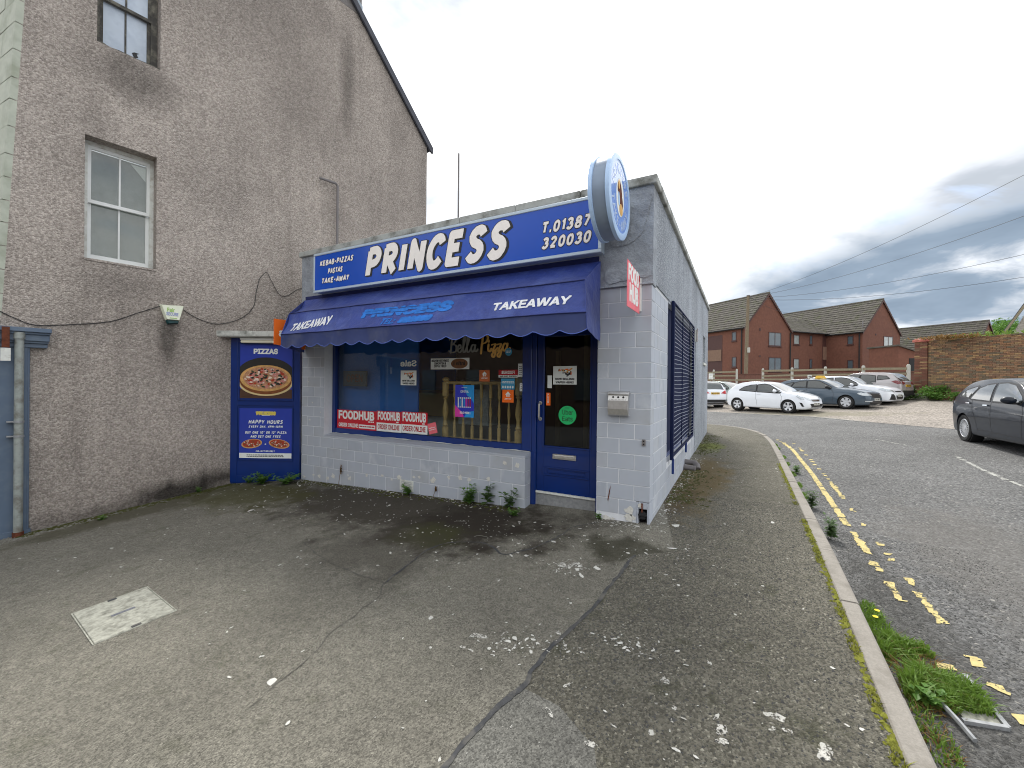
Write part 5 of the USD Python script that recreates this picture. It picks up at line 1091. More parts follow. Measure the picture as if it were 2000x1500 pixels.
# ------------------------------------------------------------------ blue panel and posters between the house and the shop
BF = Frame(np.array([-7.462, -.632, 0]), RT_ := np.array([math.cos(YAW), math.sin(YAW), 0]), (0, 0, 1))
BP = Thing('blue_boarding', tuple(BF.pt(.65, -.24)), 'tall dark blue boarded panel between the grey house and the shop', 'boarding')
BP.add('board', BF(box(-.02, 1.30, -.5, 2.40, -.06, 0, .003)), M['blue'])
BP.add('frame', BF([box(.005, .13, -.30, 2.40, 0, .012, .003), box(1.19, 1.30, -.30, 2.40, 0, .012, .003), box(.13, 1.19, 1.14, 1.22, 0, .0118, .003), box(.13, 1.19, -.30, -.17, 0, .012, .003), box(.13, 1.19, 2.33, 2.40, 0, .0118, .003)]), M['blue'])
BP.add('glazing_bead', BF([b_ for z0, z1 in ((1.255, 2.29), (.135, 1.10)) for b_ in (box(.145, .163, z0 - .02, z1, 0, .014, .002), box(1.155, 1.173, z0 - .02, z1, 0, .014, .002), box(.163, 1.155, z0 - .02, z0 - .003, 0, .014, .002))]), M['blue'])
P1 = Thing('poster', tuple(BF.pt(.65, 1.27)), 'large PIZZAS poster with a whole pizza on the blue boarding', 'poster')
def bprint(t, g, mat, lvl, name='print'): t.add(name, BF(prism(g, .0012, .0005 + .0013 * lvl)), mat, kind='stuff' if name == 'print' and len(getattr(g, 'geoms', [g])) > 3 else None)
pr_ = rect(.172, 1.146, 1.28, 2.285)
bprint(P1, pr_, M['navy_print'], 0, 'sheet'); bprint(P1, fit(inter('PIZZAS', .085, 7), .425, 2.105, width=.455), M['paper'], 1, 'lettering')
cp = (.655, 1.655)
bprint(P1, ell(cp[0], cp[1] + .03, .56, .36, 64).intersection(pr_), surf('black_pan', (.02, .018, .016), .5), 1)
bprint(P1, rect(.172, 1.146, 1.28, 1.45), surf('dark_table_print', lin(74, 50, 38), .5), 0.5)
bprint(P1, ell(cp[0], cp[1] - .095, .50, .235, 64).intersection(pr_), M['wood_pale'], 2); bprint(P1, ell(cp[0], cp[1] - .05, .485, .25, 64).intersection(pr_), surf('crust_edge_print', lin(122, 70, 36), .5, .2, 20), 3)
bprint(P1, ell(cp[0], cp[1] + .0, .478, .245, 64).intersection(pr_), surf('crust_print', lin(206, 160, 98), .5, .25, 16), 4); bprint(P1, ell(cp[0], cp[1] + .005, .42, .21, 64), surf('cheese_print', lin(186, 140, 104), .5, .35, 30, tint=lin(130, 60, 40), tscale=18, tamt=.6), 5)
def toppings(t, cx, cz, rx, rz, spec, seed, lvl, s=1.0, prt=bprint):
    r_ = np.random.default_rng(seed)
    for i, (mt, n_, w_) in enumerate(spec):
        gs = []
        for _ in range(n_):
            a_, q_ = r_.uniform(0, 2 * np.pi), math.sqrt(r_.uniform(0, 1)); gs.append(ell(cx + rx * q_ * math.cos(a_), cz + rz * q_ * math.sin(a_), w_ * r_.uniform(.7, 1.5) * s, w_ * r_.uniform(.5, .8) * s, 12, r_.uniform(-40, 40)))
        prt(t, unary_union(gs), mt, lvl + i)
M['top_red'] = surf('topping_red_print', lin(168, 62, 44), .4, .2, 30); M['top_green'] = surf('topping_green_print', lin(58, 66, 46), .4, .2, 30); M['top_pale'] = surf('topping_pale_print', lin(224, 206, 190), .4, .15, 30); M['top_pink'] = surf('topping_pink_print', lin(196, 130, 120), .4, .15, 30)
toppings(P1, cp[0], cp[1] + .01, .38, .175, ((M['top_pink'], 26, .042), (M['top_red'], 26, .030), (M['top_pale'], 34, .024), (M['top_green'], 22, .026), (M['ink'], 16, .024), (M['top_pale'], 12, .009)), 3, 6)
P2 = Thing('poster', tuple(BF.pt(.65, .15)), 'HAPPY HOURS poster with two small pizzas low on the blue boarding', 'poster')
bprint(P2, rect(.165, 1.148, .155, 1.092), M['navy_print'], 0, 'sheet'); bprint(P2, rect(.168, 1.146, .160, .255), M['paper'], 1)
bprint(P2, lines(.31, 1.0, [.212, .185], .013, 6), M['ink'], 2)
arc = unary_union([affinity.rotate(affinity.translate(inter(ch, .05, 8), x, .975), a_, origin=(x + .02, .975)) for ch, x, a_ in zip('PRINCESS', .48 + .044 * np.arange(8), np.linspace(12, -12, 8))])
bprint(P2, affinity.translate(arc, 0, 0).buffer(.006), M['yellow_print'], 1, 'lettering'); bprint(P2, rect(.59, .74, .955, .965), M['paper'], 1)
for t_, z_, x_, wd, h_ in (('HAPPY HOURS', .80, .34, .645, .075), ('EVERY DAY, 4PM-10PM', .725, .345, .635, .045), ('BUY ONE 10" OR 12" PIZZA', .615, .275, .775, .05), ('AND GET ONE FREE', .54, .375, .57, .05), ('COLLECTION ONLY', .275, .48, .355, .034)):
    bprint(P2, fit(hand(t_, h_, .21, .2, .95, .26), x_, z_, width=wd), M['paper'], 1, 'lettering')
for cx_, ry in ((.402, 8), (.915, -8)):
    bprint(P2, ell(cx_, .43, .195, .085, 32, ry), surf(f'small_crust_print_{int(cx_*100)}', lin(206, 160, 100), .5, .2, 20), 1); bprint(P2, ell(cx_, .435, .17, .070, 32, ry), M['top_red'], 2); toppings(P2, cx_, .435, .15, .056, ((M['top_pale'], 16, .016), (M['wood_dark'], 18, .016), (M['top_red'], 12, .013)), 5, 3)
bprint(P2, fit(hand('+', .06, .2, 0), .645, .41), M['paper'], 1, 'lettering')
CN = Thing('canopy_board', tuple(BF.pt(.4, 2.40)), 'white painted canopy board with black mould over the blue boarding', 'canopy'); CN.add('board', BF(hullmesh([(a_, b_, c_) for a_ in (-.215, 1.25) for b_, c_ in ((2.405, -.25), (2.405, .16), (2.425, .185), (2.515, .19), (2.52, -.25))])), surf('mouldy_white_board', lin(196, 198, 192), .7, .08, 6, tint=lin(60, 62, 52), tscale=5, tamt=.7))
TL = Thing('strip_light', tuple(BF.pt(.6, 2.30)), 'white fluorescent batten light under the canopy board', 'light'); TL.add('batten', BF(box(.225, 1.05, 2.36, 2.40, .02, .10, .006)), M['white']); TL.add('diffuser', BF(box(.23, 1.04, 2.305, 2.358, .025, .095, .014)), surf('cream_diffuser', lin(240, 236, 214), .3, .03, 3))

# ------------------------------------------------------------------ roller grille over the side window
M['navy_board'] = surf('navy_shutter_board', lin(22, 32, 66), .8, .1, 5, spec=.2)
RG = Thing('roller_grille', (.05, 2.9, .5), 'dark blue roller grille of thin bars over the side window', 'shutter')
SH.add('window', [box(-.14, -.08, YS0, YS0 + .07, .50, 2.76), box(-.14, -.08, YS1 - .07, YS1, .50, 2.76), box(-.14, -.08, YS0 + .07, YS1 - .07, .50, .60), box(-.14, -.08, 2.9, 2.97, .60, 2.70), box(-.14, -.08, YS0 + .07, YS1 - .07, 2.70, 2.76)], M['blue'])
SH.add('pane', [box(-.115, -.110, YS0 + .06, 2.91, .59, 2.71), box(-.115, -.110, 2.96, YS1 - .06, .59, 2.71)], M['glass'], parent=SH.path + '/window_002')
RG.add('guide_rail', box(.014, .060, 1.43, 1.50, .52, 2.80, .006), M['navy_board']); RG.add('guide_rail', box(.014, .060, 4.40, 4.46, .56, 2.80, .006), M['navy_board'])
RG.add('hood_box', box(.014, .055, 1.43, 4.48, 2.80, 2.825, .006), M['navy_board']); RG.add('dark_backing', box(-.06, -.052, 1.50, 4.53, .60, 2.76), M['navy_board']); RG.add('bottom_rail', box(.03, .062, 1.50, 4.40, .56, .60, .005), M['navy_board'])
M['grille'] = surf('worn_grille_bar', lin(196, 204, 220), .35, .08, 6, metal=.3)
for i in range(36):
    z = .65 + i * (2.78 - .65) / 35.0
    RG.add('bar', tube([(.045 + .006 * math.sin(i), y, z + .012 * math.sin(y * 2.2 + i * .4)) for y in np.linspace(1.49, 4.41, 7)], .0036, 6), M['grille'])
for y in (2.5, 3.6): RG.add('link_chain', tube([(.05, y, z) for z in np.linspace(.62, 2.8, 8)], .008, 6), M['navy_board'])
RG.add('lock_bar', [box(.04, .07, 1.44, 1.47, .32, .54, .003), box(.04, .07, 3.1, 3.14, .40, .58, .003)], M['blue'])
BX = Thing('cover_box', (.03, 5.0, 2.6), 'small weathered box fixed high on the side wall past the grille', 'box'); BX.add('box', box(.012, .07, 4.85, 5.05, 2.56, 2.80, .006), M['white_old']); BX.add('strap', box(.07, .078, 4.83, 4.87, 2.54, 2.83), M['rust'])
for i, (y0, z0, y1, z1, mt) in enumerate(((1.27, 1.2, 1.42, 1.32, M['redink']), (1.27, .98, 1.42, 1.18, M['paper']), (1.27, .7, 1.42, .95, M['purple_print']))):
    t = Thing('side_sticker', (-.1, y0, z0), ('red', 'white', 'blue')[i] + ' sticker at the near edge of the side window behind the grille', 'sticker'); t.add('sheet', Frame((-.108, 0, 0), (0, 1, 0), (0, 0, 1))(prism(rect(y0, y1, z0, z1), .0012)), mt)
# dark lettering ghost of a removed board high on the side wall
PB = Thing('cut_pipe_pair', (.12, 3.3, .06), 'two short grey pipe ends lying at the foot of the side wall', 'pipe'); 
for i, (y0, z0) in enumerate(((3.28, .10), (3.46, .17))):
    PB.add('pipe_end', tube([(-.02, y0 + .03, z0), (.20, y0, z0 - .005)], .048, 14), M['cable_grey'], smooth=40)
PB.add('elbow', tube([(.17, 3.44, .16), (.22, 3.40, .14), (.235, 3.34, .08)], .052, 12), M['cable_grey'], smooth=40)
single('mast_pole', tube([(-7.12, 6.0, 3.5), (-7.12, 6.0, 7.0), (-7.125, 6.0, 8.98)], [.035, .03, .024], 8), M['cable_grey'], 'thin grey mast rising behind the shop roof', 'pole', smooth=40)

# ------------------------------------------------------------------ brick houses beyond the car park
D2 = np.array([.69, .82, 0]) / math.hypot(.69, .82); D1 = np.array([-.82, .69, 0]) / math.hypot(.69, .82)
class Plane(Frame):
    """A wall plane through a point; local coordinates of a picture point that lies on it."""
    def at(s, u, v):
        p = onplane(u, v, s.O, s.ez) - s.O; return float(p @ s.ex), float(p @ s.ey)
    def r(s, u0, u1, v0, v1):
        a0, _ = s.at(u0, (v0 + v1) / 2); a1, _ = s.at(u1, (v0 + v1) / 2); um = (u0 + u1) / 2
        return a0, a1, s.at(um, v1)[1], s.at(um, v0)[1]
def far_window(t, F_, rc, mat, bars=1, frame=None, fw=.07, sill=True):
    a0, a1, b0, b1 = rc
    w = t.add('window', F_([box(a0, a0 + fw, b0, b1, -.02, .03), box(a1 - fw, a1, b0, b1, -.02, .03), box(a0 + fw, a1 - fw, b1 - fw, b1, -.02, .03), box(a0 + fw, a1 - fw, b0, b0 + fw, -.02, .03)] +
              [box(a0 + (a1 - a0) * (i + 1) / (bars + 1) - .03, a0 + (a1 - a0) * (i + 1) / (bars + 1) + .03, b0 + fw, b1 - fw, -.02, .028) for i in range(bars)]), frame or M['brown_wood'])
    t.add('pane', F_(box(a0 + fw, a1 - fw, b0 + fw, b1 - fw, -.03, .008)), mat, parent=w)
    if sill: t.add('sill', F_(box(a0 - .05, a1 + .05, b0 - .09, b0 - .002, -.02, .07)), M['brown_wood'], parent=w)
def tiles(F_, a_eave, b_eave, a_ridge, b_ridge, z0, z1, n, th=.05):
    """stepped tile courses on a slope, drawn in a gable's plane and run back from z0 to z1; each course wavers a little."""
    out = []; L_ = math.hypot(a_ridge - a_eave, b_ridge - b_eave); ux, uy = (a_ridge - a_eave) / L_, (b_ridge - b_eave) / L_; nx, ny = (-uy, ux) if ux > 0 else (uy, -ux)
    if ny < 0: nx, ny = -nx, -ny
    step = L_ / n; r_ = np.random.default_rng(int(abs(z1) * 10) + n)
    zs = np.arange(min(z0, z1), max(z0, z1), .36)
    for i in range(n):
        s0, s1 = i * step - .04, (i + 1) * step + .01
        for za in zs:
            zc = min(za + .35, max(z0, z1)); j = r_.uniform(-.008, .008)
            q = [(s0, th + .012 + j), (s0, 0.0), (s1, -.0), (s1, th * .25 + j)]
            out.append(hullmesh([(a_eave + ux * s + nx * o, b_eave + uy * s + ny * o, z) for s, o in q for z in (za, zc)]))
    return F_(cat(out))
def gable_house(name, label, F_, eL, apex, eR, base, depth, roofs=('L', 'R'), over=.25, mat=None):
    t = Thing(name, tuple(F_.pt((eL[0] + eR[0]) / 2, base)), label, 'house', 'brick houses beyond the car park' if False else None)
    t.add('wall', F_(prism(Polygon([(eL[0], base), (eR[0], base), eR, apex, eL]), depth, -depth)), mat or M['brick_red'])
    for s in roofs:
        e = eL if s == 'L' else eR; dx, dz = e[0] - apex[0], e[1] - apex[1]; k_ = 1 + over / math.hypot(dx, dz)
        ee = (apex[0] + dx * k_, apex[1] + dz * k_ + .02)
        nc = max(8, int(math.hypot(dx, dz) / .33)); 
        t.add('roof_tiles', tiles(F_, ee[0], ee[1] + .03, apex[0], apex[1] + .05, -depth, .12, nc), M['roof_tile'], kind='stuff')
        t.add('barge_board', F_(prism(Polygon([(apex[0], apex[1] + .02), (ee[0], ee[1]), (ee[0], ee[1] - .16), (apex[0], apex[1] - .22)]), .03, .10)), M['brown_wood'])
    t.add('ridge_tiles', F_(tube([(apex[0], apex[1] + .06, -depth), (apex[0], apex[1] + .06, .13)], .11, 8)), M['roof_tile'])
    return t
F1 = Plane(atdepth(1500, 650, 42.0), D2, (0, 0, 1))
eL, ap_, eR = F1.at(1453, 642), F1.at(1500.8, 573), F1.at(1544, 646)
eL = (2 * ap_[0] - eR[0], eR[1])
base1 = F1.at(1500, 746)[1]
h1 = gable_house('brick_house', 'red brick gabled house behind the telegraph pole', F1, eL, ap_, eR, base1 - 1, 14)
far_window(h1, F1, F1.r(1501, 1525.5, 649, 676), M['house_glass'], 1); far_window(h1, F1, F1.r(1501, 1525.5, 698, 726), M['house_glass'], 1)
h1.add('vent', F1(box(*F1.r(1482.5, 1486, 641, 646), 0, .03)), M['brown_wood']); h1.add('vent', F1(box(*F1.r(1482, 1485.5, 694, 697), 0, .03)), M['brown_wood'])
h1.add('drainpipe', F1(tube([(eR[0] - .12, eR[1] - .25, .09), (eR[0] - .12, base1 - 1, .09)], .055, 8)), M['rubber'])
SL1 = Plane(F1.pt(eL[0], 0), -D1, (0, 0, 1), -D2)
for (u0, u1, v0, v1) in ((1429.5, 1438.5, 648, 666), (1429.5, 1438.5, 697, 717)): far_window(h1, SL1, SL1.r(u0, u1, v0, v1), M['house_glass'], 0)
h1.add('drainpipe', SL1(tube([(-.2, eL[1] - .2, .09), (-.2, base1 - 1, .09)], .055, 8)), M['rubber']); h1.add('gutter', SL1(tube([(-12, eL[1] - .08, .22), (.15, eL[1] - .08, .22)], .07, 8)), M['rubber'])
h1.add('balcony_shade_slab', SL1(box(-9, SL1.at(1411, 680)[0], base1 - .3, eL[1] - .5, -.3, .012)), M['brown_wood'])  # dark slab paints in the balcony's shade; the wall is not set back
h1.add('balcony_panel', SL1(box(-9, SL1.at(1411, 680)[0] - .1, F1.at(1400, 692)[1] - .4, F1.at(1400, 672)[1] - .2, .012, .06)), surf('balcony_panel_brown', lin(120, 96, 80), .8))
F3 = Plane(atdepth(1722, 650, 43.8), D2, (0, 0, 1))
gL, gA, gR = F3.at(1685, 650), F3.at(1723.3, 585.5), F3.at(1758, 653.5); gL = (2 * gA[0] - gR[0], gR[1])
h2 = gable_house('brick_house', 'red brick gabled house nearest the old brick wall', F3, gL, gA, gR, base1 - 1.5, 13)
far_window(h2, F3, F3.r(1725.5, 1743.5, 657, 683), M['house_glass_pale'], 1); far_window(h2, F3, F3.r(1725, 1743, 703.5, 728), M['house_glass'], 1)
h2.add('vent', F3(box(*F3.r(1709, 1711.5, 652, 655), 0, .03)), M['brown_wood']); h2.add('vent', F3(box(*F3.r(1709, 1711.5, 699, 702), 0, .03)), M['brown_wood'])
SL3 = Plane(F3.pt(gL[0], 0), -D1, (0, 0, 1), -D2)
for (u0, u1, v0, v1) in ((1655, 1667, 656, 673), (1655, 1667, 703, 722)): far_window(h2, SL3, SL3.r(u0, u1, v0, v1), M['house_glass'], 0)
h2.add('drainpipe', SL3(tube([(-.25, gL[1] - .2, .09), (-.25, base1 - 1.5, .09)], .055, 8)), M['rubber']); h2.add('gutter', SL3(tube([(-9, gL[1] - .08, .22), (.15, gL[1] - .08, .22)], .07, 8)), M['rubber'])
h2.add('aerial', F3(tube([(gL[0] + .35, gL[1] + .3, -.2), (gL[0] + .35, gL[1] + 1.1, -.2)], .05, 6)), M['cable_grey'])
F2 = Plane(atdepth(1590, 690, 45.2), D2, (0, 0, 1))
m0, m1 = F2.at(1541, 648)[0], F2.at(1640, 652)[0]; me = F2.at(1590, 650)[1]
hm = Thing('link_building', tuple(F2.pt((m0 + m1) / 2, base1 - 1)), 'low red brick link block between the two gabled houses', 'house')
hm.add('wall', F2(box(m0, m1, base1 - 1, me, -7, 0)), M['brick_red'])
RFr = Frame(F2.O, -D1 * -1.0, (0, 0, 1), D2)           # section plane of the link's roof: a towards -D1 (front), extruded along D2
RFr = Frame(F2.O, -D1, (0, 0, 1), D2 * -1.0)
hm.add('roof_tiles', tiles(Frame(F2.O, -D1, (0, 0, 1), np.cross(-D1, (0, 0, 1))), .35, me - .1, -4.2, me + 2.35, -m1, -m0, 14), M['roof_tile'], kind='stuff')
hm.add('gutter', F2(tube([(m0, me - .1, .38), (m1, me - .1, .38)], .07, 8)), M['rubber'])
for (u0, u1, v0, v1, mt) in ((1550, 1561, 654, 673, 'house_glass_pale'), (1581, 1586.5, 655, 673, 'house_glass'), (1549.5, 1560.5, 700.5, 721, 'house_glass_pale'), (1580.5, 1586, 701, 720, 'house_glass')): far_window(hm, F2, F2.r(u0, u1, v0, v1), M[mt], 0)
hm.add('recess_shade_slab', F2(box(*F2.r(1606, 1632, 656, 735), -.3, .012)), M['brown_wood']); hm.add('panel', F2(box(*F2.r(1607, 1631, 678, 703), .012, .06)), surf('link_panel_brown', lin(128, 100, 84), .8))  # dark slab flush on the wall, painting in the shade of a set-back bay
# the roof further right, and the small outhouse by the pillar
F4 = Plane(atdepth(1930, 650, 48.0), D2, (0, 0, 1))
a4 = F4.at(1929.6, 627); gable_house('brick_house', 'long tiled roof of the house showing over the old brick wall', F4, (a4[0] - 4.4, a4[1] - 5.8), a4, (a4[0] + 4.4, a4[1] - 5.8), -3, 16, over=.1)
F5 = Plane(atdepth(1774, 700, 30.0), RT_, (0, 0, 1))
o0, o1 = F5.at(1755, 700)[0], F5.at(1796, 700)[0]; ot = F5.at(1774, 690)[1]
oh = Thing('outhouse', tuple(F5.pt((o0 + o1) / 2, -2)), 'small lean-to brick outhouse left of the brick wall pillar', 'outhouse')
oh.add('wall', F5(prism(Polygon([(o0, -3), (o1, -3), (o1, ot), (o0, ot + .5)]), 2.5, -2.5)), M['brick_red'])
oh.add('roof', F5(hullmesh([(a_, b_, c_) for a_, bb in ((o0 - .1, .53), (o1 + .1, .0)) for b_, c_ in ((ot + bb, .12), (ot + bb + .09, .12), (ot + bb + .09, -2.6), (ot + bb, -2.6))])), M['roof_tile'])
oh.add('door', F5(box(o0 + .75, o0 + 1.2, -1.5, ot - .35, 0, .03)), M['rubber'])
F6 = Plane(atdepth(2030, 650, 30.0), np.array([.94, -.34, 0]), (0, 0, 1))
e6, a6 = F6.at(1966, 652), F6.at(2036, 556); wR = 2 * a6[0] - e6[0]
h6 = Thing('stone_house', tuple(F6.pt(a6[0], -2)), 'grey slate-hung gable with a brown verge at the far right', 'house')
h6.add('wall', F6(prism(Polygon([(e6[0] + .3, -3), (wR - .3, -3), (wR - .3, e6[1]), a6, (e6[0] + .3, e6[1])]), 8, -8)), M['far_stone'])
h6.add('hung_slates', [F6(box(a6[0] - (a6[1] - z) * .0 - max(.05, (a6[1] - z) / (a6[1] - e6[1]) * (a6[0] - e6[0]) - .35), a6[0], z, z + .16, 0, .02 + .0)) for z in np.arange(e6[1], a6[1] - .4, .17)], M['far_stone'])
for k_, (e0, e1) in enumerate((((e6[0] - .25, e6[1] - .33), a6), ((wR + .25, e6[1] - .33), a6))):
    h6.add('verge', F6(prism(Polygon([(e0[0], e0[1]), (e1[0], e1[1] + .05), (e1[0], e1[1] + .40), (e0[0], e0[1] + .28)]), .30, -.05)), M['timber'])
    h6.add('roof', F6(prism(Polygon([(e0[0], e0[1] + .28), (e1[0], e1[1] + .40), (e1[0], e1[1] + .5), (e0[0], e0[1] + .36)]), 8.3, -8.06)), M['slate'])
h6.add('fascia', F6(box(e6[0] - .3, wR, e6[1] - .45, e6[1] - .2, .0, .12)), M['timber'])

# foliage: many small leaves through a crown's volume
def leaves(n, cen, rad, size, seed, flat=.5, shell=.5, clump=14):
    r_ = np.random.default_rng(seed); cen = np.asarray(cen, float); rad = np.asarray(rad, float)
    cl = r_.normal(size=(clump, 3)); cl /= np.linalg.norm(cl, axis=1, keepdims=True); cl *= r_.uniform(shell, 1, (clump, 1)) ** .5
    k_ = r_.integers(0, clump, n); p = cl[k_] * .78 + r_.normal(size=(n, 3)) * .24
    p = cen + p * rad
    a = r_.normal(size=(n, 3)); a[:, 2] *= flat; a /= np.linalg.norm(a, axis=1, keepdims=True); b = np.cross(a, r_.normal(size=(n, 3))); b /= np.linalg.norm(b, axis=1, keepdims=True)
    s = size * r_.uniform(.6, 1.4, (n, 1)); v = np.stack([p - a * s, p + b * s * .45 + np.array([0, 0, .12]) * s, p + a * s, p - b * s * .45 + np.array([0, 0, .12]) * s], 1).reshape(-1, 3)
    i = np.arange(n)[:, None] * 4; return trimesh.Trimesh(v, np.vstack([i + [0, 1, 2], i + [0, 2, 3]]), process=False)
def tree(px, py, dep, w, h, seed, label):
    c_ = atdepth(px, py, dep); t = Thing('tree', (c_[0], c_[1], 1.0), label, 'tree')
    t.add('trunk', tube([(c_[0], c_[1], .5), (c_[0] + .1, c_[1], c_[2] - h * .3), (c_[0], c_[1], c_[2])], [.2, .14, .05], 8), M['pole'])
    t.add('crown', leaves(2600, c_, (w, w, h), .16, seed), M['leaf'])
tree(1947, 655, 52, 1.9, 1.7, 1, 'green tree behind the tiled roof at the far right'); tree(1964, 648, 58, 1.7, 1.5, 2, 'green tree half hidden by the grey gable at the far right')

# old brick wall with its pillar
WA, WB = np.array([8.74, 23.08]), np.array([11.20, 20.31]); wd_ = (WB - WA) / np.linalg.norm(WB - WA)
WF = Frame((WA[0], WA[1], 0), (wd_[0], wd_[1], 0), (0, 0, 1))
BW = Thing('brick_wall', (WA[0] + wd_[0] * 2.5, WA[1] + wd_[1] * 2.5, .9), 'tall weathered old brick boundary wall with a ragged top', 'wall')
WL, ZW = 5.4, 3.92; bl, bh = .224, .0745
BW.add('core', WF(box(.36, WL, .5, ZW - .02, -.33, -.012)), M['oldmortar'])
rw_ = np.random.default_rng(21); many = []; nb = 0
def mound(x, y, z, sx, sy): return
for row in range(39):
    z = ZW - (row + 1) * bh
    off = (.5 if row % 2 else 0) * bl
    for i in range(int((WL - .36) / bl) + 1):
        x0 = .37 + i * bl - off; x1 = min(x0 + bl - .011, WL); x0 = max(x0, .365)
        if x1 - x0 < .05: continue
        if rw_.random() < (.03 if row > 5 else .012): continue
        pr = rw_.normal(0, .007) + (.0 if row else rw_.uniform(-.01, .01)); dz_ = rw_.normal(0, .002)
        m_ = WF(box(x0 + rw_.uniform(0, .004), x1, z + dz_, z + bh - .012 + dz_ + (rw_.uniform(-.03, .0) if row == 0 else 0), -.10, max(-.006, pr)))
        if nb < 300 and row < 16: BW.add('brick', m_, M['oldbrick'][rw_.integers(0, 5)]); nb += 1
        else: many.append((rw_.integers(0, 5), m_))
for q_ in range(5): BW.add('bricks_lower_courses', [m_ for j_, m_ in many if j_ == q_], M['oldbrick'][q_], kind='stuff')
BW.add('grass_top', leaves(900, WF.pt(1.6, ZW + .03, -.16), (1.5, 1.1, .07), .07, 5, flat=1.5), M['straw']); BW.add('grass_top', leaves(300, WF.pt(3.0, ZW + .02, -.16), (1.6, 1.4, .05), .06, 6, flat=1.5), M['grass'])
PI = Thing('brick_pillar', tuple(WF.pt(.14, 1.0)), 'red brick gate pillar with a rounded cap at the end of the old wall', 'pillar')
PI.add('core', WF(box(-.17, .345, .6, 3.86, -.46, .048)), M['oldmortar'])
for row in range(38):
    z = 3.86 - (row + 1) * bh; xs_ = (-.185, .04, .36) if row % 2 else (-.185, .14, .36)
    for x0, x1 in zip(xs_[:-1], xs_[1:]): PI.add('brick', WF(box(x0 + .004, x1 - .006, z, z + bh - .012, -.47, .062 + rw_.normal(0, .003), .004)), M['brick_red'] if rw_.random() < .6 else M['oldbrick'][rw_.integers(0, 3)])
PI.add('cap', WF(hullmesh([(x, y, z) for x, y, z in [(a_, 3.86, c_) for a_ in (-.24, .41) for c_ in (-.5, .12)] + [(a_, 3.97, c_) for a_ in (-.24, .41) for c_ in (-.5, .12)] + [(a_, 4.06, c_) for a_ in (-.05, .22) for c_ in (-.32, -.05)]])), surf('pink_cap_stone', lin(164, 96, 84), .9, .2, 10, bump=.5, bscale=40))
PI.add('footing', WF(box(-.22, .42, .7, 1.32, -.5, .10, .03)), M['far_stone'])
def bush(p, w, h, n, size, seed, label, mat='leaf', catg='bush'):
    t = Thing('wall_bush', tuple(p), label, catg); r_ = np.random.default_rng(seed)
    t.add('stem', [tube([np.array(p), np.array(p) + np.array([math.cos(a_) * w[0] * .6, math.sin(a_) * w[1] * .6, h * r_.uniform(.8, 1.5)])], [.012, .004], 5) for a_ in r_.uniform(0, 6.28, 7)], M['straw'])
    t.add('foliage', leaves(n, np.array(p) + np.array([0, 0, h * .75]), (*w, h * .7), size, seed), M[mat])
bush((*WF.pt(.95, 0, .35)[:2], 1.0), (.62, .45), .45, 1500, .055, 31, 'bright green bush at the foot of the old brick wall'); bush((*WF.pt(1.9, 0, .28)[:2], 1.02), (.6, .3), .26, 700, .05, 32, 'low green weeds along the foot of the old brick wall')
bush((*WF.pt(-.45, 0, .1)[:2], 1.0), (.35, .35), .55, 900, .05, 33, 'dull olive bush left of the red brick pillar', 'leaf_dark'); bush((*WF.pt(-.1, 0, .6)[:2], .97), (.5, .3), .16, 500, .05, 34, 'low dark weeds in front of the red brick pillar', 'leaf_dark')

# fence of concrete posts and timber rails, and the low wall behind it
FP_ = []
for k_, u_ in enumerate((1774, 1686, 1612, 1547, 1490, 1439, 1394, 1354)):
    p = atdepth(u_, 740, 24 * (1 + .0806 * k_)); FP_.append(p[:2])
FE = Thing('fence', (*FP_[3], 1.2), 'fence of pale concrete posts with weathered timber rails behind the cars', 'fence')
for k_, p in enumerate(FP_):
    g0 = float(road(*p)); FE.add('post', hullmesh([(p[0] + a_ * s_, p[1] + b_ * s_, z) for z, s_ in ((g0 - .3, .085), (2.86, .075), (2.93, .03)) for a_ in (-1, 1) for b_ in (-1, 1)]), M['concrete'])
def plank(p, q, z0, z1, h, t, off=0.0):
    p, q = np.array(p, float), np.array(q, float); d = (q - p) / np.linalg.norm(q - p); n_ = np.array([-d[1], d[0]])
    return hullmesh([(*(e + n_ * (off + s_ * t)), zz_ + b_ * h) for e, zz_ in ((p, z0), (q, z1)) for s_ in (0, 1) for b_ in (0, 1)])
for k_ in range(len(FP_) - 1):
    for z_, h_, on in ((2.62, .14, k_ != 4), (2.30, .12, k_ in (0, 1, 2, 3, 5)), (2.0, .12, k_ != 2)):
        if on: FE.add('rail', plank(FP_[k_], FP_[k_ + 1], z_ + rw_.uniform(-.03, .03), z_ + rw_.uniform(-.03, .03), h_, .035, .06), M['timber'])
LW = [np.array(p) + D1[:2] * .2 + np.array([.9, 1.6]) for p in (FP_[0] + np.array([1.5, -1.0]), *FP_[1:], FP_[-1] + np.array([-6, 3]))]
single('boundary_wall', [plank(a_, b_, .8, .8, 1.72, .2) for a_, b_ in zip(LW[:-1], LW[1:])] + [plank(a_, b_, 2.52, 2.52, .06, .26, -.03) for a_, b_ in zip(LW[:-1], LW[1:])], surf('dark_garden_wall_brick', lin(104, 72, 62), .9, .2, 12, tint=lin(70, 60, 48), tscale=1, tamt=.6), 'low dark brick garden wall behind the timber fence', 'wall')
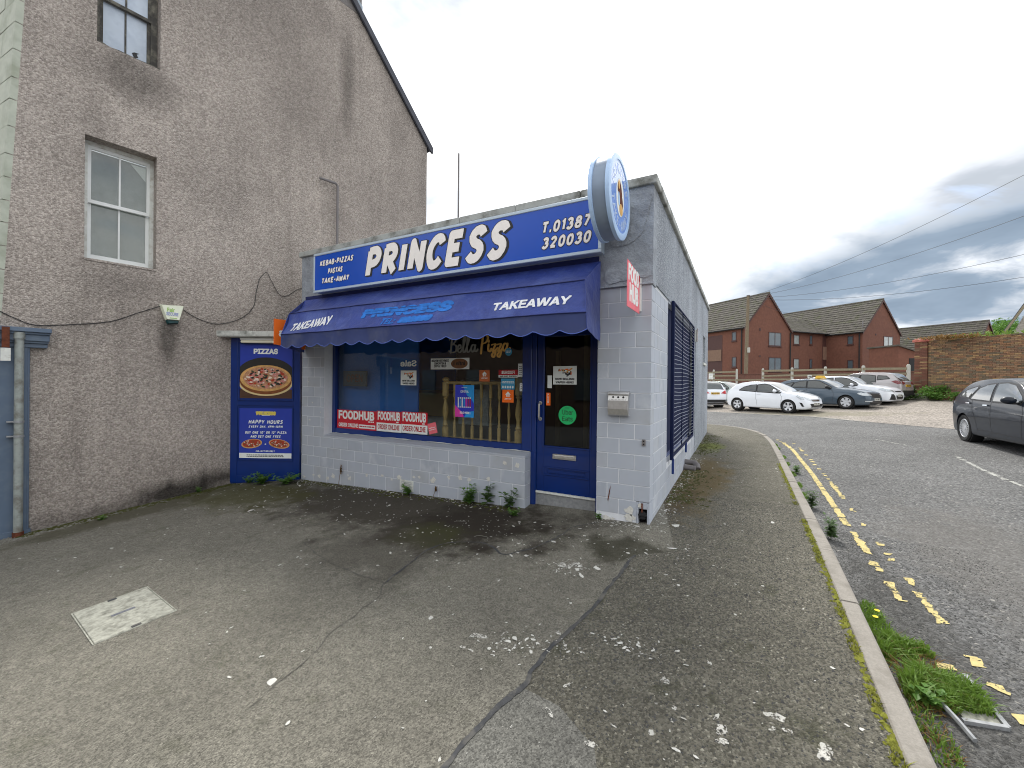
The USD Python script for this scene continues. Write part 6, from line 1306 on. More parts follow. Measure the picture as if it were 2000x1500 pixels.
for u_, v_, w_, h_, d_, lb in ((1388, 735, 7.5, 11, 34, 'small white notice on the fence beside the shop corner'), (1581, 735, 7, 5.5, 27.5, 'small white notice on the fence behind the taxi')):
    NF = Plane(atdepth(u_, v_, d_), RT_, (0, 0, 1)); a0_, a1_, b0_, b1_ = NF.r(u_ - w_ / 2, u_ + w_ / 2, v_ - h_ / 2, v_ + h_ / 2)
    t = Thing('notice', tuple(NF.O), lb, 'notice'); t.add('board', NF(box(a0_, a1_, b0_, b1_, 0, .02)), M['paper']); t.add('print', NF(prism(lines(a0_ + .03, a1_ - .03, np.linspace(b0_ + .04, b1_ - .06, 4), .02, 3), .004, .0205)), M['ink'], kind='stuff'); t.add('post', NF(box((a0_ + a1_) / 2 - .03, (a0_ + a1_) / 2 + .03, b0_ - 1.5, b0_ + .05, -.05, -.002)), M['timber'])
# telegraph pole and wires
tb, tt = atdepth(1456, 745, 36), atdepth(1461.5, 578, 36)
TP = Thing('telegraph_pole', (tb[0], tb[1], .9), 'weathered wooden telegraph pole leaning slightly before the brick houses', 'pole')
TP.add('pole', tube([tb - np.array([0, 0, 1.2]), (tb + tt) / 2, tt], [.155, .14, .115], 12), M['pole'], smooth=50)
TP.add('cap', lathe([(0, 0), (.15, 0), (.13, .06), (0, .08)], 12).apply_translation(tt), M['cable_grey'])
TP.add('step_iron', [tube([tt - np.array([0, 0, d_]) + RT_ * (.1 if j % 2 else -.1), tt - np.array([0, 0, d_]) + RT_ * (.28 if j % 2 else -.28)], .014, 5) for j, d_ in enumerate((.4, .8, 1.2, 1.6))], M['cable_grey'])
TP.add('junction_box', box(tb[0] + .1, tb[0] + .32, tb[1] - .3, tb[1] - .1, 4.4, 4.85, .03), M['concrete'])
for j_, (v_, dp, sag, v0_) in enumerate(((300, 17, .5, .10), (392, 18, .5, .12), (478, 19, .5, .2), (528, 21, .55, .28))):
    e_ = atdepth(2080, v_, dp); s_ = tt - np.array([0, 0, v0_]); p = np.array([s_ + (e_ - s_) * q_ - np.array([0, 0, sag * 4 * q_ * (1 - q_)]) for q_ in np.linspace(0, 1, 24)])
    single('overhead_wire', tube(p, .011, 5), M['cable'], ('topmost', 'second highest', 'second lowest', 'lowest')[j_] + ' black overhead wire running right from the telegraph pole', 'wire')
e_ = atdepth(1545, 612, 44); single('overhead_wire', tube(np.array([tt + (e_ - tt) * q_ - np.array([0, 0, .3 * 4 * q_ * (1 - q_)]) for q_ in np.linspace(0, 1, 14)]), .011, 5), M['cable'], 'short black wire from the telegraph pole down to the link roof', 'wire')

# ------------------------------------------------------------------ cars
def hit_tris(o, d, tri):
    ax = [k_ for k_ in range(3) if abs(d[k_]) < .5]; lo_, hi_ = o.min(0)[ax] - .01, o.max(0)[ax] + .01
    tri = tri[((tri[:, :, ax].max(1) >= lo_) & (tri[:, :, ax].min(1) <= hi_)).all(1)]
    if not len(tri): return np.full(len(o), np.nan), np.zeros((len(o), 3))
    tn = np.cross(tri[:, 1] - tri[:, 0], tri[:, 2] - tri[:, 0]) @ d; tri = tri[tn < 0] if (tn < 0).any() else tri
    """first hit of parallel rays (origins o, direction d) on triangles"""
    a, e1, e2 = tri[:, 0], tri[:, 1] - tri[:, 0], tri[:, 2] - tri[:, 0]; h = np.cross(d, e2); det = (e1 * h).sum(1)
    ok = np.abs(det) > 1e-12; a, e1, e2, h, det = a[ok], e1[ok], e2[ok], h[ok], det[ok]
    out = np.full(len(o), np.nan); nrm = np.zeros((len(o), 3)); N_ = np.cross(e1, e2); N_ /= np.maximum(np.linalg.norm(N_, axis=1, keepdims=True), 1e-12)
    for i, p in enumerate(o):
        s = p - a; u = (s * h).sum(1) / det; q_ = np.cross(s, e1); v = (q_ @ d) / det; t = (q_ * e2).sum(1) / det
        g = (u > -1e-6) & (v > -1e-6) & (u + v < 1 + 1e-6) & (t > 0)
        if g.any(): k_ = np.argmin(np.where(g, t, 1e9)); out[i] = t[k_]; nrm[i] = N_[k_]
    return out, nrm
def patch(body, poly, axis, off=.006, step=.06):
    """A skin cut to the outline poly, laid on the body seen along an axis: 'L','R' side (x,z), 'F','B' front/back (y,z), 'T' top (x,y)."""
    poly = poly.buffer(0); 
    if poly.is_empty: return None
    b = [np.array(shapely.segmentize(r_, step * .6).coords)[:-1] for g in getattr(poly, 'geoms', [poly]) for r_ in [g.exterior, *g.interiors]]
    x0, y0, x1, y1 = poly.bounds; gx = np.array([(x, y) for x in np.arange(x0, x1, step) for y in np.arange(y0, y1, step)]).reshape(-1, 2)
    inner = poly.buffer(-step * .35); gx = gx[shapely.contains_xy(inner, gx[:, 0], gx[:, 1])] if len(gx) else gx
    p2 = np.vstack(b + [gx]); 
    if len(p2) < 3: return None
    tr = Delaunay(p2).simplices; c_ = p2[tr].mean(1); tr = tr[shapely.contains_xy(poly, c_[:, 0], c_[:, 1])]
    z = np.zeros(len(p2)); far_ = 6.0
    o, d = {'L': (np.column_stack([p2[:, 0], z + far_, p2[:, 1]]), (0, -1, 0)), 'R': (np.column_stack([p2[:, 0], z - far_, p2[:, 1]]), (0, 1, 0)), 'F': (np.column_stack([z + far_, p2]), (-1, 0, 0)),
            'B': (np.column_stack([z - far_, p2]), (1, 0, 0)), 'T': (np.column_stack([p2, z + far_]), (0, 0, -1))}[axis]
    d = np.array(d, float); t, n_ = hit_tris(o, d, body.triangles)
    good = ~np.isnan(t); 
    if not good.any(): return None
    t = np.where(good, t, np.nanmedian(t)); n_ = np.where((n_ @ d)[:, None] > 0, -n_, n_)
    v = o + d * t[:, None] + n_ * off - d * off * .3
    tr = tr[good[tr].all(1)]
    if not len(tr): return None
    m = trimesh.Trimesh(v, tr, process=False); m.remove_unreferenced_vertices(); v = np.array(m.vertices)
    fl = (m.face_normals @ d) > 0; f_ = m.faces.copy(); f_[fl] = f_[fl][:, ::-1]; return trimesh.Trimesh(v, f_, process=False)
M['car_glass'] = surf('car_glass', (.018, .022, .022), .04, .05, 2, spec=.6, coat=1.0, tint=(.05, .06, .06), tscale=1.5)
M['car_trim'] = surf('black_car_trim', (.014, .014, .015), .45, .1, 8)
M['tyre'] = surf('tyre_rubber', (.018, .018, .018), .85, .12, 30)
M['alloy'] = surf('alloy_wheel', lin(206, 208, 212), .28, .05, 8, metal=.7)
M['rim_dark'] = surf('wheel_liner_black', (.012, .012, .013), .7, .1, 10)  # black arch liners and the backing disc behind the spokes
M['lamp_red'] = surf('red_tail_lens', lin(176, 26, 30), .12, .1, 12, coat=.8)
M['lamp_dark'] = surf('dark_tail_lens', lin(92, 30, 34), .12, .15, 12, coat=.8)
M['lamp_clear'] = surf('clear_headlamp', lin(176, 182, 186), .08, .25, 18, coat=1.0, metal=.3)
M['plate_white'] = surf('white_number_plate', lin(214, 214, 206), .4, .03, 8); M['plate_yellow'] = surf('yellow_number_plate', lin(214, 170, 44), .4, .03, 8)
def carpaint(name, c, metal=0.0, rough=.28, coat=1.0): return surf(name, c, rough, .025, 2, coat=coat, spec=.4 * coat, metal=metal, extra={'coat_roughness': .04})
def ev(pts, t):
    p = np.array(pts, float); from scipy.interpolate import PchipInterpolator; return PchipInterpolator(p[:, 0], p[:, 1])(np.clip(t, p[0, 0], p[-1, 0]))
HATCH_TOP = [(0, .40), (.006, .60), (.03, .675), (.07, .77), (.12, .885), (.18, .955), (.28, .992), (.40, 1.0), (.50, .985), (.565, .94), (.65, .815), (.725, .695), (.80, .665), (.90, .605), (.955, .545), (.985, .46), (1, .37)]
def make_car(name, label, paint, L, W, H, wb, fo, rwh, pos, head, top=HATCH_TOP, belt=((0, .68), (.3, .665), (.72, .61), (1, .5)), side_wins=(), spokes=5, two_spoke=False, extras=None, scale=.93, catg='car', front=True, grp='cars parked beside the road', plate=None, roofcol=None):
    t = Thing(name, pos, label, catg, grp, rot=math.degrees(math.atan2(head[1], head[0])))
    xs = np.unique(np.concatenate([np.linspace(0, .06, 8), np.linspace(.06, .94, 56), np.linspace(.94, 1, 9)]))
    zt = ev(top, xs) * H; zbot = ev([(0, .36), (.02, .26), (.06, .19), (.2, .175), (.8, .165), (.95, .18), (.985, .24), (1, .31)], xs); zbl = ev(belt, xs) * H
    hw = ev([(0, .78), (.02, .885), (.06, .95), (.15, .985), (.35, 1), (.7, 1), (.85, .975), (.93, .92), (.97, .82), (.99, .70), (1, .60)], xs) * W / 2
    rings = []
    for x, z1, z0, zb_, w in zip(xs, zt, zbot, zbl, hw):
        zl = min(zb_, z1 - .05); gh = max(z1 - zl, .05); tall = np.clip((gh - .08) / .3, 0, 1)
        wt = (w * .94 - gh * .34) * tall + w * .86 * (1 - tall)
        P_ = [(0, z0), (w * .5, z0), (w * .86, z0 + .01), (w * .955, z0 + .06), (w * .985, z0 + .3 * (zl - z0)), (w * 1.0, z0 + .58 * (zl - z0)), (w * .985, z0 + .84 * (zl - z0)), (w * .955, zl), (w * .955 * .5 + wt * .5 + .012, zl + gh * .5), (wt, z1 - min(.045, gh * .3)), (wt - .055, z1 - .012), (wt * .55, z1 + .006), (0, z1 + .014)]
        q_ = spline(P_, 40); rings.append([(x * L - L / 2, y, z) for y, z in q_] + [(x * L - L / 2, -y, z) for y, z in q_[-2:0:-1]])
    rings = np.array(rings); k_, n_ = rings.shape[:2]; V = rings.reshape(-1, 3); F = []
    for i in range(k_ - 1):
        for j in range(n_): a_, b_ = i * n_ + j, i * n_ + (j + 1) % n_; F += [(a_, a_ + n_, b_), (b_, a_ + n_, b_ + n_)]
    V = np.vstack([V, rings[0].mean(0), rings[-1].mean(0)])
    for j in range(n_): F += [(len(V) - 2, j, (j + 1) % n_), (len(V) - 1, (k_ - 1) * n_ + (j + 1) % n_, (k_ - 1) * n_ + j)]
    body = trimesh.Trimesh(V, np.array(F), process=False)
    if body.volume < 0: body.invert()
    skin = body.copy()
    xf = L / 2 - fo; xr = xf - wb; ra = rwh + .045
    mf = manifold3d.Manifold(manifold3d.Mesh(np.asarray(body.vertices, np.float32), np.asarray(body.faces, np.uint32)))
    for xw in (xf, xr):
        for s_ in (-1, 1):
            c_ = manifold3d.Manifold.cylinder(.34, ra, ra, 40).rotate([90, 0, 0]).translate([xw, s_ * (W / 2 + .02) + (.34 if s_ > 0 else 0) - (0 if s_ > 0 else 0) , rwh])
            c_ = manifold3d.Manifold.cylinder(.30, ra, ra, 40).translate([0, 0, -.15]).rotate([90, 0, 0]).translate([xw, s_ * (W / 2 - .10), rwh]); mf = mf - c_
    S_ = lambda m: (m.apply_scale(scale), m)[1]
    def add(n, m, mat, parent=None, smooth=False, **k): 
        if m is None: return None
        m = cat(m).copy(); m.apply_scale(scale); return t.add(n, m, mat, parent=parent, smooth=smooth, local=True, **k)
    body_p = add('body', mf if mf.num_tri() > 100 else skin, paint, smooth=42)
    for xw in (xf, xr):
        for s_ in (-1, 1):
            y = s_ * (W / 2 - .105)
            def R_(m): m = cat(m).copy(); m.apply_transform(trimesh.transformations.rotation_matrix(-math.pi / 2 * s_, (1, 0, 0))); m.apply_translation([xw, y, rwh]); return m
            add('wheel_arch', R_(lathe([(0, -.16), (ra - .004, -.16), (ra - .004, .045), (ra - .018, .045), (ra - .018, -.14), (0, -.14)], 32)), M['rim_dark'])
            rr = rwh * .70
            w_ = add('wheel', R_(lathe([(0, -.06), (rr, -.06), (rr, .055), (rr + .012, .062), (rr - .02, .072), (rr - .03, .05), (rr - .03, -.04), (0, -.04)], 36)), M['alloy'] , smooth=40)
            add('tyre', R_(lathe([(rr - .005, -.10), (rwh - .03, -.105), (rwh, -.08), (rwh, .06), (rwh - .03, .085), (rr + .01, .078), (rr - .01, .06)], 40)), M['tyre'], w_, smooth=40)
            add('wheel_well', R_(lathe([(0, -.035), (rr - .03, -.035), (rr - .03, -.028), (0, -.028)], 24)), M['rim_dark'], w_)
            sp = []
            for i in range(spokes):
                for da in ((-.16, .16) if two_spoke else (0,)):
                    a_ = 2 * math.pi * i / spokes + da + .3; wi, wo = (.022, .028) if two_spoke else (.030 if spokes > 9 else .042, .022 if spokes > 9 else .062)
                    c_, s2 = math.cos(a_), math.sin(a_)
                    sp.append(hullmesh([(r_ * c_ - q_ * s2, r_ * s2 + q_ * c_, z_) for r_, wv, za, zb2 in ((.03, wi / (2 if spokes > 9 else 1), .02, .055), (rr - .018, wo / (2 if spokes > 9 else 1), .03, .066)) for q_ in (-wv, wv) for z_ in (za, zb2)]))
            for q_ in sp: add('spoke', R_(q_), M['alloy'], w_)
            add('hub_cap', R_(lathe([(0, .02), (.055, .02), (.05, .064), (0, .068)], 16)), M['alloy'], w_)
    X = lambda f_: f_ * L - L / 2
    pp = lambda pts: Polygon([(X(a_), b_ * H) for a_, b_ in pts])
    for s_, sd in ((1, 'L'), (-1, 'R')):
        if side_wins:
            add('window_trim', patch(skin, unary_union([pp(w_).buffer(.03, join_style=1) for w_ in side_wins]).buffer(.012).buffer(-.012), sd, .003), M['car_trim'], smooth=True)
            for w_ in side_wins: add('side_window', patch(skin, pp(w_).buffer(-.004), sd, .007), M['car_glass'], smooth=True)
    def toppoly(f0, f1, k0=.97, k1=.97):
        """glass between two stations, as wide as the roof there"""
        pts = []
        for f_, k2 in ((f0, k0), (f1, k1)):
            i = np.argmin(abs(xs - f_)); gh = max(zt[i] - min(zbl[i], zt[i] - .05), .05); tl = np.clip((gh - .08) / .3, 0, 1); wt = (hw[i] * .94 - gh * .34) * tl + hw[i] * .86 * (1 - tl); pts.append((X(f_), (wt - .03) * k2))
        (xa, ya), (xb, yb) = pts; return Polygon([(xa, -ya), (xa, ya), (xa * .5 + xb * .5, (ya + yb) / 2 + .0), (xb, yb), (xb, -yb)])
    wsf = (extras or {}).get('screen', (.565, .722)); rsf = (extras or {}).get('rear', (.055, .165))
    add('windscreen', patch(skin, toppoly(*wsf, 1.0, .98), 'T', .006, .09), M['car_glass'], smooth=True)
    add('rear_window', patch(skin, toppoly(*rsf, .92, .98), 'T', .006, .07), M['car_glass'], smooth=True)
    seams = []
    for a_ in (extras or {}).get('doors', ()): seams.append(LineString([(X(p_[0]), p_[1] * H) for p_ in a_]).buffer(.005, cap_style=2))
    for sd in 'LR':
        if seams: add('door_seam', patch(skin, unary_union(seams), sd, .002, .05), M['car_trim'])
        for hx, hz in (extras or {}).get('handles', ()):
            m = patch(skin, rect(X(hx) - .10, X(hx) + .07, hz * H - .014, hz * H + .014), sd, .022, .05); add('door_handle', thick(m.vertices, m.faces, .02) if m is not None else None, (extras or {}).get('handle_mat', paint))
    for s_ in (1, -1):
        mx = (extras or {}).get('mirror', (.63, .665)); i = np.argmin(abs(xs - mx[0])); m = trimesh.creation.icosphere(3, 1.0); m.apply_scale([.075, .115, .075]); m.apply_translation([X(mx[0]), s_ * (hw[i] + .075), mx[1] * H + .03])
        mp = add('mirror', m, (extras or {}).get('mirror_mat', paint), smooth=True); add('mirror_arm', box(X(mx[0]) - .03, X(mx[0]) + .04, s_ * (hw[i] - .06), s_ * (hw[i] + .05), mx[1] * H - .05, mx[1] * H - .005, .008), M['car_trim'], mp)
    for nm, ax, poly, mt in (extras or {}).get('patches', ()):
        polys = [poly] if ax in 'LRT' else [poly]
        add(nm, patch(skin, poly, ax, .008 if mt is not M['car_trim'] else .005, .05), mt, smooth=True)
    if plate:
        ax, y0, z0, mt, txt = plate; xx = L / 2 + .004 if ax == 'F' else -L / 2 - .004
        fr = Frame((xx, 0, 0), (0, 1, 0), (0, 0, 1), (1, 0, 0)) if ax == 'F' else Frame((xx, 0, 0), (0, -1, 0), (0, 0, 1), (-1, 0, 0))
        pl = add('number_plate', fr(box(y0 - .26, y0 + .26, z0, z0 + .112, -.05, .012)), mt); add('plate_lettering', fr(prism(fit(inter(txt, .075, 3), y0 - .235, z0 + .02, width=.47), .002, .0125)), M['ink'], pl)
    for nm, m, mt in (extras or {}).get('solids', ()): add(nm, m, mt)
    return t
def place(pa, pb, W, fo, wb, L, side, scale=.93):
    """Middle of a car whose near wheels touch the ground at pa (rear) and heads towards pb; side -1: its right side is near."""
    pa, pb = np.array(pa, float), np.array(pb, float); h = (pb - pa) / np.linalg.norm(pb - pa); n_ = np.array([-h[1], h[0]])
    mid = (pa + pb) / 2 + n_ * (-side) * (W / 2 - .11) * scale
    xc = (L / 2 - fo - wb / 2); c_ = mid - h * xc * scale
    return (c_[0], c_[1], float(road(*c_))), h
# near grey five-door hatchback
focus_w = ([(.455, .665), (.437, .915), (.50, .925), (.565, .892), (.655, .745), (.675, .69), (.67, .66)], [(.25, .685), (.295, .845), (.345, .895), (.412, .915), (.43, .667)], [(.125, .725), (.175, .815), (.265, .875), (.275, .86), (.232, .70)])
L_, W_, H_, wb_, fo_ = 4.34, 1.84, 1.497, 2.64, .88
pf, hf = place((5.93, 9.72), (6.03, 6.92), W_, fo_, wb_, L_, -1, 1.05)
cfF = [('headlight', 'F', Polygon([(s_ * .50, .62), (s_ * .78, .66), (s_ * .84, .78), (s_ * .74, .80), (s_ * .55, .73)]), M['lamp_clear']) for s_ in (-1, 1)]
sidel = [('headlight', sd, Polygon([(1.72, .66), (2.02, .64), (1.98, .76), (1.70, .80)]), M['lamp_clear']) for sd in 'LR'] + [('tail_light', sd, Polygon([(-2.13, .86), (-2.02, .84), (-1.92, 1.02), (-1.97, 1.12), (-2.07, 1.05)]), M['lamp_red']) for sd in 'LR']
make_car('parked_car', 'dark grey five-door hatchback with multi-spoke alloy wheels at the right edge', carpaint('dark_grey_metallic', lin(26, 31, 39), .0, .3, .4), L_, W_, H_, wb_, fo_, .318, pf, hf, scale=1.05, side_wins=focus_w, spokes=18,
         extras={'doors': ([(.445, .68), (.455, .45), (.46, .20)], [(.27, .68), (.285, .52), (.32, .36), (.335, .2)], [(.665, .68), (.70, .55), (.695, .3), (.69, .2)], [(.33, .235), (.70, .205)]), 'handles': ((.415, .60), (.245, .62)), 'handle_mat': M['chrome'], 'mirror': (.645, .675),
                 'patches': cfF + sidel + [('lower_grille', 'F', rect(-.6, .6, .25, .42), M['car_trim']), ('upper_grille', 'F', rect(-.4, .4, .60, .68), M['car_trim'])]}, plate=('F', 0, .43, M['plate_white'], 'SF59 KXB'))
# white three-door hatchback, front to the right
L_, W_, H_, wb_, fo_ = 4.0, 1.74, 1.488, 2.51, .82
pc, hc = place((.809, 18.235), (2.786, 16.987), W_, fo_, wb_, L_, -1)
corsa_top = [(0, .40), (.008, .60), (.035, .69), (.08, .80), (.14, .91), (.22, .97), (.33, 1.0), (.44, .995), (.53, .96), (.60, .88), (.69, .755), (.76, .675), (.83, .64), (.91, .575), (.96, .50), (.985, .42), (1, .35)]
corsa_w = ([(.43, .655), (.425, .885), (.50, .905), (.555, .885), (.66, .735), (.71, .66), (.70, .63)], [(.195, .70), (.25, .80), (.33, .865), (.405, .885), (.412, .66)])
whitep = carpaint('white_car_paint', lin(226, 230, 236))
def twin(sd_pts, nm, mt): return [(nm, sd, Polygon(sd_pts), mt) for sd in 'LR']
make_car('parked_car', 'white three-door hatchback with twin-spoke alloys parked side-on nearest the road', whitep, L_, W_, H_, wb_, fo_, .305, pc, hc, top=corsa_top, side_wins=corsa_w, spokes=5, two_spoke=True,
         extras={'screen': (.56, .755), 'doors': ([(.415, .66), (.42, .42), (.43, .22)], [(.70, .63), (.725, .5), (.715, .25)]), 'handles': ((.455, .585),), 'mirror': (.655, .67),
                 'patches': twin([(1.50, .80), (1.62, .90), (1.80, .72), (1.83, .65), (1.70, .66)], 'headlight', M['lamp_clear']) + [('headlight', 'F', Polygon([(s_ * .36, .62), (s_ * .62, .64), (s_ * .74, .78), (s_ * .62, .80), (s_ * .42, .70)]), M['lamp_clear']) for s_ in (-1, 1)] +
                            twin([(1.66, .52), (1.76, .50), (1.84, .33), (1.76, .33)], 'fog_lamp', M['car_trim']) + [('lower_grille', 'F', Polygon([(-.42, .28), (.42, .28), (.55, .46), (-.55, .46)]), M['car_trim']), ('upper_grille', 'F', Polygon([(-.30, .57), (.30, .57), (.38, .66), (-.38, .66)]), M['car_trim']), ('grille_bar', 'F', rect(-.30, .30, .605, .625), M['chrome'])]}, plate=('F', -.0, .40, M['plate_white'], 'EV11 OBU'))
# blue-grey saloon taxi
L_, W_, H_, wb_, fo_ = 4.66, 1.81, 1.461, 2.69, .90
hO = hc; fw_ = np.array([5.093, 18.70]); po, hO = place(fw_ - hO * wb_ * .93, fw_, W_, fo_, wb_, L_, -1)
oct_top = [(0, .42), (.008, .66), (.05, .725), (.11, .80), (.20, .93), (.30, .985), (.42, 1.0), (.50, .99), (.56, .955), (.64, .84), (.715, .71), (.80, .675), (.90, .625), (.96, .56), (.985, .47), (1, .38)]
oct_w = ([(.445, .675), (.44, .915), (.50, .925), (.555, .90), (.64, .76), (.675, .70), (.67, .67)], [(.28, .69), (.31, .84), (.36, .895), (.425, .915), (.43, .677)], [(.17, .72), (.21, .79), (.295, .86), (.265, .70)])
taxi = [('taxi_sign', hullmesh([(-.05 + a_, b_, z_) for a_, b_, z_ in [(a2, b2, 1.47) for a2 in (-.13, .13) for b2 in (-.33, .33)] + [(a2, b2, 1.62) for a2 in (-.07, .07) for b2 in (-.26, .26)]]), M['plate_yellow']),
        ('taxi_lettering', Frame((.083, 0, 0), (0, 1, 0), (-.37, 0, .93), (.93, 0, .37))(prism(fit(inter('TAXI', .075, 4), -.17, 1.60, width=.34), .004, .035)), M['ink'])]
make_car('parked_car', 'blue-grey saloon taxi with a yellow roof sign behind the white hatchback', carpaint('blue_grey_metallic', lin(66, 79, 91), .35), L_, W_, H_, wb_, fo_, .318, po, hO, top=oct_top, side_wins=oct_w, spokes=6,
         extras={'rear': (.06, .2), 'doors': ([(.44, .68), (.45, .45), (.455, .2)], [(.67, .67), (.70, .5), (.69, .22)], [(.27, .69), (.29, .45), (.32, .2)]), 'handles': ((.42, .6), (.26, .62)), 'mirror': (.645, .69), 'mirror_mat': M['car_trim'], 'solids': taxi,
                 'patches': twin([(1.86, .74), (2.0, .80), (2.2, .72), (2.22, .64), (2.05, .65)], 'headlight', M['lamp_clear']) + [('headlight', 'F', Polygon([(s_ * .42, .64), (s_ * .80, .66), (s_ * .82, .78), (s_ * .5, .74)]), M['lamp_clear']) for s_ in (-1, 1)] + [('grille', 'F', Polygon([(-.42, .56), (.42, .56), (.46, .74), (-.46, .74)]), M['car_trim']), ('lower_grille', 'F', rect(-.6, .6, .26, .40), M['car_trim'])] + [('fog_lamp', 'F', rect(s_ * .50, s_ * .76, .36, .41), M['lamp_clear']) for s_ in (-1, 1)]}, plate=('F', -.0, .42, M['plate_white'], 'SV68 NWP'))
# white hatchback beyond the taxi
L_, W_, H_, wb_, fo_ = 4.36, 1.82, 1.48, 2.65, .88
fF = fw_ + np.array([1.206, 1.723]); pz, hz_ = place(fF - hO * wb_ * .93, fF, W_, fo_, wb_, L_, -1)
make_car('parked_car', 'white hatchback with wedge-shaped front vents between the taxi and the silver crossover', whitep, L_, W_, H_, wb_, fo_, .318, pz, hz_, side_wins=focus_w, spokes=5,
         extras={'patches': twin([(1.62, .80), (1.78, .86), (2.02, .74), (2.04, .68), (1.84, .70)], 'headlight', M['lamp_clear']) + [('headlight', 'F', Polygon([(s_ * .42, .66), (s_ * .76, .68), (s_ * .80, .80), (s_ * .5, .76)]), M['lamp_clear']) for s_ in (-1, 1)] + [('side_vent', 'F', Polygon([(s_ * .42, .28), (s_ * .74, .28), (s_ * .70, .56), (s_ * .6, .56)]), M['car_trim']) for s_ in (-1, 1)] + [('lower_grille', 'F', Polygon([(-.34, .28), (.34, .28), (.40, .50), (-.40, .50)]), M['car_trim']), ('upper_grille', 'F', rect(-.34, .34, .66, .71), M['car_trim'])]}, plate=('F', 0, .44, M['plate_white'], 'SD12 ENP'))
# silver crossover, tail to the right
L_, W_, H_, wb_, fo_ = 4.12, 1.78, 1.566, 2.61, .86
suv_top = [(0, .44), (.008, .64), (.03, .70), (.06, .80), (.11, .93), (.16, .975), (.28, 1.0), (.42, 1.0), (.52, .975), (.59, .90), (.68, .77), (.745, .70), (.83, .675), (.92, .62), (.965, .55), (.985, .47), (1, .38)]
cap_w = ([(.455, .655), (.45, .91), (.52, .915), (.57, .88), (.665, .74), (.70, .68), (.69, .65)], [(.27, .67), (.275, .875), (.36, .905), (.43, .91), (.435, .658)], [(.13, .78), (.165, .86), (.25, .88), (.25, .74)])
tail = np.array([8.15, 22.35]); hs = -hO; cs = tail + hs * L_ / 2 * .93
caps = [('tail_light', 'B', Polygon([(s_ * .36, .96), (s_ * .68, .90), (s_ * .70, 1.04), (s_ * .5, 1.08)]), M['lamp_dark']) for s_ in (-1, 1)] + twin([(-2.03, .96), (-1.90, .92), (-1.62, 1.06), (-1.78, 1.13), (-2.0, 1.08)], 'tail_light', M['lamp_dark']) + [('rear_bumper', 'B', Polygon([(-.80, .30), (.80, .30), (.86, .60), (-.86, .60)]), M['car_trim'])] + twin([(-2.06, .33), (-1.62, .30), (-1.62, .50), (-2.06, .62)], 'rear_bumper', M['car_trim'])
make_car('parked_car', 'silver crossover with a black rear bumper, tail towards the old brick wall', carpaint('silver_metallic', lin(164, 160, 160), .4), L_, W_, H_, wb_, fo_, .33, (cs[0], cs[1], float(road(*cs))), hs, top=suv_top, side_wins=cap_w, spokes=5, extras={'rear': (.03, .125), 'patches': caps, 'doors': ([(.44, .67), (.45, .4), (.455, .2)], [(.26, .68), (.3, .4), (.32, .25)])}, plate=('B', 0, .80, M['plate_yellow'], 'WJ17 KHO'))
# white crossover at the shop corner, seen from behind
ju = atdepth(1398, 780, 22.2); hj = np.array([-.62, .78]); cj = ju[:2] + hj * 1.95 
make_car('parked_car', 'white crossover with red tail lights half hidden by the shop corner', whitep, L_, 1.76, 1.565, 2.53, .86, .33, (cj[0], cj[1], float(road(*cj))), hj, top=suv_top, side_wins=cap_w, spokes=5, extras={'rear': (.03, .135), 'patches': [('tail_light', 'B', Polygon([(s_ * .36, .88), (s_ * .66, .84), (s_ * .68, 1.04), (s_ * .56, 1.02)]), M['lamp_red']) for s_ in (-1, 1)] + twin([(-2.04, .86), (-1.92, .86), (-1.70, 1.10), (-1.95, 1.08)], 'tail_light', M['lamp_red']) + [('rear_bumper', 'B', Polygon([(-.8, .28), (.8, .28), (.84, .52), (-.84, .52)]), M['car_trim'])]}, plate=('B', 0, .82, M['plate_yellow'], 'MF12 HDD'))
gp = atdepth(1432, 790, 24.5); hg = hO; cg = gp[:2]
make_car('parked_car', 'pale green-grey car mostly hidden between the white crossover and the white hatchback', carpaint('pale_green_metallic', lin(150, 164, 160), .3), 4.1, 1.74, 1.43, 2.5, .85, .3, (cg[0] - .4, cg[1] + .6, float(road(*cg))), hg, side_wins=focus_w, spokes=5)

# ------------------------------------------------------------------ road markings, ironwork, weeds and litter
def marks(name, mats, x_of, w, spans, seed, label, zf=road):
    """worn painted line: broken pieces of irregular outline"""
    r_ = np.random.default_rng(seed); gs = []
    for y0, y1, dens in spans:
        y = y0
        while y < y1:
            ln = r_.uniform(.05, .14) if dens < .95 else r_.uniform(.25, .4)
            if r_.random() < dens:
                cx_ = x_of(y) + r_.uniform(-.2, .2) * w * (1 - dens); ww = w * (r_.uniform(.55, 1.0) if dens < .95 else 1.0)
                p = [(cx_ + s_ * ww / 2, y + u_ * ln) for s_, us in ((-1, np.linspace(0, 1, 12)), (1, np.linspace(1, 0, 12))) for u_ in us]
                p = np.array(p); p += (meshkit.fbm(np.column_stack([p * 24, np.full(len(p), seed)]), 5)[:, None] - .5) * (.07 if dens < .95 else .035); gs.append(Polygon(p).buffer(0))
            y += ln * (1.0 if dens > .9 else 1.05)
    g = unary_union(gs).simplify(.003)
    return single(name, [sheet(h_, zf, .3, dz=.006) for h_ in getattr(g, 'geoms', [g]) if h_.area > 2e-4], mats, label, 'road marking', kind='stuff')
kx = lambda y: float(np.interp(y, KERB[:, 1], KERB[:, 0]))
x1_ = lambda y: np.interp(y, [-3, -.5, 1.3, 4.2, 7, 8.4, 9.3], [2.06, 2.05, 2.045, 2.07, 2.03, 1.90, 1.70]); x2_ = lambda y: np.interp(y, [-3, -.5, 1.3, 4.2, 8.0, 9], [2.28, 2.21, 2.22, 2.26, 2.19, 2.05])
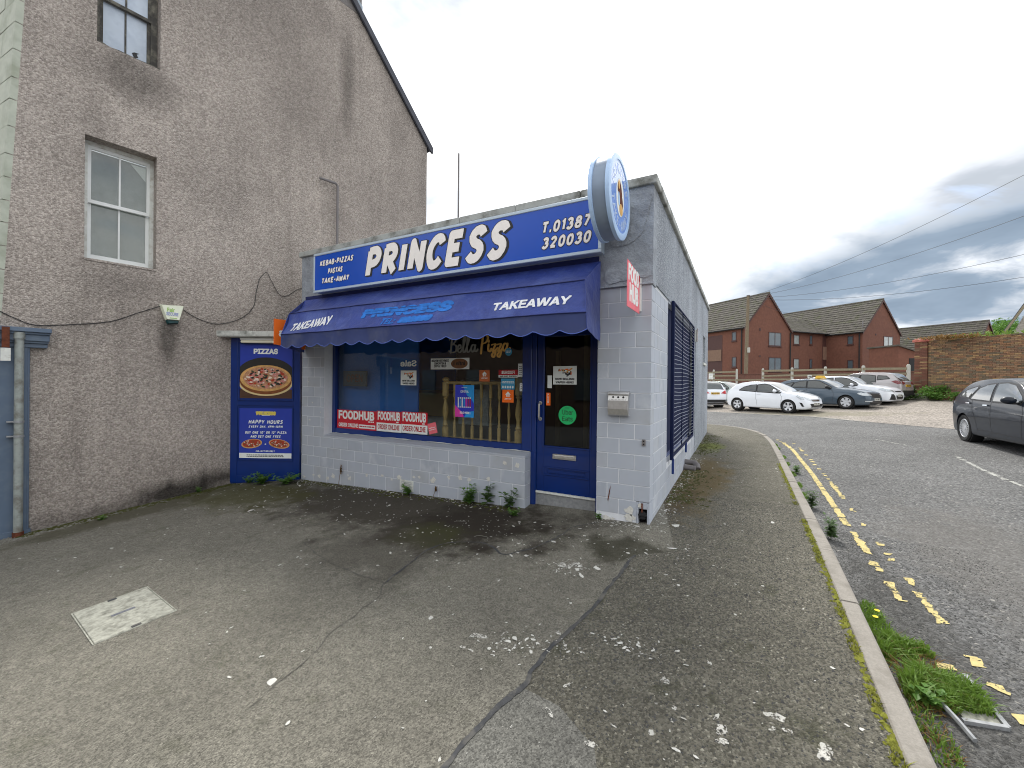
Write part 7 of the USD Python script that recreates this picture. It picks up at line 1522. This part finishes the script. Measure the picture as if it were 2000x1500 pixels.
marks('yellow_line', M['yellow'], x1_, .075, [(-3.2, -2.0, .10), (-1.4, -.8, .22), (-.55, .05, .75), (.12, .30, .3), (.32, 1.1, .92), (1.32, 8.2, .97), (8.2, 9.2, .55)], 2, 'worn yellow line nearer the kerb, almost solid further back')
marks('yellow_line', M['yellow'], x2_, .07, [(-3.2, -2.3, .14), (-1.75, -1.2, .35), (-1.0, .9, .5), (1.3, 1.8, .2), (2.0, 3.8, .72), (3.8, 6, .45), (6, 8.2, .45)], 3, 'badly worn broken yellow line further from the kerb')
marks('white_line', M['road_white'], lambda y: np.interp(y, [4, 4.7, 5.75, 7.2, 7.5], [4.82, 4.80, 4.815, 4.93, 4.96]), .09, [(3.2, 7.25, .93)], 4, 'worn white centre line on the road near the grey hatchback')
marks('white_line', M['road_white'], lambda y: np.interp(y, [8.6, 9.5], [4.5, 4.12]), .08, [(8.65, 9.5, .9)], 5, 'short worn white dash further back on the road')
edge_line = LineString([(-3, 19.3), (-.51, 17.9), (3.43, 15.6), (4.66, 13.94)]).buffer(.045, cap_style=2)
single('parking_edge_line', sheet(edge_line, road, .6, dz=.012), M['road_white'], 'thin pale line along the edge of the parking bays', 'road marking')
# inspection cover in the footway
mc = np.array([(-3.56, -3.81), (-2.93, -3.31), (-2.58, -3.64), (-3.20, -4.14)])
px4 = [(131, 1203), (283, 1148), (352, 1191), (188, 1258)]
def hitz(u, v, zf, dz=0.0):
    r_ = ray(u, v); t = np.linspace(.5, 120, 24000); Pp = CAM + np.outer(t, r_); i = np.argmax(Pp[:, 2] - zf(Pp[:, 0], Pp[:, 1]) - dz < 0); return Pp[i]
mc = np.array([hitz(*p, pav)[:2] for p in px4]); mcc = mc.mean(0)
IC = Thing('inspection_cover', (*mcc, float(pav(*mcc))), 'pale rectangular steel inspection cover set in the footway', 'cover')
ex_ = (mc[1] - mc[0] + mc[2] - mc[3]) / 2; lx = np.linalg.norm(ex_); ex_ /= lx; ey_ = (mc[3] - mc[0] + mc[2] - mc[1]) / 2; ly = np.linalg.norm(ey_); ey_ /= ly
def slopez(p): return np.array([p[0], p[1], float(pav(p[0], p[1]))])
e3x = slopez(mcc + ex_ * .3) - slopez(mcc - ex_ * .3); e3x /= np.linalg.norm(e3x); e3y = slopez(mcc + ey_ * .3) - slopez(mcc - ey_ * .3); e3y -= e3x * (e3y @ e3x); e3y /= np.linalg.norm(e3y)
if np.cross(e3x, e3y)[2] < 0: e3y = -e3y
CF = Frame(slopez(mcc) + np.array([0, 0, .004]), e3x, e3y)
IC.add('plate', CF(box(-lx / 2 + .012, lx / 2 - .012, -ly / 2 + .012, ly / 2 - .012, -.03, .004, .003)), M['cover_steel'])
IC.add('frame', CF([box(-lx / 2, lx / 2, -ly / 2, -ly / 2 + .008, -.03, .002), box(-lx / 2, lx / 2, ly / 2 - .008, ly / 2, -.03, .002), box(-lx / 2, -lx / 2 + .008, -ly / 2 + .008, ly / 2 - .008, -.03, .002), box(lx / 2 - .008, lx / 2, -ly / 2 + .008, ly / 2 - .008, -.03, .002)]), M['cover_steel'])
IC.add('badge', CF(box(-.075, .075, -.018, .018, .004, .006)), surf('cover_badge', lin(112, 114, 122), .7, .2, 20)); IC.add('key_hole', CF([box(-.03, .03, -ly / 2 + .012, -ly / 2 + .05, .0035, .0055), box(-.03, .03, ly / 2 - .05, ly / 2 - .012, .0035, .0055)]), M['tar'])
# gully in the channel, its frame half overgrown
GL = Thing('road_gully', (2.07, -1.64, -.16), 'light steel gully frame half buried in grass beside the kerb', 'gully')
def gz(x, y, dz): return np.array([x, y, float(road(x, y)) + dz])
def bar_(p, q, w, h, d0=.003):
    p, q = np.array(p, float), np.array(q, float); d = (q - p) / np.linalg.norm(q - p); n_ = np.array([-d[1], d[0]]); return hullmesh([gz(*(e + n_ * s_ * w), d0 + z_) for e in (p, q) for s_ in (-.5, .5) for z_ in (-.03, h)])
ga, gb, gc, gd = (2.12, -1.42), (2.145, -1.83), (1.96, -1.87), (1.93, -1.46)
GL.add('frame', [bar_(ga, gb, .022, .016), bar_(gb, gc, .022, .0165)], M['steel_worn']); GL.add('grate', [hullmesh([gz(x, y, z_) for x, y in ((1.95, -1.48), (2.105, -1.44), (2.13, -1.81), (1.975, -1.85)) for z_ in (-.03, .006)])], M['cover_steel'])
single('broken_trim', tube([gz(1.90, -1.80, .03), gz(1.925, -1.92, .035), gz(1.955, -2.02, .02)], .013, 6), M['steel_worn'], 'short broken strip of grey trim lying in the channel by the grass', 'litter')

def blades(cx, cy, rx, ry, n, h, seed, zf=road, lean_=.6, w=.006):
    r_ = np.random.default_rng(seed); a = r_.uniform(0, 2 * np.pi, n); q = np.sqrt(r_.uniform(0, 1, n)); x = cx + rx * q * np.cos(a); y = cy + ry * q * np.sin(a); z = zf(x, y); hh = h * r_.uniform(.4, 1.2, n) * (1.15 - .5 * q)
    d = r_.normal(size=(n, 2)) * lean_ * hh[:, None]; s = r_.normal(size=(n, 2)); s /= np.linalg.norm(s, axis=1, keepdims=True); s *= w * r_.uniform(.6, 1.3, (n, 1))
    b0 = np.column_stack([x - s[:, 0], y - s[:, 1], z - .005]); b1 = np.column_stack([x + s[:, 0], y + s[:, 1], z - .005]); m0 = np.column_stack([x + d[:, 0] * .35 - s[:, 0] * .8, y + d[:, 1] * .35 - s[:, 1] * .8, z + hh * .6]); m1 = m0 + np.column_stack([s * 1.6, np.zeros(n)]); t_ = np.column_stack([x + d[:, 0], y + d[:, 1], z + hh * r_.uniform(.75, 1, n)])
    V = np.stack([b0, b1, m0, m1, t_], 1).reshape(-1, 3); i = np.arange(n)[:, None] * 5; return trimesh.Trimesh(V, np.vstack([i + [0, 1, 2], i + [1, 3, 2], i + [2, 3, 4]]), process=False)
single('grass_verge', [blades(1.88 + .10 * math.cos(i * 2.4) * (i % 5) / 3, -1.50 + .28 * math.sin(i * 1.7), .05, .07, 130, .07 + .06 * ((i * 7) % 5) / 5, 100 + i, lean_=.35 + .12 * (i % 4), w=.004 + .0012 * (i % 3)) for i in range(22)] + [blades(1.96 + .06 * (i % 3), -1.56 - .05 * (i // 3), .06, .07, 170, .085, 140 + i, lean_=.5, w=.0045) for i in range(12)] + [blades(1.80, -1.02, .07, .34, 700, .065, 3, w=.004), blades(1.80, -2.05, .07, .3, 300, .05, 4, w=.004)], M['grass'], 'bright green grass clump growing along the kerb around the gully', 'grass', kind='stuff')
single('dead_grass', [blades(1.88, -1.5, .18, .38, 420, .08, 61, lean_=1.1, w=.003), blades(1.80, -2.0, .08, .3, 160, .05, 62, lean_=1.2, w=.003)], M['straw'], 'dry straw blades mixed into the grass at the gully', 'grass', kind='stuff')
single('channel_grass', [blades(kx(y) + .17, y, .05, .22, 170, .045, 10 + i) for i, y in enumerate((2.6, 3.3, 4.2, 5.2, 6.0, 7.2, 7.8))] , M['grass'], 'thin grass tufts in the channel along the kerb', 'grass', kind='stuff')
def weed(name, label, x, y, zf, h, n, size, seed, mat='leaf', up=1.0, spread=.10, stalks=5, catg='weed'):
    """stems with leaves set along them"""
    z = float(zf(x, y)); t = Thing(name, (x, y, z), label, catg, 'weeds along the walls and kerb'); r_ = np.random.default_rng(seed); st_, lv = [], []
    for i in range(stalks):
        a_ = r_.uniform(0, 6.28); e = np.array([x + math.cos(a_) * spread * r_.uniform(.2, 1), y + math.sin(a_) * spread * r_.uniform(.2, 1), z + h * r_.uniform(.6, 1.0)]); m_ = np.array([x + (e[0] - x) * .25, y + (e[1] - y) * .25, z + (e[2] - z) * .55]); st_.append(tube(spline([(x, y, z - .01), m_, e], 8), .0022, 4))
        for q_ in np.linspace(.15, 1, max(3, n // stalks)):
            p = np.array([x, y, z]) * (1 - q_) ** 2 + 2 * q_ * (1 - q_) * m_ + q_ ** 2 * e; b_ = r_.uniform(0, 6.28); d = np.array([math.cos(b_), math.sin(b_), up * r_.uniform(-.1, .7)]); d /= np.linalg.norm(d); s2 = np.cross(d, (0, 0, 1.0)); s2 /= np.linalg.norm(s2); ln = 1.3 * size * r_.uniform(.6, 1.3) * (1.15 - .4 * q_)
            lv.append((np.array([p, p + d * ln * .5 + s2 * ln * .32, p + d * ln + np.array([0, 0, -.15 * ln]), p + d * ln * .5 - s2 * ln * .32]), [(0, 1, 2), (0, 2, 3)]))
    t.add('stem', st_, M[mat]); t.add('foliage', cat(lv), M[mat], kind='stuff'); return t
weed('weed', 'leafy dark green weed clump against the shop wall near the air brick', -3.60, -.07, pav, .17, 90, .05, 1, spread=.11, stalks=9)
weed('weed', 'largest round leafy weed growing at the foot of the window wall', -2.45, -.09, pav, .26, 150, .065, 2, spread=.14, stalks=12)
weed('weed', 'tall spindly weed with narrow leaves beside the round leafy weed', -2.16, -.06, pav, .30, 40, .08, 3, 'leaf_dark', spread=.10, stalks=4)
weed('weed', 'broad-leaved weed at the end of the window wall beside the door', -1.80, -.06, pav, .26, 60, .07, 4, 'leaf_dark', spread=.14, stalks=6)
weed('weed', 'small bright weed on the ground in front of the door step', -1.62, -.30, pav, .10, 50, .04, 5, spread=.10, stalks=7)
weed('weed', 'tiny weed at the left foot of the corner pier', -.60, -.03, pav, .07, 30, .035, 6, spread=.05, stalks=5)
weed('weed', 'low green weed patch at the foot of the blue boarding', -6.75, -.46, pav, .20, 200, .06, 7, spread=.28, stalks=14); weed('weed', 'sprawling weed between the blue boarding and the grey shop wall', -6.25, -.32, pav, .18, 190, .06, 8, spread=.32, stalks=14); weed('weed', 'sparse weed to the left in front of the blue boarding', -7.1, -.50, pav, .12, 60, .04, 9, spread=.12, stalks=7)
weed('weed', 'small weed at the foot of the grey gable wall', -7.44, -1.15, pav, .10, 50, .04, 10, spread=.10, stalks=6); weed('weed', 'little green weed at the base of the gable further left', -7.40, -2.45, pav, .07, 40, .04, 11, spread=.10, stalks=6)
weed('kerb_weed', 'tall dark green weed in the channel nearer the viewer', 1.79, .72, road, .26, 150, .05, 12, 'leaf_dark', spread=.09, stalks=9); weed('kerb_weed', 'dark green weed in the channel behind the nearer tall weed', 1.77, 1.95, road, .26, 130, .05, 13, 'leaf_dark', spread=.09, stalks=8); weed('kerb_weed', 'pale green grassy weed in the channel further back', 1.82, 4.3, road, .16, 90, .05, 14, spread=.12, stalks=9)
weed('kerb_weed', 'broad leaves at the edge of the grass by the gully', 1.86, -1.80, road, .09, 60, .045, 71, spread=.10, stalks=8)
fw2 = Thing('buttercup', (1.80, -1.02, -.12), 'two small yellow flowers in the grass at the kerb', 'flower')
for x, y, z in ((1.80, -1.00, .10), (1.775, -1.07, .085)): fw2.add('petals', [ (np.array([gz(x, y, z), gz(x + .018 * math.cos(a_), y + .018 * math.sin(a_), z + .006), gz(x + .018 * math.cos(a_ + 1), y + .018 * math.sin(a_ + 1), z + .006)]), np.array([(0, 1, 2)])) for a_ in np.arange(0, 6.2, 1.05)], M['petal']); fw2.add('stem', tube([gz(x, y, -.0), gz(x, y, z)], .0015, 4), M['grass'])
# dry stalks against the wall
for x, h_, lb in ((-5.2, .36, 'tall dry brown dock stalk against the grey wall'), (-3.12, .17, 'short dry stalk against the wall right of the air brick')):
    t = Thing('dry_stalk', (x, -.05, float(pav(x, -.05))), lb, 'weed'); z = float(pav(x, -.05)); t.add('stem', tube([(x, -.05, z), (x + .03, -.04, z + h_ * .6), (x + .06, -.03, z + h_)], .004, 5), M['straw']); t.add('seed_head', leaves(90, (x + .045, -.035, z + h_ * .78), (.016, .014, h_ * .25), .014, 5), M['straw'])
# moss along the kerb's back edge and wall foot
def tufts(pts, seed, size, h):
    r_ = np.random.default_rng(seed); out = []
    for x, y in pts:
        s_ = size * r_.uniform(.4, 1.2); n_ = 7; a_ = np.sort(r_.uniform(0, 6.28, n_)); v = [(x + s_ * math.cos(b_) * r_.uniform(.6, 1), y + s_ * 1.4 * math.sin(b_) * r_.uniform(.6, 1), float(pav(x, y)) + .001) for b_ in a_] + [(x, y, float(pav(x, y)) + h * r_.uniform(.5, 1.2))]
        out.append((np.array(v), np.array([(i, (i + 1) % n_, n_) for i in range(n_)])))
    return cat(out)
rm = np.random.default_rng(5)
mp_ = [(kx(y) - abs(rm.normal(0, .022)) - .008, y) for y in rm.uniform(-3.2, 4.5, 900) if meshkit.noise(np.array([[y * 1.8, 0, 2]]))[0] > .34 + .12 * math.sin(y * 5.1)]
single('kerb_moss', tufts(mp_, 1, .020, .014), M['moss'], 'yellow-green moss along the back of the kerb stones', 'moss', kind='stuff')
single('kerb_edge_grass', cat([blades(kx(y) - .03, y, .03, .10, 60, .03, 90 + i, pav, .9, .003) for i, y in enumerate((-2.5, -2.1, -1.62, -1.2, -.3, -.1, .15, .5, .8, 1.6))]), M['moss'], 'tiny moss blades behind the kerb nearest the viewer', 'moss', kind='stuff')
wm = [(-7.46 - .16 * (abs(y) - .6) * 1.0 - .02 + abs(rm.normal(0, .09)) + .05, -abs(y)) for y in rm.uniform(.6, 3.2, 500)] + [(x, -abs(rm.normal(0, .10)) - .02) for x in rm.uniform(-6.2, -1.7, 260)] + [(abs(rm.normal(0, .22)) + .03, y) for y in rm.uniform(1.0, 3.4, 380)] + [(abs(rm.normal(0, .2)) + .03, y) for y in rm.uniform(5, 8.5, 350)]
single('wall_foot_moss', tufts(wm, 2, .035, .012), M['moss_dark'], 'dark moss and dirt along the foot of the walls', 'moss', kind='stuff')
# litter: flakes of white paint and droppings, pale stone chips
def scatter(pts, size, seed, h=.003, zf=pav, dz=.003, nv=(5, 9)):
    r_ = np.random.default_rng(seed); out = []
    for x, y in pts:
        n_ = r_.integers(*nv); s_ = size * math.exp(r_.normal(0, .55)); a_ = np.linspace(0, 6.28, n_, endpoint=False) + r_.uniform(-.2, .2, n_); rr = s_ * (.75 + .35 * np.sin(a_ * 2 + r_.uniform(0, 6)) * r_.uniform(.3, 1) + r_.normal(0, .12, n_)); st = r_.uniform(.4, 1.0); ro = r_.uniform(0, 3.14); q = np.column_stack([rr * np.cos(a_), rr * np.sin(a_) * st]) @ np.array([[math.cos(ro), math.sin(ro)], [-math.sin(ro), math.cos(ro)]])
        z0 = float(zf(x, y)) + dz; tl = r_.normal(0, .12, 2); v = [(x + a2, y + b2, z0 + a2 * tl[0] + b2 * tl[1]) for a2, b2 in q] + [(x, y, z0 + h * r_.uniform(.3, 1))]
        out.append((np.array(v), np.array([(i, (i + 1) % n_, n_) for i in range(n_)])))
    return cat(out)
rs_ = np.random.default_rng(77)
def cloud(n, cx, cy, sx, sy): return list(zip(rs_.normal(cx, sx, n), rs_.normal(cy, sy, n)))
fp_ = [(x, -abs(rs_.normal(0, .10)) - .01) for x in rs_.uniform(-6.25, -1.65, 420)] + [(abs(rs_.normal(0, .13)) + .015, y) for y in rs_.uniform(-.05, 4.6, 520)] + [(x, -abs(rs_.normal(0, .12)) - .02) for x in rs_.uniform(-.65, .1, 90)]
fp_ += cloud(170, -3.2, -.9, 1.5, .5) + cloud(130, -1.6, -.9, .7, .4) + cloud(120, -5.6, -.9, .9, .5) + cloud(60, .2, -.7, .4, .25) + [(x, y) for x, y in zip(rs_.uniform(-7.2, -.2, 210), rs_.uniform(-3.6, -.1, 210)) if y > -3.9]
fp_ += [(x, y) for x, y in zip(rs_.uniform(0, 1.5, 150), rs_.uniform(-3.4, 6, 150))]
fp_ = [(x, y) for x, y in fp_ if not ((x > 0 and x < 0.0) or (-6.3 < x < 0 and y > -.005) or (x < -7.35 and y > -3))]
single('paint_flakes', scatter(fp_, .010, 1, nv=(6, 10)), M['flake'], 'white paint flakes and litter strewn over the footway', 'litter', kind='stuff')
big = cloud(10, .25, -2.75, .45, .25) + cloud(9, -.35, -2.45, .25, .2) + cloud(8, -.45, -1.35, .1, .06) + cloud(10, .7, -2.6, .4, .3) + [(.04, -2.70), (.35, -2.86), (.66, -2.66), (-.42, -2.58), (.02, -2.92)]
single('droppings', scatter(big, .026, 3, .002, nv=(14, 22)), M['splash'], 'larger white splashes of bird droppings on the footway', 'droppings', kind='stuff')
single('dropping_spray', scatter(cloud(90, -.46, -1.34, .10, .06) + cloud(60, -.40, -2.52, .12, .08) + cloud(40, -.15, -2.40, .14, .05) + cloud(50, .28, -2.2, .15, .04), .009, 4), M['flake'], 'fine sprays of white droppings on the footway', 'droppings', kind='stuff')
def chips(n, x0, x1, y0, y1, seed, size, zf, keep=None):
    r_ = np.random.default_rng(seed); x = r_.uniform(x0, x1, n); y = r_.uniform(y0, y1, n)
    if keep is not None: k_ = shapely.contains_xy(keep, x, y); x, y = x[k_], y[k_]
    n = len(x); s = size * np.exp(r_.normal(0, .35, n)); base = np.array([(1, 0, 0), (-.5, .87, 0), (-.5, -.87, 0), (.1, .05, .75)]); f = np.array([(0, 1, 3), (1, 2, 3), (2, 0, 3)])
    a_ = r_.uniform(0, 6.28, n); c_, sn = np.cos(a_), np.sin(a_); sc = s[:, None] * r_.uniform(.6, 1.2, (n, 3)); b = base[None] * sc[:, None]; v = np.stack([b[..., 0] * c_[:, None] - b[..., 1] * sn[:, None], b[..., 0] * sn[:, None] + b[..., 1] * c_[:, None], b[..., 2]], -1) + np.column_stack([x, y, zf(x, y) - .0005])[:, None]
    return trimesh.Trimesh(v.reshape(-1, 3), (np.arange(n)[:, None, None] * 4 + f[None]).reshape(-1, 3), process=False)
M['chip_dark'] = surf('dark_stone_chips', lin(84, 84, 82), .9, .35, 200)
near_c = coarse_poly.intersection(sbox(-1, -4, 1.6, 2.5))
single('footway_chips', chips(20000, -.4, 1.55, -3.6, 1.5, 1, .0055, pav, near_c), M['chip_dark'], 'dark stone chips standing out of the coarse footway', 'stone chips', kind='stuff'); single('pale_footway_chips', chips(5200, -.4, 1.55, -3.6, 2.2, 2, .0038, pav, near_c), M['chip'], 'pale stone chips standing out of the coarse footway', 'stone chips', kind='stuff')
single('gable_rubble', [chips(2600, -8.2, -6.9, -3.6, -1.6, 21, .012, pav, Polygon([(-7.95, -3.4), (-7.55, -1.5), (-7.40, -1.5), (-7.55, -3.0), (-7.55, -3.7)]))], M['chip'], 'strip of grey rubble along the foot of the gable', 'rubble', kind='stuff')
single('loose_grit', [chips(9000, 1.72, 3.0, -2.6, 1.0, 3, .0052, road), chips(3500, 1.72, 2.1, -2.6, 3, 5, .005, road)], M['chip_dark'], 'loose dark grit on the road beside the kerb', 'stone chips', kind='stuff'); single('pale_grit', chips(2600, 1.72, 3.2, -2.6, 1.6, 4, .0042, road), M['chip'], 'loose pale grit on the road beside the kerb', 'stone chips', kind='stuff')
for x, y, lb in ((.42, -2.30, 'curled pale plant string on the coarse footway'), (.15, -1.2, 'short curled pale root on the footway near the joint'), (-1.6, -1.05, 'thin pale root lying by the tar joint'), (-2.1, -.75, 'curly pale root on the dark mossy footway')):
    a_ = np.linspace(0, 3.6, 16); p = np.array([(x + .06 * math.cos(b_) * (1 + .2 * b_), y + .05 * math.sin(b_), float(pav(x, y)) + .006) for b_ in a_]); single('dry_root', tube(p, .0018, 5), M['chip'], lb, 'litter')

# the street's other side, which the shop glass reflects
OT = Thing('terrace', (-8, -19, -1), 'plain stone terrace across the street, seen only as a dark reflection', 'building')
OT.add('wall', box(-34, 16, -28, -19, -2.5, 7.2), surf('dark_terrace_stone', lin(84, 70, 62), .9, .2, 3)); OT.add('roof', hullmesh([(x, y, z) for x in (-34.3, 16.3) for y, z in ((-28.3, 7.2), (-18.7, 7.2), (-23.5, 11))]), M['slate'])
for i in range(12):
    for z in (.0, 3.6): OT.add('window', box(-32 + i * 4, -30.8 + i * 4, -18.99, -18.9, z + .6, z + 2.5), M['house_glass'])
single('far_road', sheet(sbox(-34, -18.5, 30, -8), lambda x, y: pav(np.clip(x, -20, 2), np.full_like(y, -7.0)) - .12, 2.5), M['road'], kind='structure')
